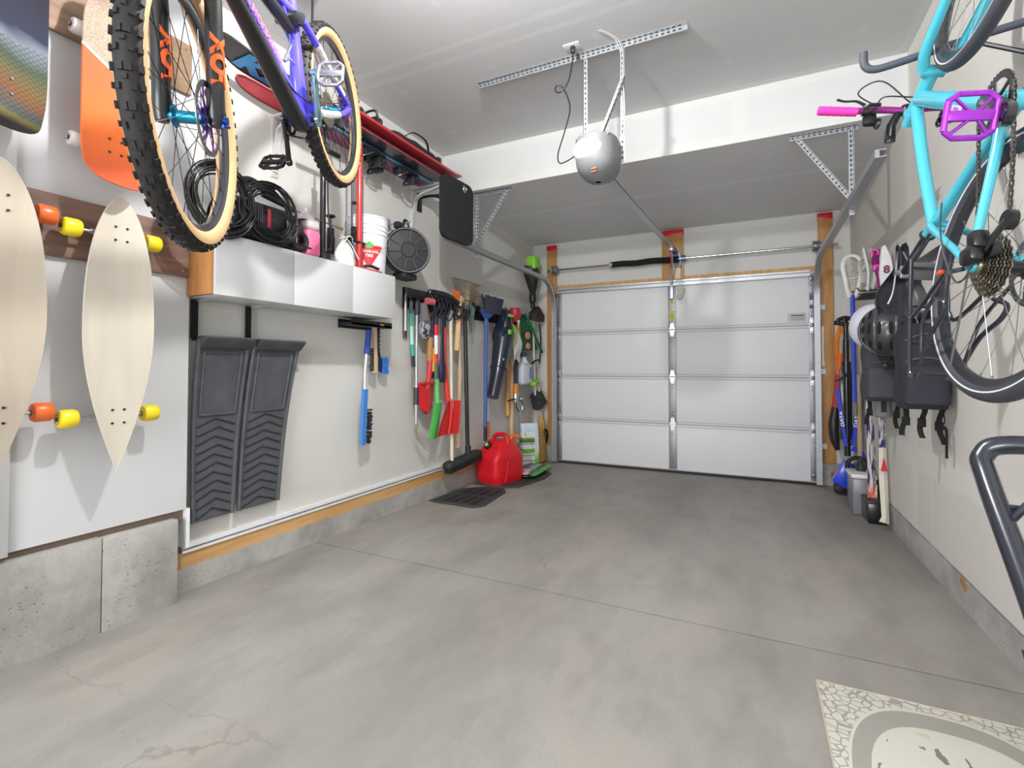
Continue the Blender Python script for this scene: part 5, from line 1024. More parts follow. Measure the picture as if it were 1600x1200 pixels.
for c_, s_ in (((0.262, 4.66, 1.54), (0.02, 0.05, 0.05)), ((0.23, 4.72, 1.72), (0.03, 0.14, 0.03)), ((0.238, 4.56, 1.25), (0.01, 0.025, 0.025))):
    mb = MB(); mb.box(c_, s_, None, 0.004); t.part('lime_trim', mb, LIME, label='lime green trim')
# red cap trowel, cloth, hose bag, spray bottle, wood poles, nozzle
t = seg_tool('red_tool', 'small red headed tool with amber handle on the rail', 'tool', 0.12, (5.09, 1.5))
mb = MB(); mb.lathe([(0, 0), (0.04, 0), (0.075, 0.10), (0.06, 0.16), (0, 0.17)], (0.13, 5.06, 1.68), (0, 0, 1), 18); t.part('red_head', mb, mc('tool_red', (184, 40, 56)))
mb = MB(); mb.cyl((0.13, 5.17, 1.42), (0.13, 5.13, 1.66), 0.025, n=12); t.part('amber_handle', mb, mc('amber', (218, 142, 56)))
mb = MB(); mb.grid(lambda u, v: (0.17+0.02*math.sin(v*9+u*3), 5.06+(0.05+0.20*v)*(u-0.5)-0.04*v, 1.70-0.50*v+0.06*math.sin(u*3.1)*v), 10, 18, tn=(0.004, 0, 0)); solo('cleaning_cloth', 'white cloth hanging crumpled beside the leaf blower', 'cloth', mb, M('cloth_white', (220, 216, 210), 0.9, bump=0.4), group='long tools hung on the left wall')
t = seg_tool('green_bag', 'dark green bag with round orange cutouts hanging on the rail', 'bag', 0.13, (5.40, 1.36))
mb = MB(); mb.prism([(-0.13, 0.33), (-0.02, 0.30), (0.20, 0.20), (0.36, 0.02), (0.42, -0.08), (-0.02, -0.11), (-0.16, -0.06), (-0.12, 0.1)], V(0.10, 5.36, 1.47), (0, 1, 0), (0, 0, 1), -0.05); mb.tube(spl([(0.17, 5.25, 1.79), (0.18, 5.42, 1.66), (0.18, 5.58, 1.50), (0.17, 5.76, 1.36)], 6), 0.016, 8); t.part('bag_body', mb, mc('green_nylon', (24, 112, 70), 0.6))
mb = MB(); mb.sphere((0.155, 5.36, 1.545), (0.02, 0.07, 0.045), 14, 8); mb.sphere((0.155, 5.37, 1.42), (0.02, 0.06, 0.04), 14, 8); t.part('orange_patch', mb, mc('peach', (222, 140, 112), 0.6), label='peach coloured patch')
t = seg_tool('spray_bottle', 'translucent white spray bottle with blue print hung high', 'bottle', 0.12, (5.37, 0.96))
mb = MB(); mb.box((0.12, 5.36, 1.09), (0.09, 0.28, 0.26), None, 0.04, 3); mb.lathe([(0.06, 0), (0.03, 0.05), (0.025, 0.08), (0, 0.08)], (0.12, 5.33, 1.21), (0, 0, 1), 16); t.part('bottle_body', mb, mc('bottle_white', (214, 220, 232), 0.35))
mb = MB(); mb.box((0.12, 5.32, 1.32), (0.05, 0.10, 0.05), None, 0.012); mb.tube(spl([(0.12, 5.27, 1.33), (0.12, 5.22, 1.29)], 3), 0.01, 8); t.part('spray_head', mb, mc('spray_navy', (44, 54, 88)))
mb = MB(); mb.box((0.167, 5.42, 1.10), (0.004, 0.08, 0.14), None, 0.0); t.part('printed_label', mb, mc('label_blue', (130, 144, 196)), label='blue printed label')
for y, z0, z1, mt, lab in ((5.035, 0.62, 1.20, POLED, 'orange brown wooden stick hanging clear of the floor'), (5.13, 0.22, 1.30, POLEW, 'long thin wooden stick standing behind the red can')):
    mb = MB(); mb.tube([V(0.05, y, z0), V(0.05, y, z1)], [0.026, 0.022], 10); solo('wooden_stick', lab, 'stick', mb, mt, group='wooden sticks by the green bag')
t = seg_tool('hose_nozzle', 'chrome sprinkler head with black lever on an orange collar', 'nozzle', 0.11, (5.13, 0.70))
mb = MB(); mb.cyl((0.10, 5.14, 0.98), (0.10, 5.18, 1.52), 0.018, n=12); t.part('navy_pole', mb, mc('navy_pole2', (40, 50, 72)))
mb = MB(); mb.cyl((0.10, 5.14, 0.86), (0.10, 5.14, 0.98), 0.03, n=14); t.part('orange_collar', mb, mc('amber2', (232, 150, 60)))
mb = MB(); mb.tube(spl([(0.10, 5.14, 0.86), (0.10, 5.14, 0.78), (0.11, 5.16, 0.70), (0.12, 5.19, 0.66)], 5), [0.022]*8+[0.016]*8, 10); mb.sphere((0.12, 5.24, 0.80), (0.03, 0.03, 0.03), 12, 8); mb.tube(spl([(0.10, 5.14, 0.80), (0.11, 5.22, 0.80), (0.12, 5.28, 0.74), (0.12, 5.28, 0.66)], 5), 0.008, 8); t.part('chrome_head', mb, CHROME())
mb = MB(); mb.cyl((0.10, 4.95, 0.79), (0.10, 5.18, 0.81), 0.012, n=8); t.part('black_lever', mb, BLACK())
# string trimmer
t = seg_tool('string_trimmer', 'tall string trimmer with lime motor head near the ceiling track', 'trimmer', 0.13, (5.62, 0.70))
mb = MB(); mb.tube([V(0.13, 5.50, 2.42), V(0.13, 5.53, 2.32), V(0.13, 5.56, 2.15), V(0.13, 5.565, 2.08)], [0.085, 0.10, 0.055, 0.035], 14); mb.tube([V(0.13, 5.57, 1.94), V(0.13, 5.565, 1.98), V(0.13, 5.565, 2.06), V(0.13, 5.565, 2.10)], [0.02, 0.045, 0.045, 0.03], 14); t.part('motor_body', mb, mc('trimmer_black', (32, 34, 36)))
mb = MB(); mb.box((0.16, 5.52, 2.44), (0.12, 0.17, 0.17), None, 0.03); mb.box((0.17, 5.57, 2.30), (0.08, 0.10, 0.09), None, 0.02); t.part('lime_cover', mb, LIME, label='lime green cover')
mb = MB(); mb.cyl((0.13, 5.57, 1.95), (0.13, 5.60, 1.30), 0.014, n=12); mb.cyl((0.13, 5.60, 1.30), (0.13, 5.64, 0.82), 0.014, n=12); t.part('shaft', mb, mc('shaft_white', (206, 206, 204), 0.35))
mb = MB(); mb.prism([(-0.17, -0.06), (0.17, -0.06), (0.20, 0.02), (0.02, 0.12), (-0.15, 0.03)], V(0.20, 5.58, 1.80), (0, 1, 0), (0, 0, 1), -0.06); mb.box((0.13, 5.57, 1.92), (0.04, 0.08, 0.06), None, 0.01); t.part('front_handle', mb, mc('trimmer_black', (32, 34, 36)))
mb = MB(); mb.tube(spl([(0.14, 5.75, 1.72), (0.15, 5.77, 1.5), (0.14, 5.76, 1.28), (0.14, 5.74, 1.22)], 5), 0.018, 8, flat=0.3); mb.tube(spl([(0.14, 5.45, 1.19), (0.15, 5.60, 1.25), (0.14, 5.76, 1.26)], 5), 0.012, 8); t.part('strap', mb, BLACK())
mb = MB(); mb.cyl((0.13, 5.66, 0.83), (0.16, 5.74, 0.71), 0.085, n=20); mb.cyl((0.16, 5.60, 0.76), (0.16, 5.66, 0.68), 0.07, n=16); t.part('spool_head', mb, mc('spool_grey', (58, 60, 60)))
mb = MB(); mb.box((0.15, 5.56, 0.98), (0.08, 0.14, 0.05), Matrix.Rotation(0.3, 3, 'X'), 0.015); t.part('lime_guard', mb, LIME, label='lime green guard')
# corn broom
t = Thing('corn_broom', 'straw corn broom standing upright in the far left corner', 'broom', (0.17, 5.76, fz(5.76)))
STRAW = M('straw', (206, 164, 92), 0.8, var=0.25, scale=60, bump=0.8)
mb = MB(); mb.grid(lambda u, v: (0.17+(0.035+0.012*u)*math.cos(2*math.pi*v), 5.74+(0.055+0.115*u**1.3+0.004*math.sin(40*2*math.pi*v))*math.sin(2*math.pi*v), 0.42-0.42*u+0.0), 14, 80, 0.002)
mb.lathe([(0.020, 0.14), (0.035, 0.10), (0.058, 0.0), (0.055, -0.02)], (0.17, 5.735, 0.42), (0, 0, 1), 24); t.part('straw_head', mb, STRAW)
mb = MB()
for z, w_ in ((0.405, 0.060), (0.36, 0.067), (0.315, 0.075)): mb.tube([V(0.17+0.042*math.cos(a), 5.74+w_*math.sin(a), z) for a in [2*math.pi*i/28 for i in range(28)]], 0.0035, 6, closed=True)
t.part('stitching', mb, M('stitch_red', (150, 90, 60), 0.7))
mb = MB(); mb.cyl((0.17, 5.735, 0.54), (0.15, 5.70, 0.98), 0.0125, n=12); t.part('handle', mb, POLEW)
mb = MB(); mb.sphere((0.19, 5.84, 0.30), (0.035, 0.04, 0.09), 14, 8); mb.sphere((0.18, 5.80, 0.38), (0.03, 0.04, 0.04), 12, 8); solo('black_brush', 'small black brush hanging on the corn broom', 'brush', mb, BLACK())
# ---------------------------------------------------------------- jerry can and bags on the floor
F0 = fz(4.5)
t = Thing('fuel_can', 'red plastic fuel can with black cap and orange spout', 'fuel can', (0.225, 4.51, F0+0.012), R=Matrix.Rotation(math.radians(-14), 3, 'Z'))
mb = MB()
def can(u, v):
    z = 0.41*u; th = 2*math.pi*v; e = 0.42
    k = 1.0 if u < 0.62 else 1-((u-0.62)/0.38)**1.5*0.38
    ky = 1.0 if u < 0.58 else 1-((u-0.58)/0.42)**1.4*0.62
    b = 0.93+0.07*min(1, u*6)
    ct, st = math.cos(th), math.sin(th)
    return (0.165*b*k*math.copysign(abs(ct)**e, ct)*1.0, 0.225*b*ky*math.copysign(abs(st)**e, st), z)
mb.grid(can, 24, 56, 0.002); mb.bx((-0.145, -0.18, 0.0), (0.145, 0.18, 0.01), 0.004); mb.bx((-0.10, -0.07, 0.35), (0.10, 0.07, 0.412), 0.02)
RC = M('red_polyethylene', (214, 22, 36), 0.38, var=0.03, spec=0.5); t.part('can_body', mb, RC, local=True, ang=50)
mb = MB(); mb.tube(spl([(-0.09, 0, 0.39), (-0.07, 0, 0.445), (0.0, 0, 0.468), (0.06, 0, 0.465), (0.10, 0.0, 0.43), (0.11, 0, 0.36)], 6), 0.023, 14); t.part('handle', mb, RC, local=True)
mb = MB(); mb.tube([(0.160, -0.10, 0.02), (0.164, -0.06, 0.22), (0.120, -0.02, 0.36)], 0.008, 8); t.part('moulded_rib', mb, RC, local=True)
mb = MB(); mb.lathe([(0, 0), (0.038, 0), (0.040, 0.03), (0.034, 0.036), (0, 0.036)], (-0.03, -0.135, 0.355), (-0.15, -0.75, 0.65), 24); t.part('cap', mb, BLACK(), local=True, label='black screw cap')
mb = MB(); mb.lathe([(0, 0.036), (0.02, 0.036), (0.02, 0.039), (0, 0.039)], (-0.03, -0.135, 0.355), (-0.15, -0.75, 0.65), 20); t.part('cap_disc', mb, mc('lime_disc', (220, 222, 120)), local=True, label='pale yellow disc on the cap')
mb = MB(); mb.tube(spl([(0.02, 0.11, 0.38), (0.04, 0.15, 0.44), (0.08, 0.20, 0.43)], 5), [0.03]*5+[0.018]*6, 12); t.part('spout', mb, mc('spout_orange', (240, 110, 30)), local=True, label='orange spout')
def bag_mat():
    m, nt, b = base('seed_bag_print'); pos = _n(nt, 'ShaderNodeTexCoord').outputs['Object']; sp = _n(nt, 'ShaderNodeSeparateXYZ'); nt.links.new(pos, sp.inputs[0]); z = sp.outputs[2]
    front = ramp(nt, mathn(nt, 'MULTIPLY', z, 2.0), [(0.0, (60, 150, 60)), (0.07, (226, 230, 232)), (0.17, (90, 110, 150)), (0.19, (226, 230, 232)), (0.30, (110, 130, 160)), (0.315, (228, 232, 234)), (0.36, (118, 190, 60)), (0.46, (228, 232, 234)), (0.56, (100, 110, 150)), (0.575, (228, 232, 234)), (0.60, (96, 130, 66)), (0.68, (150, 190, 80)), (0.72, (232, 234, 238)), (0.85, (200, 218, 232)), (0.92, (214, 226, 236))], 'CONSTANT').outputs[0]
    grass = ramp(nt, mathn(nt, 'ADD', mathn(nt, 'MULTIPLY', z, 2.0), mathn(nt, 'MULTIPLY', noise(nt, mapping(nt, pos, (1, 40, 3)), 3, 4), 0.22)), [(0.1, (60, 150, 40)), (0.3, (120, 200, 60)), (0.45, (214, 232, 190)), (0.6, (226, 232, 232)), (0.9, (206, 222, 232))]).outputs[0]
    c = mixc(nt, mathn(nt, 'GREATER_THAN', sp.outputs[1], 0.04), front, grass); nt.links.new(c, b.inputs['Base Color']); b.inputs['Roughness'].default_value = 0.35; return m
t = Thing('seed_bag', 'upright white and green grass seed bag behind the red can', 'bag', (0.19, 5.32, fz(5.3)+0.001), R=Matrix.Rotation(math.radians(-42), 3, 'Z'))
mb = MB(); mb.grid(lambda u, v: ((0.070*(1-max(0, u-0.70)*2.4)+0.006*math.sin(u*14+v*9))*math.copysign(abs(math.cos(2*math.pi*v))**0.6, math.cos(2*math.pi*v)), (0.118-0.008*u)*math.copysign(abs(math.sin(2*math.pi*v))**0.5, math.sin(2*math.pi*v)), 0.52*u), 18, 40, 0.002); mb.bx((-0.05, -0.10, 0.0), (0.05, 0.10, 0.006)); t.part('bag_body', mb, bag_mat(), local=True)
mb = MB(); mb.grid(lambda u, v: (0.071+0.002, -0.10+0.07*math.cos(2*math.pi*v)*0.4+0.05, 0.40+0.018*math.sin(2*math.pi*v)*(1-u*0.01)), 1, 18, 0.001); mb.torus((0.052, -0.055, 0.405), (1, 0, 0.3), 0.026, 0.005, 24, 6, 1.0); t.part('round_logo', mb, mc('bag_logo_green', (40, 130, 60)), local=True, label='round green logo')
t = Thing('soil_bag', 'flat green and pink bag lying on the floor beside the can', 'bag', (0.37, 4.98, fz(5)+0.02), R=Matrix.Rotation(math.radians(4), 3, 'Z'))
def soil_mat():
    m, nt, b = base('soil_bag_print'); pos = _n(nt, 'ShaderNodeTexCoord').outputs['Object']; sp = _n(nt, 'ShaderNodeSeparateXYZ'); nt.links.new(pos, sp.inputs[0])
    c = ramp(nt, mathn(nt, 'MULTIPLY_ADD', sp.outputs[0], 2.4, 0.5), [(0.0, (70, 52, 48)), (0.35, (60, 44, 44)), (0.5, (120, 118, 122)), (0.6, (170, 172, 176)), (0.7, (60, 52, 50)), (0.78, (52, 160, 60)), (1.0, (40, 140, 50))]).outputs[0]
    pk = mathn(nt, 'MULTIPLY', mathn(nt, 'LESS_THAN', sp.outputs[1], -0.13), mathn(nt, 'LESS_THAN', sp.outputs[0], 0.06)); c = mixc(nt, pk, c, mixc(nt, mathn(nt, 'GREATER_THAN', noise(nt, pos, 22, 3), 0.5), lin((222, 120, 160)), lin((226, 220, 214))))
    nt.links.new(c, b.inputs['Base Color']); b.inputs['Roughness'].default_value = 0.3; return m
mb = MB(); mb.grid(lambda u, v: (0.15*math.copysign(abs(math.cos(2*math.pi*v))**0.6, math.cos(2*math.pi*v))*(1-abs(2*u-1)**6*0.15), -0.31+0.62*u, 0.032+(0.030*(1-abs(2*u-1)**5*0.8)+0.004*math.sin(u*23+v*11))*math.sin(2*math.pi*v)), 24, 36, 0.002); t.part('bag_body', mb, soil_mat(), local=True)
t = Thing('chemical_bottle', 'dark teal printed bottle squeezed behind the red can', 'bottle', (0.20, 4.90, fz(4.9)+0.012))
mb = MB(); mb.lathe([(0, 0), (0.05, 0), (0.052, 0.22), (0.04, 0.27), (0.018, 0.30), (0, 0.30)], (0.20, 4.915, fz(4.9)+0.02), (0, 0, 1), 20); t.part('bottle_body', mb, mc('teal_dark', (34, 70, 76), 0.35))
mb = MB(); mb.lathe([(0, 0), (0.022, 0), (0.022, 0.04), (0.012, 0.06), (0, 0.06)], (0.20, 4.915, fz(4.9)+0.315), (0, 0, 1), 16); t.part('cap', mb, mc('spout_orange', (240, 110, 30)))
mb = MB(); mb.cyl((0.20, 4.915, fz(4.9)+0.10), (0.20, 4.915, fz(4.9)+0.19), 0.0535, n=24); t.part('printed_label', mb, M('label_mixed', (170, 190, 180), 0.5, var=0.45, scale=60))
def floor_mat(pts, y_, label, slots_=True):
    cx_ = sum(p[0] for p in pts)/len(pts); cy_ = sum(p[1] for p in pts)/len(pts); z = fz(cy_)
    t = Thing('floor_mat', label, 'mat', (cx_, cy_, z+0.001), group='black rubber mats on the floor')
    tilt = Matrix.Rotation(-0.0141, 3, 'X')
    mb = MB(); mb.prism([(x-cx_, y-cy_) for x, y in pts], V(cx_, cy_, z+0.002), (1, 0, 0), tilt @ V(0, 1, 0), 0.007); t.part('sheet', mb, M('mat_black', (58, 60, 60), 0.7, bump=0.3, scale=60))
    mb = MB(); N = len(pts); mb.tube([V(cx_+(x-cx_)*0.95, cy_+(y-cy_)*0.96, z+0.010-0.0141*(y-cy_)) for x, y in pts], 0.004, 6, closed=True); t.part('raised_rim', mb, M('mat_rim', (76, 80, 80), 0.6))
    if slots_:
        for i in range(4):
            for j in range(2):
                mb = MB(); x_ = cx_-0.125+0.085*i; yy = cy_-0.15+0.29*j; mb.box((x_, yy, z+0.0095-0.0141*(yy-cy_)), (0.048, 0.23, 0.003), tilt, 0.001); t.part('tread_panel', mb, M('mat_recess', (30, 31, 32), 0.8))
    return t
floor_mat([(0.055, 3.52), (0.14, 3.50), (0.50, 3.50), (0.56, 3.58), (0.50, 4.10), (0.40, 4.24), (0.26, 4.24), (0.06, 4.02)], 0, 'black rubber mat flat on the concrete in front of the fuel can')
floor_mat([(0.06, 4.26), (0.40, 4.24), (0.52, 4.32), (0.60, 4.80), (0.56, 5.10), (0.30, 5.26), (0.06, 5.2)], 0, 'black rubber mat under the red fuel can', False)
# ================================================================ bicycles
def rotY(a): return Matrix.Rotation(a, 4, 'Y')
def wheel(t, name, c, S, r, w, spec):
    """wheel standing in its X-Z plane, axle along Y; rim is the part, the rest its sub-parts"""
    W = Matrix.Translation(V(c)) @ S.to_4x4()
    rr_ = r-w*0.80                       # bead seat radius
    rw = spec.get('rimw', 0.030)
    mb = MB(); mb.ring([(rr_+0.002, -rw/2), (rr_+0.004, -rw/2+0.003), (rr_-0.004, 0), (rr_+0.004, rw/2-0.003), (rr_+0.002, rw/2), (rr_-0.012, rw/2-0.001), (rr_-0.026, rw*0.22), (rr_-0.028, 0), (rr_-0.026, -rw*0.22), (rr_-0.012, -rw/2+0.001)], (0, 0, 0), (0, 1, 0), 96)
    rim = t.part(name, mb.xf(W), spec['rim'], local=True)
    mb = MB(); prof = []
    n = 14
    for i in range(n+1):
        a = math.radians(-150+300*i/n); prof.append((r-w/2+w/2*math.cos(a), w/2*math.sin(a)))
    prof += [(r-w/2+(w/2-0.004)*math.cos(math.radians(a_)), (w/2-0.004)*math.sin(math.radians(a_))) for a_ in (150, 90, 0, -90, -150)]
    mb.ring(prof, (0, 0, 0), (0, 1, 0), 96)
    if spec.get('knobs'):
        K = spec['knobs']
        for i in range(K):
            a = 2*math.pi*i/K
            def blk(da, lat, ln, wd, ht, tilt):
                aa = a+da; R0 = Matrix((V(-math.sin(aa), 0, math.cos(aa)), V(0, 1, 0)*math.cos(tilt)+V(math.cos(aa), 0, math.sin(aa))*(-math.sin(tilt)), V(math.cos(aa), 0, math.sin(aa))*math.cos(tilt)+V(0, 1, 0)*math.sin(tilt))).transposed()
                rad = V(math.cos(aa), 0, math.sin(aa)); cc = rad*(r-w/2)+(rad*math.cos(tilt)+V(0, 1, 0)*math.sin(tilt))*(w/2+ht/2-0.001)
                mb.box(cc+V(0, lat, 0)*0, (ln, wd, ht), R0)
            d_ = 2*math.pi/K
            if i % 2: blk(0, 0, 0.016, 0.013, 0.006, 0.22); blk(0, 0, 0.016, 0.013, 0.006, -0.22)
            else: blk(0, 0, 0.013, 0.010, 0.006, 0.45); blk(0, 0, 0.013, 0.010, 0.006, -0.45); blk(d_*0.5, 0, 0.010, 0.010, 0.005, 0.0)
            for sg in (1, -1): blk(0, 0, 0.016 if i % 2 else 0.012, 0.010, 0.007, sg*1.0)
    t.part('tire', mb.xf(W), spec['tire'], local=True, parent=rim)
    if spec.get('wall'):
        mb = MB()
        for sg in (1, -1):
            pr = [(r-w/2+(w/2+0.0012)*math.cos(math.radians(a_)), sg*(w/2+0.0012)*math.sin(math.radians(a_))) for a_ in (72, 90, 110, 130, 148)]
            pr += [(p[0], p[1]-sg*0.001) for p in reversed(pr)]; mb.ring(pr, (0, 0, 0), (0, 1, 0), 96)
        t.part('sidewall', mb.xf(W), spec['wall'], local=True, parent=rim, label=spec.get('wall_label'))
    if spec.get('stripe'):
        mb = MB()
        for sg in (1, -1):
            pr = [(r-w/2+(w/2+0.001)*math.cos(math.radians(a_)), sg*(w/2+0.001)*math.sin(math.radians(a_))) for a_ in (93, 104)]
            pr += [(p[0], p[1]-sg*0.002) for p in reversed(pr)]; mb.ring(pr, (0, 0, 0), (0, 1, 0), 96)
        t.part('reflective_stripe', mb.xf(W), spec['stripe'], local=True, parent=rim, label='white reflective stripe')
    hw = spec.get('hubw', 0.055)
    mb = MB(); mb.lathe([(0.0, -hw-0.012), (0.010, -hw-0.012), (0.012, -hw*0.72), (0.030, -hw*0.68), (0.030, -hw*0.62), (0.017, -hw*0.5), (0.016, hw*0.5), (0.030, hw*0.62), (0.030, hw*0.68), (0.012, hw*0.72), (0.010, hw+0.012), (0, hw+0.012)], (0, 0, 0), (0, 1, 0), 24)
    t.part('hub', mb.xf(W), spec['hub'], local=True, parent=rim, label=spec.get('hub_label'))
    NS = 28; k = NS//4; rr2 = rr_-0.024
    for sg in (1, -1):
        for dr in (1, -1):
            f_ = sg*hw*0.65; a0 = 0.0; a1 = dr*0.95
            mb = MB(); mb.tube([V(0.027*math.cos(a1), f_, 0.027*math.sin(a1)), V(rr2, sg*0.003, 0)], 0.0011, 5)
            mb.cyl((rr2-0.012, sg*0.003, 0), (rr2+0.002, sg*0.003, 0), 0.0022, n=6)
            me = mb.mesh('spoke', spec['spoke'])
            off = (0 if sg > 0 else math.pi/NS*2)+(0 if dr > 0 else 2*math.pi/NS*2)
            for i in range(k): t.ref('spoke', me, parent=rim, mat=W @ rotY(off+2*math.pi*i/k))
    if spec.get('rotor'):
        sg = spec['rotor']; mb = MB()
        mb.ring([(0.100, -0.0012), (0.100, 0.0012), (0.084, 0.0012), (0.084, -0.0012)], (0, sg*(hw-0.008), 0), (0, 1, 0), 64)
        for i in range(36):
            a = 2*math.pi*i/36; mb.m(1).cyl((0.092*math.cos(a), sg*(hw-0.008)-0.0016, 0.092*math.sin(a)), (0.092*math.cos(a), sg*(hw-0.008)+0.0016, 0.092*math.sin(a)), 0.003, n=6)
        t.part('brake_rotor', mb.xf(W), [M('rotor_steel', (150, 152, 156), 0.3, 0.9), HOLE], local=True, parent=rim)
        mb = MB()
        for i in range(6):
            a = 2*math.pi*i/6; b2 = a+0.5
            mb.tube([V(0.022*math.cos(a), sg*(hw-0.008), 0.022*math.sin(a)), V(0.058*math.cos((a+b2)/2), sg*(hw-0.008), 0.058*math.sin((a+b2)/2)), V(0.086*math.cos(b2), sg*(hw-0.008), 0.086*math.sin(b2))], [0.010, 0.006, 0.006], 6, flat=0.35, up=(0, 1, 0))
        t.part('rotor_carrier', mb.xf(W), spec.get('carrier', M('rotor_steel', (150, 152, 156), 0.3, 0.9)), local=True, parent=rim, label=spec.get('carrier_label'))
    if spec.get('cassette'):
        mb = MB()
        for i in range(9):
            rad = 0.084-0.0062*i; y = -hw*0.42-0.0045*i; nt_ = 22
            out = []
            for j in range(nt_*4):
                a = 2*math.pi*j/(nt_*4); rr3 = rad if j % 4 in (0, 1) else rad-0.005; out.append((rr3*math.cos(a), rr3*math.sin(a)))
            mb.m(i % 2).prism(out, (0, y, 0), (1, 0, 0), (0, 0, 1), 0.0018)
        mb.m(0).cyl((0, -hw*0.4, 0), (0, -hw*0.4-0.042, 0), 0.026, n=20)
        t.part('cassette', mb.xf(W), [M('cassette_steel', (176, 168, 152), 0.3, 0.9), M('cassette_dark', (112, 106, 96), 0.35, 0.85)], local=True, parent=rim)
    return rim
def pedal(t, name, c, sg, mat, T=None, size=(0.100, 0.098), label=None):
    """open cage platform pedal; axle along Y, sg = which way it points"""
    W = Matrix.Translation(V(c)) @ (T or Matrix.Identity(4)); L_, Wd = size; y0 = sg*0.008; y1 = sg*(0.008+Wd); mb = MB()
    for xs in (-1, 1):
        mb.tube([(xs*L_*0.34, y0, 0), (xs*L_*0.5, y0+sg*0.02, 0), (xs*L_*0.5, y1-sg*0.02, 0), (xs*L_*0.34, y1, 0)], 0.0075, 8)
        mb.tube([(xs*L_*0.42, y0+sg*0.012, 0), (0, y0+sg*Wd*0.42, 0), (xs*L_*0.42, y1-sg*0.012, 0)], 0.005, 6)
    mb.tube([(-L_*0.34, y1, 0), (L_*0.34, y1, 0)], 0.0075, 8); mb.tube([(-L_*0.34, y0, 0), (L_*0.34, y0, 0)], 0.0075, 8)
    mb.box((0, (y0+y1)/2, 0), (0.026, Wd*0.96, 0.014), None, 0.004)
    for xs in (-1, 1):
        for q in (0.2, 0.5, 0.8):
            mb.cyl((xs*L_*0.5, y0+sg*Wd*q, -0.011), (xs*L_*0.5, y0+sg*Wd*q, 0.011), 0.002, n=6)
    return t.part(name, mb.xf(W), mat, local=True, label=label)
def arm(t, name, bb, ang, y0, y1, L_, mat, label=None, r0=0.017, r1=0.014):
    d = V(math.cos(ang), 0, math.sin(ang)); b0 = V(bb[0], y0, bb[2]); e = V(bb[0], y1, bb[2])+d*L_
    mb = MB(); mb.tube([b0-d*0.012, b0+d*0.01, b0+(e-b0)*0.5, e-d*0.01, e+d*0.016], [r0*0.7, r0*1.3, r1*1.05, r1*1.15, r1*0.7], 14, flat=0.62, up=(0, 1, 0))
    mb.cyl(b0-V(0, 0.006, 0), b0+V(0, 0.006, 0), r0*1.25, n=20); mb.cyl(e-V(0, 0.009, 0), e+V(0, 0.009, 0), r1*1.05, n=16)
    t.part(name, mb, mat, local=True, label=label); return e
def chainring(t, bb, y, rad, n, mat):
    mb = MB(); out = []
    for j in range(n*4):
        a = 2*math.pi*j/(n*4); r3 = rad if j % 4 in (0, 1) else rad-0.006; out.append((r3*math.cos(a), r3*math.sin(a)))
    inner = [(rad*0.74*math.cos(2*math.pi*j/(n*4)), rad*0.74*math.sin(2*math.pi*j/(n*4))) for j in range(n*4)]
    vs = [V(bb[0]+x, y+q, bb[2]+z) for q in (-0.0015, 0.0015) for (x, z) in out+inner]; N = n*4; fs = []
    for j in range(N):
        k = (j+1) % N; fs += [(j, k, N+k, N+j), (2*N+j, 2*N+k, 3*N+k, 3*N+j), (j, k, 2*N+k, 2*N+j), (N+j, N+k, 3*N+k, 3*N+j)]
    mb._faces(vs, fs)
    for i in range(5):
        a = 2*math.pi*i/5; mb.tube([V(bb[0], y, bb[2]), V(bb[0]+rad*0.8*math.cos(a), y, bb[2]+rad*0.8*math.sin(a))], 0.008, 6, flat=0.4, up=(0, 1, 0))
    t.part('chainring', mb, mat, local=True)
def chain(t, pts, mat):
    P = spl(pts, 10) ; mb = MB(); L_ = 0; out = [P[0]]
    for i in range(1, len(P)):
        seg = P[i]-P[i-1]; 
        while seg.length > 0.0127: seg_d = seg.normalized()*0.0127; out.append(out[-1]+seg_d); seg = P[i]-out[-1]
    for i in range(len(out)-1):
        a, b_ = out[i], out[i+1]; d = (b_-a).normalized(); s_ = V(0, 1, 0); n_ = d.cross(s_).normalized(); R = Matrix((d, s_, n_)).transposed()
        w_ = 0.0035 if i % 2 else 0.0022
        for sg in (1, -1): mb.box((a+b_)/2+s_*sg*w_, (0.0165, 0.001, 0.0075), R)
        mb.cyl(a-s_*0.004, a+s_*0.004, 0.0032, n=6)
    t.part('chain', mb, mat, local=True)
def lever(t, cpos, bar, fwdv, sg, mat, nm='brake_lever'):
    c = V(cpos); b_ = V(bar).normalized(); f_ = V(fwdv).normalized(); mb = MB()
    mb.cyl(c-b_*0.012, c+b_*0.012, 0.018, n=16); mb.tube([c+f_*0.012, c+f_*0.03-b_*sg*0.02, c+f_*0.034-b_*sg*0.055], [0.010, 0.012, 0.008], 10)
    mb.tube(spl([c+f_*0.035+b_*sg*0.0, c+f_*0.06+b_*sg*0.03, c+f_*0.062+b_*sg*0.07, c+f_*0.075+b_*sg*0.10], 5), [0.008, 0.005, 0.006], 8, flat=0.6)
    t.part(nm, mb, mat, local=True)
DRK = M('bike_black', (22, 23, 26), 0.35, coat=0.3); SPK = M('spoke_black', (40, 40, 44), 0.35, 0.7); SPKS = M('spoke_steel', (150, 150, 152), 0.3, 0.9)
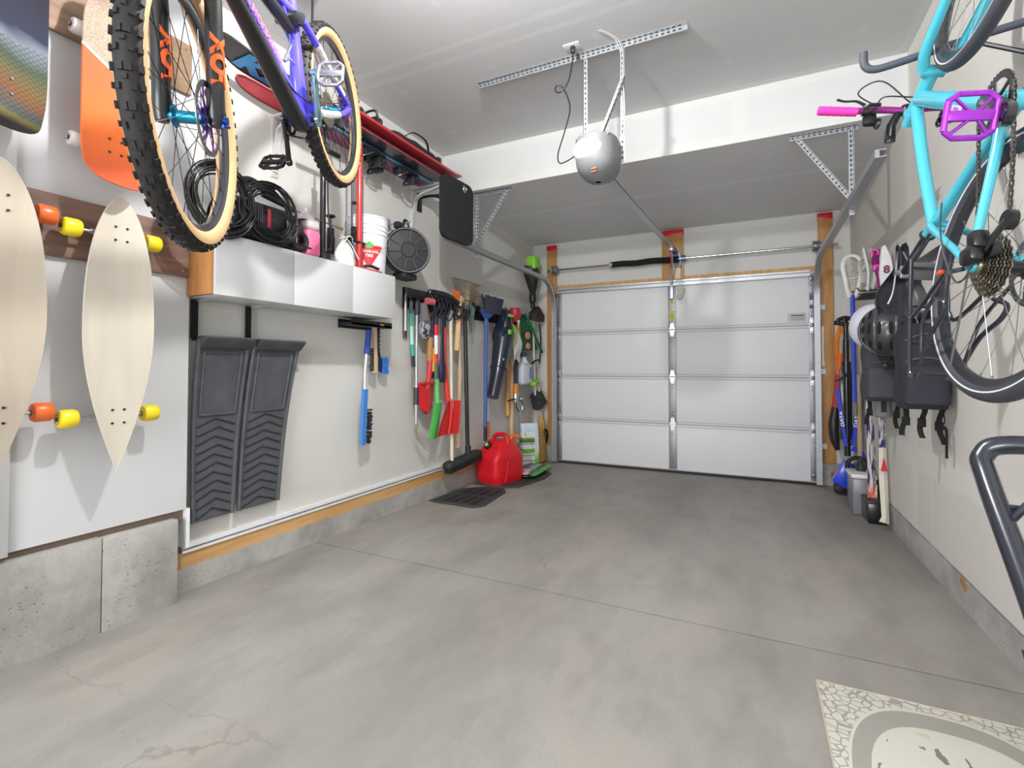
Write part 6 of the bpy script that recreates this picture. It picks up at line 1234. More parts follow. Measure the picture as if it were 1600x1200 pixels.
# ---------------------------------------------------------------- purple mountain bike, left
R1 = Matrix(((0.376, 0.901, 0.218), (-0.792, 0.434, -0.429), (-0.481, -0.011, 0.876)))
q_ = R1.to_quaternion().normalized(); R1 = q_.to_matrix()
t = Thing('mountain_bike', 'purple mountain bike with tan wall knobbly tires hung nose down on the left', 'bicycle', (0.6954, 1.8005, 2.4516), R=R1)
SA = V(-0.407, 0, 0.914).normalized(); FH = V(1.2242, 0, 0); ST = Matrix.Rotation(0.26, 3, SA)
KNOB = M('tire_black', (34, 32, 32), 0.72, bump=0.2, scale=90); TAN = M('tan_sidewall', (204, 168, 122), 0.6, var=0.05); RIMB = M('rim_black', (44, 46, 52), 0.28, coat=0.5)
TEALM = M('teal_anodised', (36, 140, 176), 0.25, 0.7); PURA = M('purple_anodised', (120, 48, 170), 0.25, 0.7); OIL = M('oil_slick', (150, 192, 206), 0.18, 0.9, var=0.35, scale=12)
wspec = dict(rim=RIMB, tire=KNOB, knobs=60, wall=TAN, wall_label='tan sidewall', hub=TEALM, hub_label='teal hub', spoke=SPK, rotor=1, carrier=PURA, carrier_label='purple rotor carrier')
wheel(t, 'front_wheel', FH, ST, 0.366, 0.060, wspec)
wspec2 = dict(wspec); wspec2.update(cassette=True, hubw=0.066); wheel(t, 'rear_wheel', (0, 0, 0), Matrix.Identity(3), 0.366, 0.060, wspec2)
PUR = M('purple_frame', (84, 74, 214), 0.22, coat=0.6, var=0.04); PURD = M('deep_purple', (54, 44, 120), 0.25, coat=0.5)
def st(p): return FH+ST @ V(p)
# fork
mb = MB()
for sg in (-1, 1): mb.tube([st(V(-0.0, sg*0.067, 0.0)-SA*0.018), st(V(0.0, sg*0.067, 0)+SA*0.01), st(V(0.0, sg*0.067, 0)+SA*0.10), st(V(0, sg*0.067, 0)+SA*0.33)], [0.017, 0.024, 0.0225, 0.0225], 16)
mb.tube(spl([st(V(0.0, -0.067, 0)+SA*0.325), st(V(-0.03, -0.05, 0)+SA*0.385), st(V(-0.03, 0.05, 0)+SA*0.385), st(V(0, 0.067, 0)+SA*0.325)], 6), 0.012, 10)
t.part('fork_legs', mb, DRK, local=True)
mb = MB()
for sg in (-1, 1): mb.cyl(st(V(0, sg*0.067, 0)+SA*0.33), st(V(0, sg*0.067, 0)+SA*0.53), 0.0175, n=16)
t.part('stanchions', mb, M('navy_stanchion', (44, 44, 78), 0.2, 0.5), local=True)
mb = MB(); mb.tube([st(V(0, -0.08, 0)+SA*0.54), st(V(-0.044, 0, 0.0)+SA*0.565), st(V(0, 0.08, 0)+SA*0.54)], [0.024, 0.03, 0.024], 12); mb.cyl(st(V(-0.044, 0, 0)+SA*0.55), st(V(-0.044, 0, 0)+SA*0.72), 0.0175, n=14); t.part('fork_crown', mb, DRK, local=True)
ORG = M('decal_orange', (246, 96, 34), 0.4)
cm = R1.transposed() @ (CAM_POS-V(0.6954, 1.8005, 2.4516))      # which way the room lies, in bike axes
for sg, up_ in ((1, 0.15), (-1, 0.15)):
    if sg > 0: n_ = V(0.75, 0.66, 0)      # decal faces outward and forward on each leg
    else: n_ = V(0.30, 0.95, 0)
    n_ = (ST @ n_); sa = ST @ SA; n_ = (n_-sa*n_.dot(sa)).normalized(); c0 = st(V(0, sg*0.067, 0)+SA*0.175); bb_ = sa.cross(n_).normalized()
    def fm(x, y, z, c0=c0, n_=n_, bb_=bb_, sa=sa, sg=sg):
        a = y/0.0235; return c0+sa*x+(n_*math.cos(a)-bb_*math.sin(a)*(-1))*(0.0248+z)
    mb = MB(); mb.text('FOX', 0.060, lambda x, y, z: fm(x*1.1-0.02, y, z), 0.0006, 0.0035, 1.05)
    t.part('fork_lettering', mb, ORG, local=True, label='orange lettering on the fork leg')
mb = MB(); c_ = st(V(-0.055, 0.045, 0)+SA*0.055); mb.box(c_, (0.035, 0.03, 0.06), ST.to_3x3() @ Matrix.Rotation(0.4, 3, 'Y'), 0.008); t.part('brake_caliper', mb, M('caliper_black', (40, 40, 44), 0.3, 0.5), local=True)
mb = MB(); mb.cyl(st(V(0, 0.062, 0)), st(V(0, 0.098, 0)), 0.011, n=12); mb.cyl(st(V(0.012, 0.085, -0.012)), st(V(-0.03, 0.09, -0.018)), 0.005, n=8); t.part('axle_lever', mb, M('blue_anodised', (40, 84, 190), 0.2, 0.8), local=True, label='blue axle lever')
# frame
CR = V(0.956, 0, 0.494); HTp = CR+SA*0.13; BBp = V(0.435, 0, -0.03)
mb = MB(); mb.tube([CR, HTp], 0.029, 18); mb.tube(spl([HTp-SA*0.06, V(0.88, 0, 0.44), V(0.68, 0, 0.235), V(0.52, 0, 0.055), BBp+V(0.01, 0, 0.0)], 7), [0.03, 0.032, 0.031, 0.034, 0.036], 18, flat=0.9)
mb.tube(spl([HTp-SA*0.02, V(0.70, 0, 0.50), V(0.48, 0, 0.40), V(0.33, 0, 0.36)], 6), [0.026, 0.022, 0.019, 0.017], 14)
mb.tube(spl([BBp+V(-0.01, 0, 0.01), V(0.40, 0, 0.12), V(0.36, 0, 0.25), V(0.325, 0, 0.42)], 6), [0.036, 0.030, 0.022, 0.019], 16); mb.tube([V(0.36, 0, 0.25), V(0.44, 0, 0.385)], 0.010, 10)
mb.cyl(BBp-V(0, 0.045, 0), BBp+V(0, 0.045, 0), 0.026, n=20); t.part('frame', mb, PUR, local=True, ang=50)
mb = MB(); mb.tube(spl([V(0.895, 0, 0.422), V(0.70, 0, 0.218), V(0.535, 0, 0.030), BBp+V(0.02, 0, -0.016), BBp+V(-0.03, 0, -0.022)], 7), [0.024, 0.033, 0.035, 0.034, 0.026], 14, flat=0.9); t.part('downtube_guard', mb, M('guard_black', (38, 36, 38), 0.4), local=True, label='black guard under the down tube')
dt0, dt1 = V(0.69, 0.0, 0.262), V(0.86, 0.0, 0.425); dd = (dt1-dt0).normalized(); up_ = V(-dd.z, 0, dd.x)
mb = MB(); mb.text('ROCKY MOUNTAIN', 0.038, lambda x, y, z: V(0.735, 0, 0.300)+dd*(-x*1.1)+V(0, 1, 0)*(0.0325+z)*math.cos(-y/0.05)-up_*y*1.0, 0.0006, 0.0012); t.part('frame_lettering', mb, M('lettering_pink', (240, 100, 130), 0.35, var=0.2, scale=8), local=True, label='pink and orange lettering on the down tube')
for sg in (1, -1):
    mb = MB(); mb.tube(spl([V(0.40, sg*0.030, 0.015), V(0.30, sg*0.045, -0.012), V(0.12, sg*0.066, -0.018), V(0.0, sg*0.075, 0.0)], 6), [0.019, 0.017, 0.014, 0.014], 12); mb.cyl((0, sg*0.066, 0), (0, sg*0.082, 0), 0.024, n=16); cs = t.part('chain_stay', mb, PUR, local=True)
    mb = MB(); mb.tube(spl([V(0.37, sg*0.033, 0.006), V(0.28, sg*0.047, -0.014), V(0.14, sg*0.064, -0.019)], 5), [0.0215, 0.020, 0.017], 10); t.part('stay_wrap', mb, M('white_purple_pattern', (206, 202, 240), 0.5, var=0.5, scale=90), local=True, parent=cs, label='white patterned wrap')
    mb = MB(); mb.tube(spl([V(0.345, sg*0.040, 0.330), V(0.24, sg*0.050, 0.245), V(0.12, sg*0.062, 0.12), V(0.0, sg*0.075, 0.02)], 6), [0.017, 0.015, 0.013, 0.013], 12); ss = t.part('seat_stay', mb, PUR, local=True)
    mb = MB(); mb.tube(spl([V(0.25, sg*0.050, 0.255), V(0.15, sg*0.059, 0.152), V(0.05, sg*0.069, 0.065)], 5), [0.0165, 0.0165, 0.015], 10); t.part('stay_wrap', mb, M('white_purple_pattern', (206, 202, 240), 0.5, var=0.5, scale=90), local=True, parent=ss, label='white patterned wrap')
mb = MB(); mb.tube([V(0.40, 0, 0.30), V(0.66, 0, 0.42)], 0.024, 14); mb.box((0.37, 0, 0.335), (0.09, 0.10, 0.05), None, 0.012); t.part('rear_shock', mb, DRK, local=True)
mb = MB(); mb.tube(spl([V(0.40, 0, 0.17), V(0.45, 0.0, 0.19), V(0.50, 0, 0.18)], 4), 0.006, 8); mb.tube([V(0.41, 0.0, 0.24), V(0.50, 0.0, 0.18)], 0.006, 8); t.part('bottle_cage', mb, M('satin_steel', (170, 172, 176), 0.3, 0.9), local=True)
mb = MB(); mb.cyl((0.325, 0, 0.42), (0.245, 0, 0.66), 0.0155, n=14); t.part('seat_post', mb, DRK, local=True)
mb = MB(); mb.grid(lambda u, v: (0.10+0.27*u, (2*v-1)*(0.072*(1-u)**0.9+0.016), 0.70-0.03*(2*v-1)**2+0.01*math.cos(u*5)), 16, 10, tn=(0, 0, -0.022)); t.part('saddle', mb, DRK, local=True)
# handlebar (steered)
hb = st(V(-0.044, 0, 0)+SA*0.74); mb = MB(); sx_ = ST @ V(1, 0, 0); sy_ = ST @ V(0, 1, 0)
mb.tube([hb, hb+sx_*0.045], 0.019, 12); bc_ = hb+sx_*0.045
t.part('stem', mb, DRK, local=True)
mb = MB(); bar = spl([bc_-sy_*0.38-sx_*0.035+SA*0.02, bc_-sy_*0.16+SA*0.015, bc_-sy_*0.05, bc_+sy_*0.05, bc_+sy_*0.16+SA*0.015, bc_+sy_*0.38-sx_*0.035+SA*0.02], 6); mb.tube(bar, 0.0125, 12); t.part('handlebar', mb, DRK, local=True)
for sg in (1, -1):
    a_ = bc_+sy_*(sg*0.255)-sx_*0.018+SA*0.018; b2 = bc_+sy_*(sg*0.39)-sx_*0.037+SA*0.02; mb = MB(); mb.cyl(a_, b2, 0.0165, n=16); t.part('grip', mb, BLACK(), local=True)
    lever(t, bc_+sy_*(sg*0.22)-sx_*0.012+SA*0.016, sy_, sx_*0.9-SA*0.4, sg, DRK)
e = arm(t, 'crank_arm', BBp, math.radians(90), 0.072, 0.085, 0.170, OIL, 'oil slick coloured left crank', r0=0.022, r1=0.018); pedal(t, 'pedal', e+V(0, 0.012, 0), 1, M('silver_pedal', (160, 160, 166), 0.3, 0.8), rotY(0.95))
e = arm(t, 'crank_arm', BBp, math.radians(-90), -0.072, -0.085, 0.170, DRK); pedal(t, 'pedal', e-V(0, 0.012, 0), -1, M('black_pedal', (34, 34, 36), 0.35, 0.5), rotY(0.4))
mb = MB(); mb.cyl(BBp-V(0, 0.08, 0), BBp+V(0, 0.08, 0), 0.012, n=12); t.part('crank_axle', mb, DRK, local=True)
chainring(t, BBp, -0.050, 0.068, 32, DRK)
CHN = M('chain_steel', (120, 116, 108), 0.35, 0.8)
chain(t, [(0.435, -0.05, 0.036), (0.2, -0.045, 0.045), (0.02, -0.042, 0.055)], CHN)
chain(t, [(0.435, -0.05, -0.095), (0.2, -0.047, -0.13), (0.03, -0.045, -0.175)], CHN)
mb = MB(); mb.box((0.0, -0.075, -0.05), (0.035, 0.03, 0.06), None, 0.01); mb.tube([(0.0, -0.065, -0.075), (0.045, -0.055, -0.17)], 0.011, 8, flat=0.4, up=(0, 1, 0)); mb.cyl((0.045, -0.060, -0.17), (0.045, -0.044, -0.17), 0.024, n=16); mb.cyl((0.0, -0.060, -0.075), (0.0, -0.044, -0.075), 0.024, n=16); t.part('rear_derailleur', mb, DRK, local=True)
mb = MB(); mb.tube(spl([V(0.02, 0.078, 0.03), V(0.25, 0.056, 0.03), V(0.42, 0.05, 0.03), V(0.60, 0.03, 0.12), V(0.85, 0.03, 0.40), V(0.96, 0.06, 0.62), bc_+sy_*0.2+sx_*0.04], 8), 0.0025, 6); mb.tube(spl([st(V(-0.05, 0.05, 0)+SA*0.08), st(V(-0.03, 0.075, 0)+SA*0.3), st(V(-0.02, 0.06, 0)+SA*0.55), bc_-sy_*0.18+sx_*0.03], 8), 0.0025, 6); t.part('brake_hose', mb, BLACK(), local=True)
# hoist that holds it to the ceiling
t2 = Thing('bike_hoist', 'black webbing and hooks holding the mountain bike under the ceiling', 'hoist', (0.62, 1.80, 2.82))
mb = MB(); mb.bx((0.60, 1.62, ZH-0.03), (0.66, 1.80, ZH)); mb.cyl((0.63, 1.72, 2.84), (0.63, 1.72, ZH-0.02), 0.006, n=8); mb.torus((0.63, 1.74, 2.79), (0.9, 0.43, 0), 0.045, 0.006, 24, 8); t2.part('rear_hook', mb, BLKMETAL())
mb = MB(); mb.bx((0.70, 0.98, ZH-0.03), (0.78, 1.14, ZH)); mb.cyl((0.745, 1.06, 2.66), (0.745, 1.06, ZH-0.02), 0.008, n=8); t2.part('front_strap', mb, BLKMETAL())

# ---------------------------------------------------------------- turquoise bike on the right wall
R2 = Matrix(((0.073, 0.985, -0.158), (0.232, 0.137, 0.963), (0.970, -0.106, -0.219))).to_quaternion().normalized().to_matrix()
t = Thing('commuter_bike', 'turquoise bike with magenta handlebar hung upright by the right wall', 'bicycle', (3.1604, 1.7078, 1.4227), R=R2)
TQ = M('turquoise_frame', (76, 184, 204), 0.25, coat=0.5, var=0.03); TIREG = M('tire_grey_black', (58, 60, 68), 0.6, bump=0.15, scale=80)
ws = dict(rim=M('rim_dark', (40, 42, 46), 0.3, coat=0.3), tire=TIREG, stripe=M('stripe_white', (210, 212, 222), 0.3), hub=DRK, spoke=SPKS, rotor=1, rimw=0.026)
FH2 = V(1.07, 0, 0); SA2 = V(-0.326, 0, 0.945).normalized(); ST2 = Matrix.Rotation(0.10, 3, SA2)
wheel(t, 'front_wheel', FH2, ST2, 0.352, 0.042, ws)
ws2 = dict(ws); ws2.update(cassette=True, hubw=0.066); rw_ = wheel(t, 'rear_wheel', (0, 0, 0), Matrix.Identity(3), 0.355, 0.044, ws2)
def tiretext(txt, ang, size, mat, rad, dy=0.0):
    mb = MB()
    def f(x, y, z):
        a = ang+x/rad; rr3 = rad+y; return V(rr3*math.cos(a), -0.0225-z-0.0, rr3*math.sin(a))
    mb.text(txt, size, f, 0.0006, 0.0006); t.part('tire_lettering', mb, mat, local=True, parent=rw_, label='%s lettering on the tire' % ('yellow' if 'S' not in txt else 'white'))
tiretext('MARATHON', math.radians(-118+180-62-180+27), 0.016, M('stripe_white', (210, 212, 222), 0.3), 0.330)
BB2 = V(0.44, 0, -0.07); CR2 = V(0.93, 0, 0.385); HT2 = V(0.885, 0, 0.515); SC2 = V(0.31, 0, 0.365)
mb = MB(); mb.tube([CR2, HT2], 0.024, 18); mb.tube(spl([HT2-V(0, 0, 0.06)+V(0.005, 0, 0), V(0.70, 0, 0.24), BB2], 6), [0.028, 0.030, 0.028], 18)
mb.tube(spl([HT2-V(0.0, 0, 0.02), V(0.60, 0, 0.44), SC2], 6), [0.021, 0.0195, 0.018], 16); mb.tube([BB2, SC2+V(-0.012, 0, 0.045)], 0.0185, 16); mb.cyl(BB2-V(0, 0.036, 0), BB2+V(0, 0.036, 0), 0.023, n=20)
for sg in (1, -1):
    mb.tube(spl([SC2+V(0, sg*0.012, -0.02), V(0.27, sg*0.035, 0.30), V(0.10, sg*0.060, 0.11), V(0.0, sg*0.070, 0.012)], 6), [0.012, 0.011, 0.010, 0.010], 12)
    mb.tube(spl([BB2+V(-0.01, sg*0.030, 0), V(0.30, sg*0.040, -0.05), V(0.10, sg*0.062, -0.012), V(0.0, sg*0.070, 0.0)], 6), [0.014, 0.013, 0.011, 0.010], 12)
    mb.cyl((0, sg*0.066, 0.003), (0, sg*0.076, 0.003), 0.017, n=16)
mb.tube([V(0.245, -0.035, 0.27), V(0.245, 0.035, 0.27)], 0.008, 10); mb.tube([V(0.345, -0.032, -0.055), V(0.345, 0.032, -0.055)], 0.009, 10)
t.part('frame', mb, TQ, local=True, ang=50)
mb = MB(); mb.box(V(0.60, -0.0305, 0.155), (0.075, 0.002, 0.022), Matrix.Rotation(math.radians(-47), 3, 'Y'), 0.0009); mb.m(1).text('esker', 0.018, lambda x, y, z: V(0.60, -0.0325-z, 0.155)+V(0.68, 0, 0.73)*x+V(-0.73, 0, 0.68)*y, 0.0004); t.part('frame_badge', mb, [M('badge_pink', (214, 178, 222), 0.35), M('badge_violet', (150, 104, 180), 0.4)], local=True, label='pale pink badge on the down tube')
def s2(p): return FH2+ST2 @ V(p)
mb = MB()
for sg in (-1, 1): mb.tube(spl([s2(V(0, sg*0.055, 0)), s2(V(-0.004, sg*0.055, 0)+SA2*0.12), s2(V(-0.010, sg*0.050, 0)+SA2*0.31), s2(V(-0.012, sg*0.030, 0)+SA2*0.385)], 5), [0.011, 0.014, 0.018, 0.020], 14)
mb.tube([s2(V(-0.012, -0.036, 0)+SA2*0.388), s2(V(-0.012, 0.036, 0)+SA2*0.388)], 0.021, 12); mb.tube([s2(V(-0.012, 0, 0)+SA2*0.385), CR2+SA2*0.01], 0.022, 14); t.part('fork', mb, TQ, local=True)
mb = MB(); mb.cyl(CR2, HT2+SA2*0.045, 0.017, n=14); stt = HT2+SA2*0.035; bc2 = V(0.925, 0, 0.565); mb.tube([stt, bc2], [0.020, 0.018], 12); mb.cyl(stt-SA2*0.025, stt+SA2*0.025, 0.021, n=14); t.part('stem', mb, TQ, local=True)
mb = MB(); mb.box(bc2+V(0.006, 0, 0.004), (0.045, 0.05, 0.045), Matrix.Rotation(0.6, 3, 'Y'), 0.012); mb.tube([bc2+V(0, -0.03, 0), bc2+V(-0.03, -0.04, 0.05), bc2+V(-0.09, -0.035, 0.075)], [0.014, 0.018, 0.02], 12); mb.box(bc2+V(-0.06, -0.038, 0.065), (0.06, 0.035, 0.03), None, 0.008); t.part('stem_clamp', mb, DRK, local=True)
MAG = M('magenta_bar', (140, 30, 122), 0.3, coat=0.4); PINK = M('hot_pink_grip', (240, 60, 178), 0.5)
mb = MB(); mb.tube(spl([bc2+V(0.0, -0.315, -0.02), bc2+V(0.0, -0.19, -0.012), bc2+V(0.012, -0.09, 0.004), bc2+V(0.0, 0, 0), bc2+V(0.012, 0.09, 0.004), bc2+V(-0.01, 0.19, -0.012), bc2+V(-0.03, 0.28, -0.03)], 6), 0.0135, 14); t.part('handlebar', mb, MAG, local=True)
for sg in (-1, 1):
    a_ = bc2+V(-0.005, sg*0.182, -0.012); b2 = bc2+V(0.002 if sg < 0 else -0.03, sg*(0.325 if sg < 0 else 0.285), -0.022); mb = MB(); mb.cyl(a_, b2, 0.0172, n=18)
    for i in range(5): pz = a_+(b2-a_)*(0.15+0.17*i); mb.tube([pz+(b2-a_)*0.0, pz+(b2-a_)*0.10], 0.0186, 14)
    t.part('grip', mb, PINK, local=True, label='hot pink grip')
    lever(t, bc2+V(0.0, sg*0.150, -0.006), V(0, 1, 0), V(0.9, 0, 0.15), sg, DRK)
    mb = MB(); mb.cyl(bc2+V(0.0, sg*0.12, -0.002)-V(0, 0.008, 0), bc2+V(0, sg*0.12, -0.002)+V(0, 0.008, 0), 0.017, n=14); mb.box(bc2+V(-0.03, sg*0.13, 0.01), (0.05, 0.05, 0.03), None, 0.012); mb.torus(bc2+V(-0.055, sg*0.105, 0.0), (0, 1, 0.2), 0.018, 0.005, 20, 6); t.part('shifter', mb, DRK, local=True)
mb = MB()
for pp in ([bc2+V(0.02, -0.10, 0.0), bc2+V(0.11, -0.17, 0.02), bc2+V(0.13, -0.10, -0.02), HT2+V(0.02, -0.02, -0.02)], [bc2+V(0.03, -0.11, 0.0), bc2+V(0.07, -0.08, 0.0), HT2+V(0.02, -0.02, -0.05)], [bc2+V(0.02, 0.12, 0.0), bc2+V(0.09, 0.10, 0.03), HT2+V(0.03, 0.02, -0.03)], [bc2+V(0.02, 0.13, 0.0), bc2+V(0.05, 0.07, 0.06), HT2+V(0.0, 0.03, -0.06)]): mb.tube(spl(pp, 7), 0.0028, 6)
t.part('control_cable', mb, BLACK(), local=True)
mb = MB()   # seat post and saddle
post = spl([SC2+V(-0.010, 0, 0.03), V(0.232, 0, 0.590)], 2); mb.tube([SC2+V(-0.012, 0, 0.04), V(0.235, 0, 0.580)], 0.0145, 16); mb.torus(SC2+V(-0.012, 0, 0.045), (-0.3, 0, 0.95), 0.0185, 0.006, 20, 8); t.part('seat_post', mb, BLKMETAL(), local=True)
mb = MB()
def sad(u, v):
    q3 = min(1, max(0, (0.72-u)/0.55)); w_ = (0.021+0.062*q3*q3*(3-2*q3))*(1 if u > 0.10 else (0.72+0.28*(u/0.10)**0.5))*(1-max(0, u-0.92)*5); s_ = 2*v-1
    return (0.085+0.285*u, s_*w_, 0.640-0.028*abs(s_)**2.2-0.01*math.sin(u*math.pi)+0.012*(1-u)**3)
mb.grid(sad, 26, 16, tn=(0, 0, -0.006)); sd_ = t.part('saddle', mb, M('saddle_black', (30, 32, 38), 0.3, coat=0.3), local=True)
mb = MB()
for sg in (1, -1): mb.tube(spl([V(0.115, sg*0.040, 0.615), V(0.16, sg*0.030, 0.600), V(0.26, sg*0.022, 0.596), V(0.335, sg*0.010, 0.622)], 6), 0.0038, 8)
mb.cyl((0.235, -0.030, 0.594), (0.235, 0.030, 0.594), 0.012, n=12); mb.box((0.235, 0, 0.588), (0.05, 0.03, 0.02), None, 0.005); t.part('saddle_rails', mb, M('satin_steel', (170, 172, 176), 0.3, 0.9), local=True, parent=sd_)
# rack
BT = M('rack_black', (40, 42, 52), 0.25, coat=0.4); mb = MB()
for sg in (1, -1):
    mb.tube(spl([V(0.20, sg*0.050, 0.40), V(0.05, sg*0.052, 0.40), V(-0.17, sg*0.052, 0.40), V(-0.215, sg*0.050, 0.385), V(-0.205, sg*0.052, 0.345), V(-0.12, sg*0.060, 0.25), V(-0.085, sg*0.068, 0.16), V(-0.05, sg*0.072, 0.14), V(-0.01, sg*0.074, 0.20)], 6), 0.0068, 10)
    mb.tube(spl([V(0.02, sg*0.052, 0.40), V(-0.02, sg*0.06, 0.36), V(0.035, sg*0.068, 0.16), V(0.03, sg*0.074, 0.12), V(0.0, sg*0.080, 0.02)], 5), 0.0065, 10)
    mb.tube(spl([V(0.20, sg*0.050, 0.40), V(0.24, sg*0.03, 0.385), V(0.262, sg*0.025, 0.335)], 5), 0.005, 8)
    mb.tube(spl([V(-0.16, sg*0.058, 0.31), V(-0.06, sg*0.072, 0.26), V(0.005, sg*0.078, 0.13)], 5), 0.0055, 8)
for x in (0.17, 0.03, -0.10, -0.20): mb.tube([V(x, -0.05, 0.40), V(x, 0.05, 0.40)], 0.005, 8)
t.part('rear_rack', mb, BT, local=True)
mb = MB(); mb.box((0.17, 0.0, 0.425), (0.06, 0.085, 0.02), Matrix.Rotation(0.5, 3, 'Y'), 0.004); t.part('light_box', mb, M('lens_grey', (96, 96, 94), 0.4), local=True)
mb = MB(); mb.box((0.035, -0.085, 0.13), (0.012, 0.012, 0.02), None, 0.003); t.part('amber_reflector', mb, M('amber_reflector', (214, 84, 40), 0.3), local=True)
ca = math.radians(222)
e = arm(t, 'crank_arm', BB2, ca, -0.070, -0.088, 0.170, M('crank_black', (34, 34, 40), 0.22, coat=0.5), r0=0.024, r1=0.027); pedal(t, 'pedal', e-V(0, 0.012, 0), -1, M('violet_pedal', (160, 50, 196), 0.3, 0.4), rotY(0.35), (0.105, 0.100), 'bright violet pedal')
e = arm(t, 'crank_arm', BB2, ca+math.pi, 0.070, 0.088, 0.170, DRK); pedal(t, 'pedal', e+V(0, 0.012, 0), 1, M('violet_pedal', (160, 50, 196), 0.3, 0.4), rotY(0.35), (0.105, 0.100), 'bright violet pedal')
mb = MB(); mb.cyl(BB2-V(0, 0.085, 0), BB2+V(0, 0.085, 0), 0.011, n=12); t.part('crank_axle', mb, DRK, local=True)
chainring(t, BB2, -0.048, 0.078, 38, DRK)
chain(t, [(0.44, -0.048, 0.006), (0.22, -0.046, 0.02), (0.01, -0.044, 0.04)], CHN); chain(t, [(0.44, -0.048, -0.147), (0.22, -0.047, -0.125), (0.055, -0.046, -0.10)], CHN)
mb = MB(); mb.box((0.012, -0.090, -0.035), (0.045, 0.035, 0.06), None, 0.012); mb.box((0.045, -0.085, -0.055), (0.05, 0.04, 0.04), None, 0.012); mb.tube([(0.02, -0.075, -0.06), (0.065, -0.062, -0.125)], 0.013, 8, flat=0.4, up=(0, 1, 0)); mb.cyl((0.065, -0.066, -0.125), (0.065, -0.048, -0.125), 0.024, n=16); mb.cyl((0.02, -0.068, -0.06), (0.02, -0.05, -0.06), 0.022, n=16); t.part('rear_derailleur', mb, DRK, local=True)
mb = MB(); mb.tube(spl([V(0.30, -0.05, 0.20), V(0.17, -0.08, 0.14), V(0.06, -0.085, 0.10), V(-0.03, -0.09, 0.04), V(-0.035, -0.09, -0.01), V(0.0, -0.088, -0.03)], 7), 0.0026, 6); t.part('shift_cable', mb, M('cable_grey', (60, 60, 66), 0.4), local=True)
mb = MB(); mb.tube([V(0.0, -0.078, 0.0), V(-0.12, -0.055, 0.10), V(-0.235, -0.050, 0.16)], 0.003, 6); t.part('mudguard_stay', mb, SPKS, local=True)
t2 = Thing('bike_hook', 'steel ceiling hook carrying the front wheel of the turquoise bike', 'hook', (3.25, 1.97, 2.80))
mb = MB(); hx = V(3.1604, 1.7078, 1.4227)+R2 @ V(1.07+0.30, 0, -0.0); mb.cyl(hx+V(0, 0, 0.10), V(hx.x, hx.y, ZH), 0.006, n=8); mb.tube(spl([hx+V(0, 0, 0.11), hx+V(0.045, 0, 0.09), hx+V(0.05, 0, 0.03), hx+V(0.0, 0, -0.012), hx+V(-0.045, 0, 0.01), hx+V(-0.045, 0, 0.05)], 5), 0.006, 8); t2.part('hook_bar', mb, BLKMETAL())
# ================================================================ right wall
t = Thing('wall_hook', 'grey padded storage hook with upturned tip behind the turquoise frame', 'hook', (XR, 2.3, 2.30))
mb = MB(); mb.tube(spl([(XR-0.008, 2.3, 2.365), (3.25, 2.3, 2.343), (3.06, 2.3, 2.315), (2.995, 2.3, 2.312), (2.968, 2.3, 2.335), (2.965, 2.3, 2.385)], 7), 0.014, 14); t.part('padded_arm', mb, M('pad_slate', (78, 82, 94), 0.6))
mb = MB(); mb.bx((XR-0.010, 2.27, 2.22), (XR, 2.33, 2.44), 0.003); mb.tube([(XR-0.01, 2.3, 2.25), (3.28, 2.3, 2.34)], 0.008, 8); t.part('wall_plate', mb, BLKMETAL())
t = Thing('wall_rack', 'black steel rack of bars and hooks behind the helmets and packs', 'rack', (XR, 3.9, 1.5))
mb = MB(); mb.bx((XR-0.02, 3.2, 1.74), (XR, 4.95, 1.79), 0.003); mb.bx((XR-0.02, 3.2, 1.43), (XR, 4.95, 1.47), 0.003); mb.bx((XR-0.03, 3.6, 0.95), (XR, 3.64, 1.80), 0.003); mb.bx((XR-0.03, 4.5, 1.2), (XR, 4.54, 1.80), 0.003); t.part('wall_bars', mb, BLKMETAL())
me = MB().tube(spl([(0, 0, 0), (-0.06, 0, 0.0), (-0.12, 0, 0.0), (-0.14, 0, 0.025)], 5), 0.005, 8).mesh('rack_hook', BLKMETAL())
for y, z in ((3.16, 1.45), (3.62, 1.45), (3.97, 1.45), (4.22, 1.45), (4.62, 1.76), (4.83, 1.76)): t.ref('rack_hook', me, mat=Matrix.Translation((-0.01, y-3.9, z-1.5)))
mb = MB(); mb.bx((3.30, 4.36, 1.700), (XR-0.02, 4.75, 1.712), 0.003); t.part('small_shelf', mb, M('shelf_dark', (44, 42, 42), 0.6))
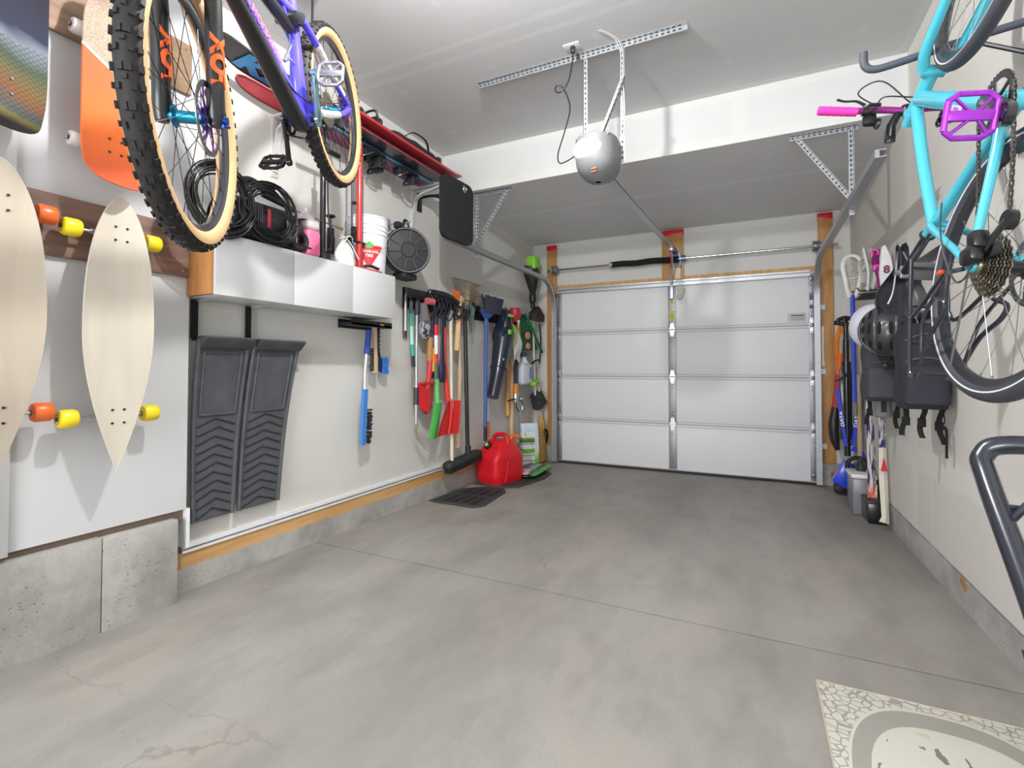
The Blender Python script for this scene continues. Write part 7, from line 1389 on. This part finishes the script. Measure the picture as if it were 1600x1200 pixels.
# lacrosse sticks
def lax(x, y, z, label, sx=1.0, shaft=None, yaw_=0.0, H_=0.33):
    t = Thing('lacrosse_stick', label, 'lacrosse stick', (x, y, z-0.9 if shaft else z), group='lacrosse sticks on the right wall')
    W_ = 0.066*sx; R_ = Matrix.Rotation(yaw_, 3, 'Z')
    def P(a, zz, d=0.0): return V(x, y, z)+R_ @ V(a, d, zz)
    out = [P(0.018, 0), P(0.035*sx, 0.05, -0.01), P(0.050*sx, 0.14, -0.02), P(W_*0.98, 0.24, -0.01), P(W_*0.75, 0.315, 0.01), P(0, H_+0.015, 0.02), P(-W_*0.75, 0.315, 0.01), P(-W_*0.98, 0.24, -0.01), P(-0.050*sx, 0.14, -0.02), P(-0.035*sx, 0.05, -0.01), P(-0.018, 0)]
    mb = MB(); mb.tube(spl(out, 6), 0.0085, 10, flat=1.8); mb.tube([P(-0.03, 0.015), P(0.03, 0.015)], 0.012, 10); mb.tube(spl([P(-W_*0.8, 0.20, -0.01), P(-W_*0.5, 0.16, 0.03), P(W_*0.5, 0.16, 0.03), P(W_*0.8, 0.20, -0.01)], 5), 0.005, 8); t.part('head_frame', mb, M('lax_white', (226, 228, 222), 0.45))
    mb = MB()
    for i in range(9):
        a = -1+2*i/8; mb.tube(spl([P(a*W_*0.8, 0.30-0.03*a*a, 0.0), P(a*W_*0.8, 0.20, 0.05), P(a*W_*0.45, 0.06, 0.03)], 4), 0.0036, 5)
    for i in range(8):
        zz = 0.08+0.027*i; w_ = W_*(0.45+0.5*min(1, i/5)); mb.tube(spl([P(-w_, zz, 0), P(0, zz-0.01, 0.055), P(w_, zz, 0)], 5), 0.0036, 5)
    t.part('net', mb, M('lax_net', (206, 204, 196), 0.8))
    if shaft:
        mb = MB(); mb.tube([V(x, y, z+0.02), V(x+0.005, y, z-0.86)], 0.017, 8); t.part('shaft', mb, shaft)
        mb = MB(); mb.tube([V(x+0.005, y, z-0.86), V(x+0.005, y, z-0.96)], 0.020, 12); t.part('end_tape', mb, M('tape_grey', (110, 112, 106), 0.7))
    return t
lax(3.30, 4.83, 1.74, 'lacrosse stick with white head and blue shaft hung nearest the door', 1.0, M('blue_shaft', (36, 62, 190), 0.3, coat=0.4))
lax(3.375, 4.62, 1.76, 'second white lacrosse head turned sideways beside the blue stick', 0.9, None, 0.9, 0.30)
t = Thing('field_stick', 'magenta and black speckled stick with loops on the rack', 'stick', (3.38, 4.2, 1.62))
mb = MB(); mb.tube(spl([(3.39, 4.42, 2.02), (3.37, 4.36, 1.93), (3.385, 4.30, 1.80), (3.38, 4.24, 1.66), (3.37, 4.18, 1.60)], 6), [0.02, 0.024, 0.02, 0.022, 0.018], 10); t.part('stick_body', mb, M('speckled_magenta', (120, 20, 92), 0.5, var=0.8, scale=45))
mb = MB(); mb.box((3.375, 4.34, 1.88), (0.05, 0.05, 0.05), None, 0.012); mb.torus((3.37, 4.38, 2.0), (0.3, 1, 0), 0.022, 0.007, 18, 6); mb.tube(spl([(3.36, 4.20, 1.68), (3.35, 4.15, 1.58), (3.36, 4.12, 1.48)], 4), 0.014, 8); t.part('pink_band', mb, M('hot_pink', (232, 60, 170), 0.45), label='hot pink band')
t = Thing('white_paddle', 'white skate guard shaped paddle with dark letters on the rack', 'paddle', (3.40, 4.05, 1.66))
mb = MB(); mb.prism([(-0.02, 0), (0.03, 0.02), (0.045, 0.14), (0.03, 0.25), (0.0, 0.34), (-0.02, 0.33), (-0.035, 0.15)], V(3.385, 4.16, 1.66), (1, 0, 0), (0, 0, 1), 0.03); t.part('blade', mb, M('paddle_white', (224, 222, 228), 0.4))
mb = MB(); mb.text('8', 0.07, lambda x, y, z: (3.39+x, 4.128-z, 1.83+y), 0.001, 0.003); t.part('number', mb, M('maroon_print', (120, 50, 58), 0.5))
# helmets
t = Thing('skate_helmet', 'white skate helmet with star outline hanging from the rack', 'helmet', (3.28, 4.22, 1.32))
hc = V(3.318, 4.22, 1.455); hax = V(-0.93, 0.30, 0.16).normalized()   # crown points away from the wall
a_, b_, d_ = frame_from(hax, (0, 0, 1))
def shell(rin, rout, mats, part, mbx, c, ax, el=(1.0, 1.18, 1.0), rim=0.0):
    A, B, D = frame_from(ax, (0, 0, 1))
    def f(u, v, r): ph = (math.pi*0.53)*u; th = 2*math.pi*v; return c+A*(r*math.sin(ph)*math.cos(th)*el[0])+B*(r*math.sin(ph)*math.sin(th)*el[1])+D*(r*math.cos(ph)*el[2])
    return f
f = shell(0, 0, None, None, None, hc, hax)
mb = MB(); mb.grid(lambda u, v: f(u, v, 0.130), 14, 36, 0.004); t.part('shell', mb, M('helmet_white', (226, 230, 242), 0.25, coat=0.5, var=0.01))
mb = MB(); mb.grid(lambda u, v: f(u*1.0, v, 0.124), 14, 36, 0.003); mb.grid(lambda u, v: f(0.55+u*0.45, v, 0.108), 6, 36, 0.012); t.part('liner', mb, M('helmet_liner', (26, 24, 36), 0.85))
def onshell(u, v, r=0.1345): return f(u, v, r)
for (u, v) in ((0.62, 0.30), (0.62, 0.42), (0.62, 0.62), (0.62, 0.74)): p = onshell(u, v, 0.130); n_ = (p-hc).normalized(); mb = MB(); mb.cyl(p, p+n_*0.0052, 0.013, n=14); t.part('vent_hole', mb, M('vent_black', (14, 14, 16), 0.9))
mb = MB(); cs_ = V(-0.62, -0.76, -0.16).normalized(); pc_ = hc+V(cs_.x*0.134, cs_.y*0.134, cs_.z*0.14); uu = V(0, 0, 1).cross(cs_).normalized(); vv = cs_.cross(uu)
pts = [pc_+cs_*0.004+uu*((0.024 if i % 2 == 0 else 0.011)*math.cos(math.pi/2+i*math.pi/5))+vv*((0.024 if i % 2 == 0 else 0.011)*math.sin(math.pi/2+i*math.pi/5)) for i in range(10)]
mb.tube(pts, 0.0014, 5, closed=True); t.part('star_outline', mb, M('star_grey', (140, 140, 160), 0.5))
t = Thing('cycling_helmet', 'black vented cycling helmet hanging in front of the packs', 'helmet', (3.27, 3.62, 1.26))
hc2 = V(3.290, 3.62, 1.385); hax2 = V(-0.30, -0.93, 0.20).normalized(); A, B, D = frame_from(hax2, (0, 0, 1))
def hs(ph, th, r=1.0): return hc2+A*(0.128*r*math.sin(ph)*math.cos(th))+B*(0.150*r*math.sin(ph)*math.sin(th))+D*(0.115*r*math.cos(ph))
mb = MB(); mb.grid(lambda u, v: hs(math.pi*0.52*u, 2*math.pi*v), 16, 40, 0.004); t.part('outer_shell', mb, M('helmet_black', (50, 51, 56), 0.35, coat=0.3))
VB = M('vent_black', (12, 12, 14), 0.95)
def on(a, b_, r=1.012):           # a across (ear to ear), b along (brow to nape), both in radians
    x, y = math.sin(a), math.sin(b_)*math.cos(a); z = math.sqrt(max(0.0, 1-x*x-y*y)); return hc2+A*(0.128*r*x)+B*(0.150*r*y)+D*(0.115*r*z)
for a0 in (-0.98, -0.60, -0.20, 0.20, 0.60, 0.98):
    for b0, b1 in ((-1.15, -0.62), (-0.42, 0.22), (0.42, 1.12)):
        mb = MB(); mb.tube([on(a0*(1-0.10*(k/7-0.5)), b0+(b1-b0)*k/7, 1.004) for k in range(8)], [0.004, 0.010, 0.013, 0.014, 0.014, 0.013, 0.010, 0.004], 10, flat=0.45, up=D); t.part('vent_slot', mb, VB)
mb = MB()
for a0 in (-0.40, 0.40): mb.tube([on(a0, -1.2+2.4*k/16, 1.03) for k in range(17)], [0.004]+[0.009]*15+[0.004], 10, flat=0.7)
t.part('raised_ridges', mb, M('helmet_gloss', (74, 75, 80), 0.25, coat=0.4))
mb = MB(); mb.grid(lambda u, v: hc2+A*(0.108*math.sin(math.pi*0.5*u)*math.cos(2*math.pi*v)*1.1)+B*(0.108*math.sin(math.pi*0.5*u)*math.sin(2*math.pi*v)*1.2)+D*(0.108*math.cos(math.pi*0.5*u)*0.9), 10, 28, 0.006); t.part('liner', mb, M('liner_dark', (24, 24, 27), 0.9))
mb = MB(); mb.tube([hc2+A*(0.135*math.cos(a)*1.05)+B*(0.15*math.sin(a))+D*0.002 for a in [2*math.pi*k/40 for k in range(40)]], 0.009, 8, closed=True); t.part('rim', mb, M('helmet_black', (46, 47, 52), 0.35))
mb = MB()
for dz in (-0.06, 0.05): mb.tube(spl([hc2-B*0.10+V(dz, 0, 0), hc2+V(dz*0.6, 0.05, -0.14), hc2+V(0, 0.06, -0.21)], 5), 0.005, 6, flat=0.4)
mb.box(hc2+V(0, 0.06, -0.21), (0.03, 0.02, 0.03), None, 0.005); t.part('chin_strap', mb, BLACK())
# packs
def pack(nm, c, w, d, h, mat, label, pocket, group='backpacks hanging on the right wall', yaw_=0.0, strapn=(2, 2)):
    t = Thing(nm, label, 'backpack', (c[0], c[1], c[2]-h/2), R=Matrix.Rotation(yaw_, 3, 'Z'), group=group)
    rn = random.Random(int(c[1]*10))
    def f(u, v):
        th = 2*math.pi*v; e = 0.55; k = 1-0.10*abs(2*u-1)**4-0.10*u; ct, st = math.cos(th), math.sin(th)
        return ((w/2*k+0.006*math.sin(u*11+th*2))*math.copysign(abs(ct)**e, ct), (d/2*k+0.006*math.sin(u*9+th*3))*math.copysign(abs(st)**e, st), h*u)
    mb = MB(); mb.grid(f, 20, 40, 0.003); mb.box((0, 0, 0.01), (w*0.82, d*0.8, 0.03), None, 0.01); mb.box((0, 0, h-0.01), (w*0.72, d*0.7, 0.03), None, 0.012); t.part('bag_body', mb, mat, local=True, ang=60)
    mb = MB(); ph_ = h*0.42
    mb.grid(lambda u, v: ((w/2*0.8)*math.copysign(abs(math.cos(math.pi*v))**0.5, math.cos(math.pi*v)), -d/2*0.86-0.045*math.sin(math.pi*v)**0.6, h*0.06+ph_*u), 8, 20, 0.004); mb.box((0, -d/2*0.9-0.01, h*0.06+ph_), (w*0.74, 0.045, 0.02), None, 0.008); mb.box((0, -d/2*0.9-0.01, h*0.06), (w*0.74, 0.05, 0.02), None, 0.008); t.part('front_pocket', mb, pocket, local=True, ang=60)
    mb = MB(); mb.tube(spl([(-w*0.36, -d/2*0.94, h*0.56), (0, -d/2*1.0, h*0.60), (w*0.36, -d/2*0.94, h*0.56)], 6), 0.003, 6); mb.tube(spl([(-w*0.38, -d/2*0.95, h*0.80), (0, -d/2*0.97, h*0.88), (w*0.38, -d/2*0.95, h*0.80)], 6), 0.003, 6); t.part('zip', mb, M('zip_grey', (96, 98, 104), 0.5), local=True)
    mb = MB(); mb.tube(spl([(-0.03, d*0.3, h*0.97), (-0.02, d*0.3, h+0.06), (0.02, d*0.3, h+0.06), (0.03, d*0.3, h*0.97)], 5), 0.007, 8); t.part('grab_loop', mb, BLACK(), local=True)
    for i in range(strapn[0]):
        x0 = -w*0.35+w*0.7*i/max(1, strapn[0]-1); L_ = 0.16+0.10*rn.random()
        mb = MB(); mb.grid(lambda u, v: (x0+0.012*(2*v-1)+0.012*math.sin(u*5+i), -0.02+0.01*math.sin(u*4), 0.02-L_*u), 8, 2, 0.002); mb.box((x0+0.012*math.sin(5*0.5+i), -0.02, 0.02-L_*0.55), (0.034, 0.010, 0.045), None, 0.003); t.part('hanging_strap', mb, M('webbing_black', (20, 20, 22), 0.9), local=True)
    return t
pack('backpack', (3.320, 3.97, 1.160), 0.220, 0.19, 0.42, M('pack_charcoal', (60, 61, 68), 0.85, bump=0.4), 'charcoal grey backpack hanging under the white helmet', M('pack_charcoal2', (70, 71, 76), 0.85, bump=0.4))
pack('backpack', (3.330, 3.16, 1.170), 0.215, 0.19, 0.42, M('pack_navy', (36, 38, 46), 0.8, bump=0.4), 'dark blue black backpack hanging closest to the rear bike wheel', M('pack_navy2', (42, 44, 54), 0.8, bump=0.4), strapn=(3, 2))
mb = MB(); mb.tube(spl([(3.40, 3.12, 0.98), (3.405, 3.10, 0.90), (3.385, 3.08, 0.87), (3.41, 3.10, 0.86), (3.41, 3.10, 0.72)], 5), [0.006]*10+[0.012]*11, 8, flat=0.4); solo('loose_strap', 'thin black strap with buckle dangling below the dark backpack', 'strap', mb, M('webbing_black', (20, 20, 22), 0.9))
t = Thing('grey_pouch', 'light grey fabric pouch hanging below the charcoal backpack', 'pouch', (3.34, 4.05, 0.80))
mb = MB(); mb.grid(lambda u, v: (3.365+0.060*math.cos(2*math.pi*v)*(1-0.2*u), 4.22+0.09*math.sin(2*math.pi*v), 0.83+0.21*u), 10, 24, 0.002); mb.sphere((3.365, 4.22, 0.835), (0.060, 0.09, 0.02), 20, 6); t.part('pouch_body', mb, M('pouch_grey', (150, 151, 154), 0.85))
mb = MB(); mb.bx((3.345, 4.118, 0.86), (3.375, 4.124, 1.03)); t.part('black_tab', mb, BLACK())
# sticks and poles beside the wall
for a, b_2, r_, mt, nm, lab, gp in (
    (V(3.365, 4.70, 1.02), V(3.365, 4.70, 1.45), 0.020, M('stick_white', (228, 222, 218), 0.5), 'hockey_stick', 'white stick butt ending above the floor beside the packs', None),
    (V(3.40, 5.25, 0.35), V(3.395, 5.22, 1.10), 0.018, wood('tan_pole', (168, 146, 110), (196, 174, 138), 'z', 4, 0.6), 'wooden_pole', 'tan wooden pole standing behind the blue scooter', None)):
    mb = MB(); mb.tube([a, b_2], r_, 4 if nm == 'hockey_stick' else 12); solo(nm, lab, 'stick' if nm == 'hockey_stick' else 'pole', mb, mt)
def stickmat(nm, a, b_, sc):
    m, nt, bb = base(nm); pos = _n(nt, 'ShaderNodeTexCoord').outputs['Object']
    k = mathn(nt, 'GREATER_THAN', noise(nt, mapping(nt, pos, (8, 8, 1)), sc, 2, 0.4), 0.52); nt.links.new(mixc(nt, k, lin(a), lin(b_)), bb.inputs['Base Color']); bb.inputs['Roughness'].default_value = 0.4; return m
t = Thing('hockey_stick', 'white hockey stick with navy and red print leaning beside the packs', 'hockey stick', (3.40, 4.62, fz(4.6)))
mb = MB(); mb.tube([V(3.362, 4.62, 1.16), V(3.375, 4.62, 0.25)], [0.024, 0.026], 4); t.part('shaft', mb, stickmat('navy_white_print', (214, 206, 200), (46, 56, 108), 9))
mb = MB(); mb.prism([(-0.03, 0), (0.03, 0), (0.035, -0.26), (-0.028, -0.26)], V(3.375, 4.64, 0.27), (1, 0, 0), (0, 0, 1), 0.025); t.part('blade', mb, stickmat('red_white_print', (222, 206, 192), (206, 92, 80), 12))
t = Thing('hockey_stick', 'white hockey stick with single red mark standing against the right wall', 'hockey stick', (3.41, 4.44, fz(4.4)))
mb = MB(); mb.tube([V(3.405, 4.42, 1.0), V(3.405, 4.42, 0.58)], 0.02, 4); t.part('shaft', mb, stickmat('navy_white_print2', (210, 206, 206), (40, 50, 110), 14))
mb = MB(); mb.tube([V(3.405, 4.42, 0.58), V(3.403, 4.40, 0.36), V(3.40, 4.34, 0.10), V(3.39, 4.33, 0.06)], [0.022, 0.026, 0.022, 0.03], 4); t.part('blade', mb, M('stick_cream', (226, 220, 206), 0.5))
mb = MB(); mb.prism([(-0.02, 0), (0.02, 0), (0.0, 0.10)], V(3.403, 4.372, 0.42), (1, 0, 0), (0, 0, 1), 0.004); t.part('red_mark', mb, M('mark_red', (200, 40, 46), 0.4), label='red pointed mark')
# kick scooter standing on end, tripod stem
BLU = M('scooter_blue', (28, 66, 214), 0.3, coat=0.4)
t = Thing('kick_scooter', 'blue and black folded kick scooter standing upright by the door jamb', 'scooter', (3.35, 5.32, fz(5.3)))
mb = MB(); mb.tube([V(3.33, 5.40, 0.36), V(3.33, 5.40, 1.42)], 0.026, 14); mb.tube([V(3.33, 5.40, 1.40), V(3.332, 5.40, 1.60)], 0.019, 12); mb.cyl((3.33, 5.40, 1.12), (3.33, 5.40, 1.22), 0.036, n=16); mb.bx((3.282, 5.43, 0.5), (3.378, 5.47, 1.15), 0.01); t.part('stem', mb, BLKMETAL())
mb = MB(); mb.tube(spl([(3.33, 5.38, 1.10), (3.28, 5.36, 1.06), (3.24, 5.35, 1.04)], 4), [0.025, 0.018, 0.010], 10, flat=0.5); t.part('release_lever', mb, BLACK())
mb = MB(); mb.cyl((3.24, 5.40, 1.58), (3.42, 5.40, 1.54), 0.02, n=12)
for i in range(3): mb.cyl((3.27+0.05*i, 5.38, 1.57), (3.27+0.05*i, 5.38, 1.61), 0.014, n=10)
t.part('handlebar', mb, BLACK())
for sg in (-1, 1):
    mb = MB(); mb.sweep([V(3.335+sg*0.085, 5.34, 0.97), V(3.335+sg*0.026, 5.34, 0.46)], [(-0.02, -0.012), (0.02, -0.012), (0.02, 0.012), (-0.02, 0.012)], (0, 1, 0)); fk = t.part('fork_blade', mb, BLU)
    mb = MB(); dd_ = V(-sg*0.058, 0, -0.51).normalized(); ss_ = V(-dd_.z, 0, dd_.x)
    mb.text('DATA', 0.036, lambda x, y, z: V(3.335+sg*0.055, 5.3195-z, 0.70)+dd_*(-x*1.4*1.0)+ss_*(y*-1.0), 0.0005, 0.001); t.part('lettering', mb, M('logo_white', (245, 245, 245), 0.4), parent=fk, label='white lettering')
mb = MB(); mb.tube(spl([(3.35, 5.30, 0.44), (3.41, 5.28, 0.42), (3.435, 5.26, 0.33), (3.425, 5.24, 0.24)], 6), 0.030, 12, flat=0.6); t.part('mudguard', mb, BLU)
mb = MB(); mb.tube([V(3.426, 5.24, 0.25), V(3.422, 5.238, 0.22)], 0.032, 12, flat=0.6); t.part('red_tip', mb, M('tip_red', (226, 40, 60), 0.4), label='red end of the mudguard')
mb = MB(); mb.torus((3.375, 5.22, 0.30), (0, 1, 0), 0.075, 0.018, 32, 10); mb.torus((3.375, 5.22, 0.30), (0, 1, 0), 0.03, 0.008, 20, 8); t.part('wheel', mb, BLACK())
mb = MB(); mb.box((3.315, 5.30, 0.20), (0.17, 0.10, 0.22), Matrix.Rotation(math.radians(28), 3, 'Y'), 0.015); t.part('deck', mb, BLU)
mb = MB(); mb.box((3.335, 5.30, 0.13), (0.16, 0.09, 0.13), Matrix.Rotation(math.radians(32), 3, 'Y'), 0.01); t.part('deck_underside', mb, BLACK())
t = Thing('umbrella', 'red and orange folded fabric stick beside the blue scooter', 'umbrella', (3.27, 5.62, 0.35))
mb = MB(); mb.tube([V(3.315, 5.62, 1.30), V(3.30, 5.62, 1.10)], [0.022, 0.028], 12); t.part('orange_section', mb, M('orange_cloth', (232, 110, 36), 0.6))
mb = MB(); mb.tube([V(3.30, 5.62, 1.10), V(3.272, 5.62, 0.76)], [0.028, 0.034], 12); t.part('red_section', mb, M('red_cloth', (178, 52, 66), 0.6))
mb = MB(); mb.tube(spl([V(3.272, 5.62, 0.78), V(3.25, 5.60, 0.62), V(3.258, 5.60, 0.48), V(3.28, 5.6, 0.38)], 5), [0.034, 0.045, 0.04, 0.02], 12); t.part('black_section', mb, BLACK())
t = Thing('extension_cord', 'orange extension cord looped on a hook by the right jamb', 'cord', (3.33, 5.60, 1.10))
mb = MB(); rr = random.Random(6)
for i in range(10):
    dx = rr.uniform(-0.012, 0.012); w_ = rr.uniform(0.02, 0.052); zb_ = 1.05+rr.uniform(0, 0.12); y_ = 5.64+rr.uniform(-0.03, 0.03)
    mb.tube(spl([(3.335+dx, y_, 1.60), (3.335+dx-w_, y_, 1.42), (3.335+dx-w_*0.9, y_, zb_+0.1), (3.335+dx, y_, zb_), (3.335+dx+w_*0.6, y_, zb_+0.12), (3.335+dx+w_*0.7, y_, 1.42), (3.335+dx, y_, 1.60)], 5), 0.006, 6)
t.part('loops', mb, M('cord_orange', (236, 130, 34), 0.5))
mb = MB(); mb.tube(spl([(3.30, 5.62, 1.62), (3.36, 5.62, 1.64), (3.42, 5.62, 1.62)], 3), 0.02, 10); t.part('cord_tie', mb, BLACK())
t = Thing('trailer_hitch', 'small black hitch lying on the floor by the right jamb', 'hitch', (3.26, 5.5, fz(5.5)))
mb = MB(); mb.box((3.275, 5.50, 0.12), (0.11, 0.10, 0.07), Matrix.Rotation(0.3, 3, 'Y'), 0.015); mb.box((3.29, 5.48, 0.045), (0.12, 0.10, 0.085), None, 0.02); mb.cyl((3.25, 5.5, 0.13), (3.31, 5.5, 0.17), 0.03, n=12); t.part('hitch_body', mb, M('hitch_black', (34, 28, 28), 0.5))
mb = MB(); mb.cyl((3.21, 5.48, 0.165), (3.24, 5.48, 0.16), 0.018, n=12); t.part('red_knob', mb, M('knob_red', (210, 60, 40), 0.4), label='red knob')
# bin and black case on the floor
t = Thing('storage_box', 'grey see-through box with white lid on the floor by the sticks', 'box', (3.345, 4.86, fz(4.8)))
mb = MB(); mb.box((3.345, 4.86, 0.145+fz(4.8)), (0.16, 0.26, 0.285), None, 0.012); t.part('box_body', mb, M('box_grey', (126, 128, 134), 0.3, var=0.1, scale=20))
mb = MB(); mb.box((3.345, 4.86, 0.305+fz(4.8)), (0.175, 0.28, 0.035), None, 0.01); t.part('lid', mb, M('lid_white', (222, 222, 220), 0.4))
t = Thing('black_case', 'small black plastic case on the floor below the hockey sticks', 'case', (3.385, 4.60, fz(4.6)))
mb = MB(); mb.box((3.382, 4.60, 0.082+fz(4.6)), (0.125, 0.24, 0.15), None, 0.012); t.part('case_body', mb, M('case_black', (20, 20, 22), 0.3, coat=0.3))
mb = MB(); mb.box((3.382, 4.60, 0.162+fz(4.6)), (0.13, 0.245, 0.018), None, 0.006); t.part('lid', mb, M('case_black2', (34, 35, 38), 0.35))
mb = MB(); mb.lathe([(0, 0), (0.035, 0), (0.037, 0.06), (0.02, 0.085), (0.012, 0.10), (0, 0.10)], (3.35, 4.90, 0.322+fz(4.8)), (0, 0, 1), 18); solo('dark_bottle', 'short dark bottle standing on the white lidded box', 'bottle', mb, M('bottle_dark', (40, 50, 46), 0.3))
# bent tube stand at the right edge
t = Thing('tube_stand', 'black bent steel tube stand cut by the right edge of view', 'stand', (3.0, 1.0, fz(1.0)))
TB = M('stand_black', (30, 34, 46), 0.22, coat=0.6)
mb = MB(); mb.tube(spl([(3.42, 1.33, 0.985), (3.22, 1.36, 0.995), (3.05, 1.385, 1.0), (3.005, 1.385, 0.975), (3.0, 1.35, 0.93), (3.0, 1.20, 0.78), (3.0, 0.85, 0.43), (3.0, 0.47, 0.09)], 8), 0.0195, 18); t.part('bent_tube', mb, TB)
mb = MB(); mb.tube(spl([(3.06, 1.30, 0.985), (3.055, 1.28, 0.93), (3.03, 1.27, 0.90), (3.01, 1.28, 0.865)], 6), 0.007, 8); mb.cyl((3.0, 1.30, 0.885), (3.03, 1.30, 0.885), 0.009, n=10); mb.cyl((3.0, 1.20, 0.80), (3.35, 1.16, 0.80), 0.006, n=8); t.part('brace_rod', mb, TB)
mb = MB(); mb.cyl((3.0, 0.475, 0.10), (3.0, 0.44, 0.073), 0.026, n=16); t.part('rubber_foot', mb, RUBBER())
mb = MB(); mb.tube([V(3.42, 1.33, 0.985), V(3.435, 1.33, 0.985)], 0.04, 18); t.part('wall_flange', mb, TB)
mb = MB(); mb.cyl((3.40, 1.47, 0.55), (3.17, 1.52, 0.512), 0.013, n=12); t.part('peg', mb, TB)
mb = MB(); mb.tube([V(3.19, 1.515, 0.515), V(3.16, 1.522, 0.510), V(3.115, 1.535, 0.500)], [0.018, 0.022, 0.017], 14); t.part('peg_tip', mb, RUBBER())
mb = MB(); mb.tube([V(3.40, 1.47, 0.55), V(3.41, 1.33, 0.985)], 0.014, 12); t.part('upright_tube', mb, TB)
mb = MB(); mb.prism([(-0.03, -0.03), (0.01, -0.045), (0.05, -0.01), (0.03, 0.03), (-0.02, 0.025)], V(XR-0.001, 3.05, 0.145), (0, 1, 0), (0, 0, 1), -0.006) if False else mb.box((XR-0.0005, 3.04, 0.150), (0.006, 0.07, 0.05), Matrix.Rotation(0.4, 3, 'X'), 0.001); solo('wood_shim', 'little brown wood chip stuck on the right foundation', 'chip', mb, wood('shim_wood', (150, 112, 78), (178, 140, 100), 'y', 4, 0.8))
# rug
def rug_mat():
    m, nt, b = base('rug_print'); pos = _n(nt, 'ShaderNodeTexCoord').outputs['Object']; sp = _n(nt, 'ShaderNodeSeparateXYZ'); nt.links.new(pos, sp.inputs[0])
    x, y = sp.outputs[0], sp.outputs[1]
    ex = mathn(nt, 'DIVIDE', x, 0.29); ey = mathn(nt, 'DIVIDE', mathn(nt, 'SUBTRACT', y, 0.0), 0.52)
    r = mathn(nt, 'POWER', mathn(nt, 'ADD', mathn(nt, 'POWER', mathn(nt, 'ABSOLUTE', ex), 2.6), mathn(nt, 'POWER', mathn(nt, 'ABSOLUTE', ey), 2.6)), 1/2.6)
    ring = mathn(nt, 'LESS_THAN', mathn(nt, 'ABSOLUTE', mathn(nt, 'SUBTRACT', r, 0.90)), 0.075)
    v = _n(nt, 'ShaderNodeTexVoronoi', feature='DISTANCE_TO_EDGE'); v.inputs['Scale'].default_value = 34; nt.links.new(pos, v.inputs['Vector'])
    cells = mathn(nt, 'LESS_THAN', v.outputs['Distance'], 0.07)
    outer = mathn(nt, 'GREATER_THAN', r, 1.0)
    n1 = mathn(nt, 'GREATER_THAN', noise(nt, mapping(nt, pos, (22, 9, 1), (0, 0, 0.6)), 1.0, 2), 0.64)
    n2 = mathn(nt, 'GREATER_THAN', noise(nt, mapping(nt, pos, (7, 7, 1), (0, 0, 0.2), (2, 3, 0)), 1.0, 2), 0.66)
    c = mixc(nt, mathn(nt, 'MULTIPLY', mathn(nt, 'MULTIPLY', cells, outer), 0.7), lin((208, 206, 196)), lin((128, 128, 122)))
    c = mixc(nt, mathn(nt, 'MULTIPLY', ring, 0.85), c, lin((150, 146, 138)))
    ins = mathn(nt, 'LESS_THAN', r, 0.78)
    c = mixc(nt, mathn(nt, 'MULTIPLY', mathn(nt, 'MULTIPLY', n1, ins), 0.8), c, lin((92, 90, 88)))
    c = mixc(nt, mathn(nt, 'MULTIPLY', mathn(nt, 'MULTIPLY', n2, ins), 0.5), c, lin((186, 186, 120)))
    nt.links.new(c, b.inputs['Base Color']); b.inputs['Roughness'].default_value = 0.75; return m
t = Thing('rug', 'pale patterned rug with leaves and grey ring on the concrete floor', 'rug', (3.085, 1.53, fz(1.53)), R=Matrix.Rotation(-0.0141, 3, 'X'))
mb = MB(); mb.bx((-0.325, -0.575, 0.001), (0.325, 0.565, 0.006), 0.002); t.part('rug_sheet', mb, rug_mat(), local=True)
mb = MB(); mb.tube([V(-0.325, -0.575, 0.005), V(-0.325, 0.565, 0.005), V(0.325, 0.565, 0.005), V(0.325, -0.575, 0.005)], 0.0035, 6, closed=True); t.part('edge_binding', mb, M('binding_tan', (190, 176, 156), 0.8), local=True)
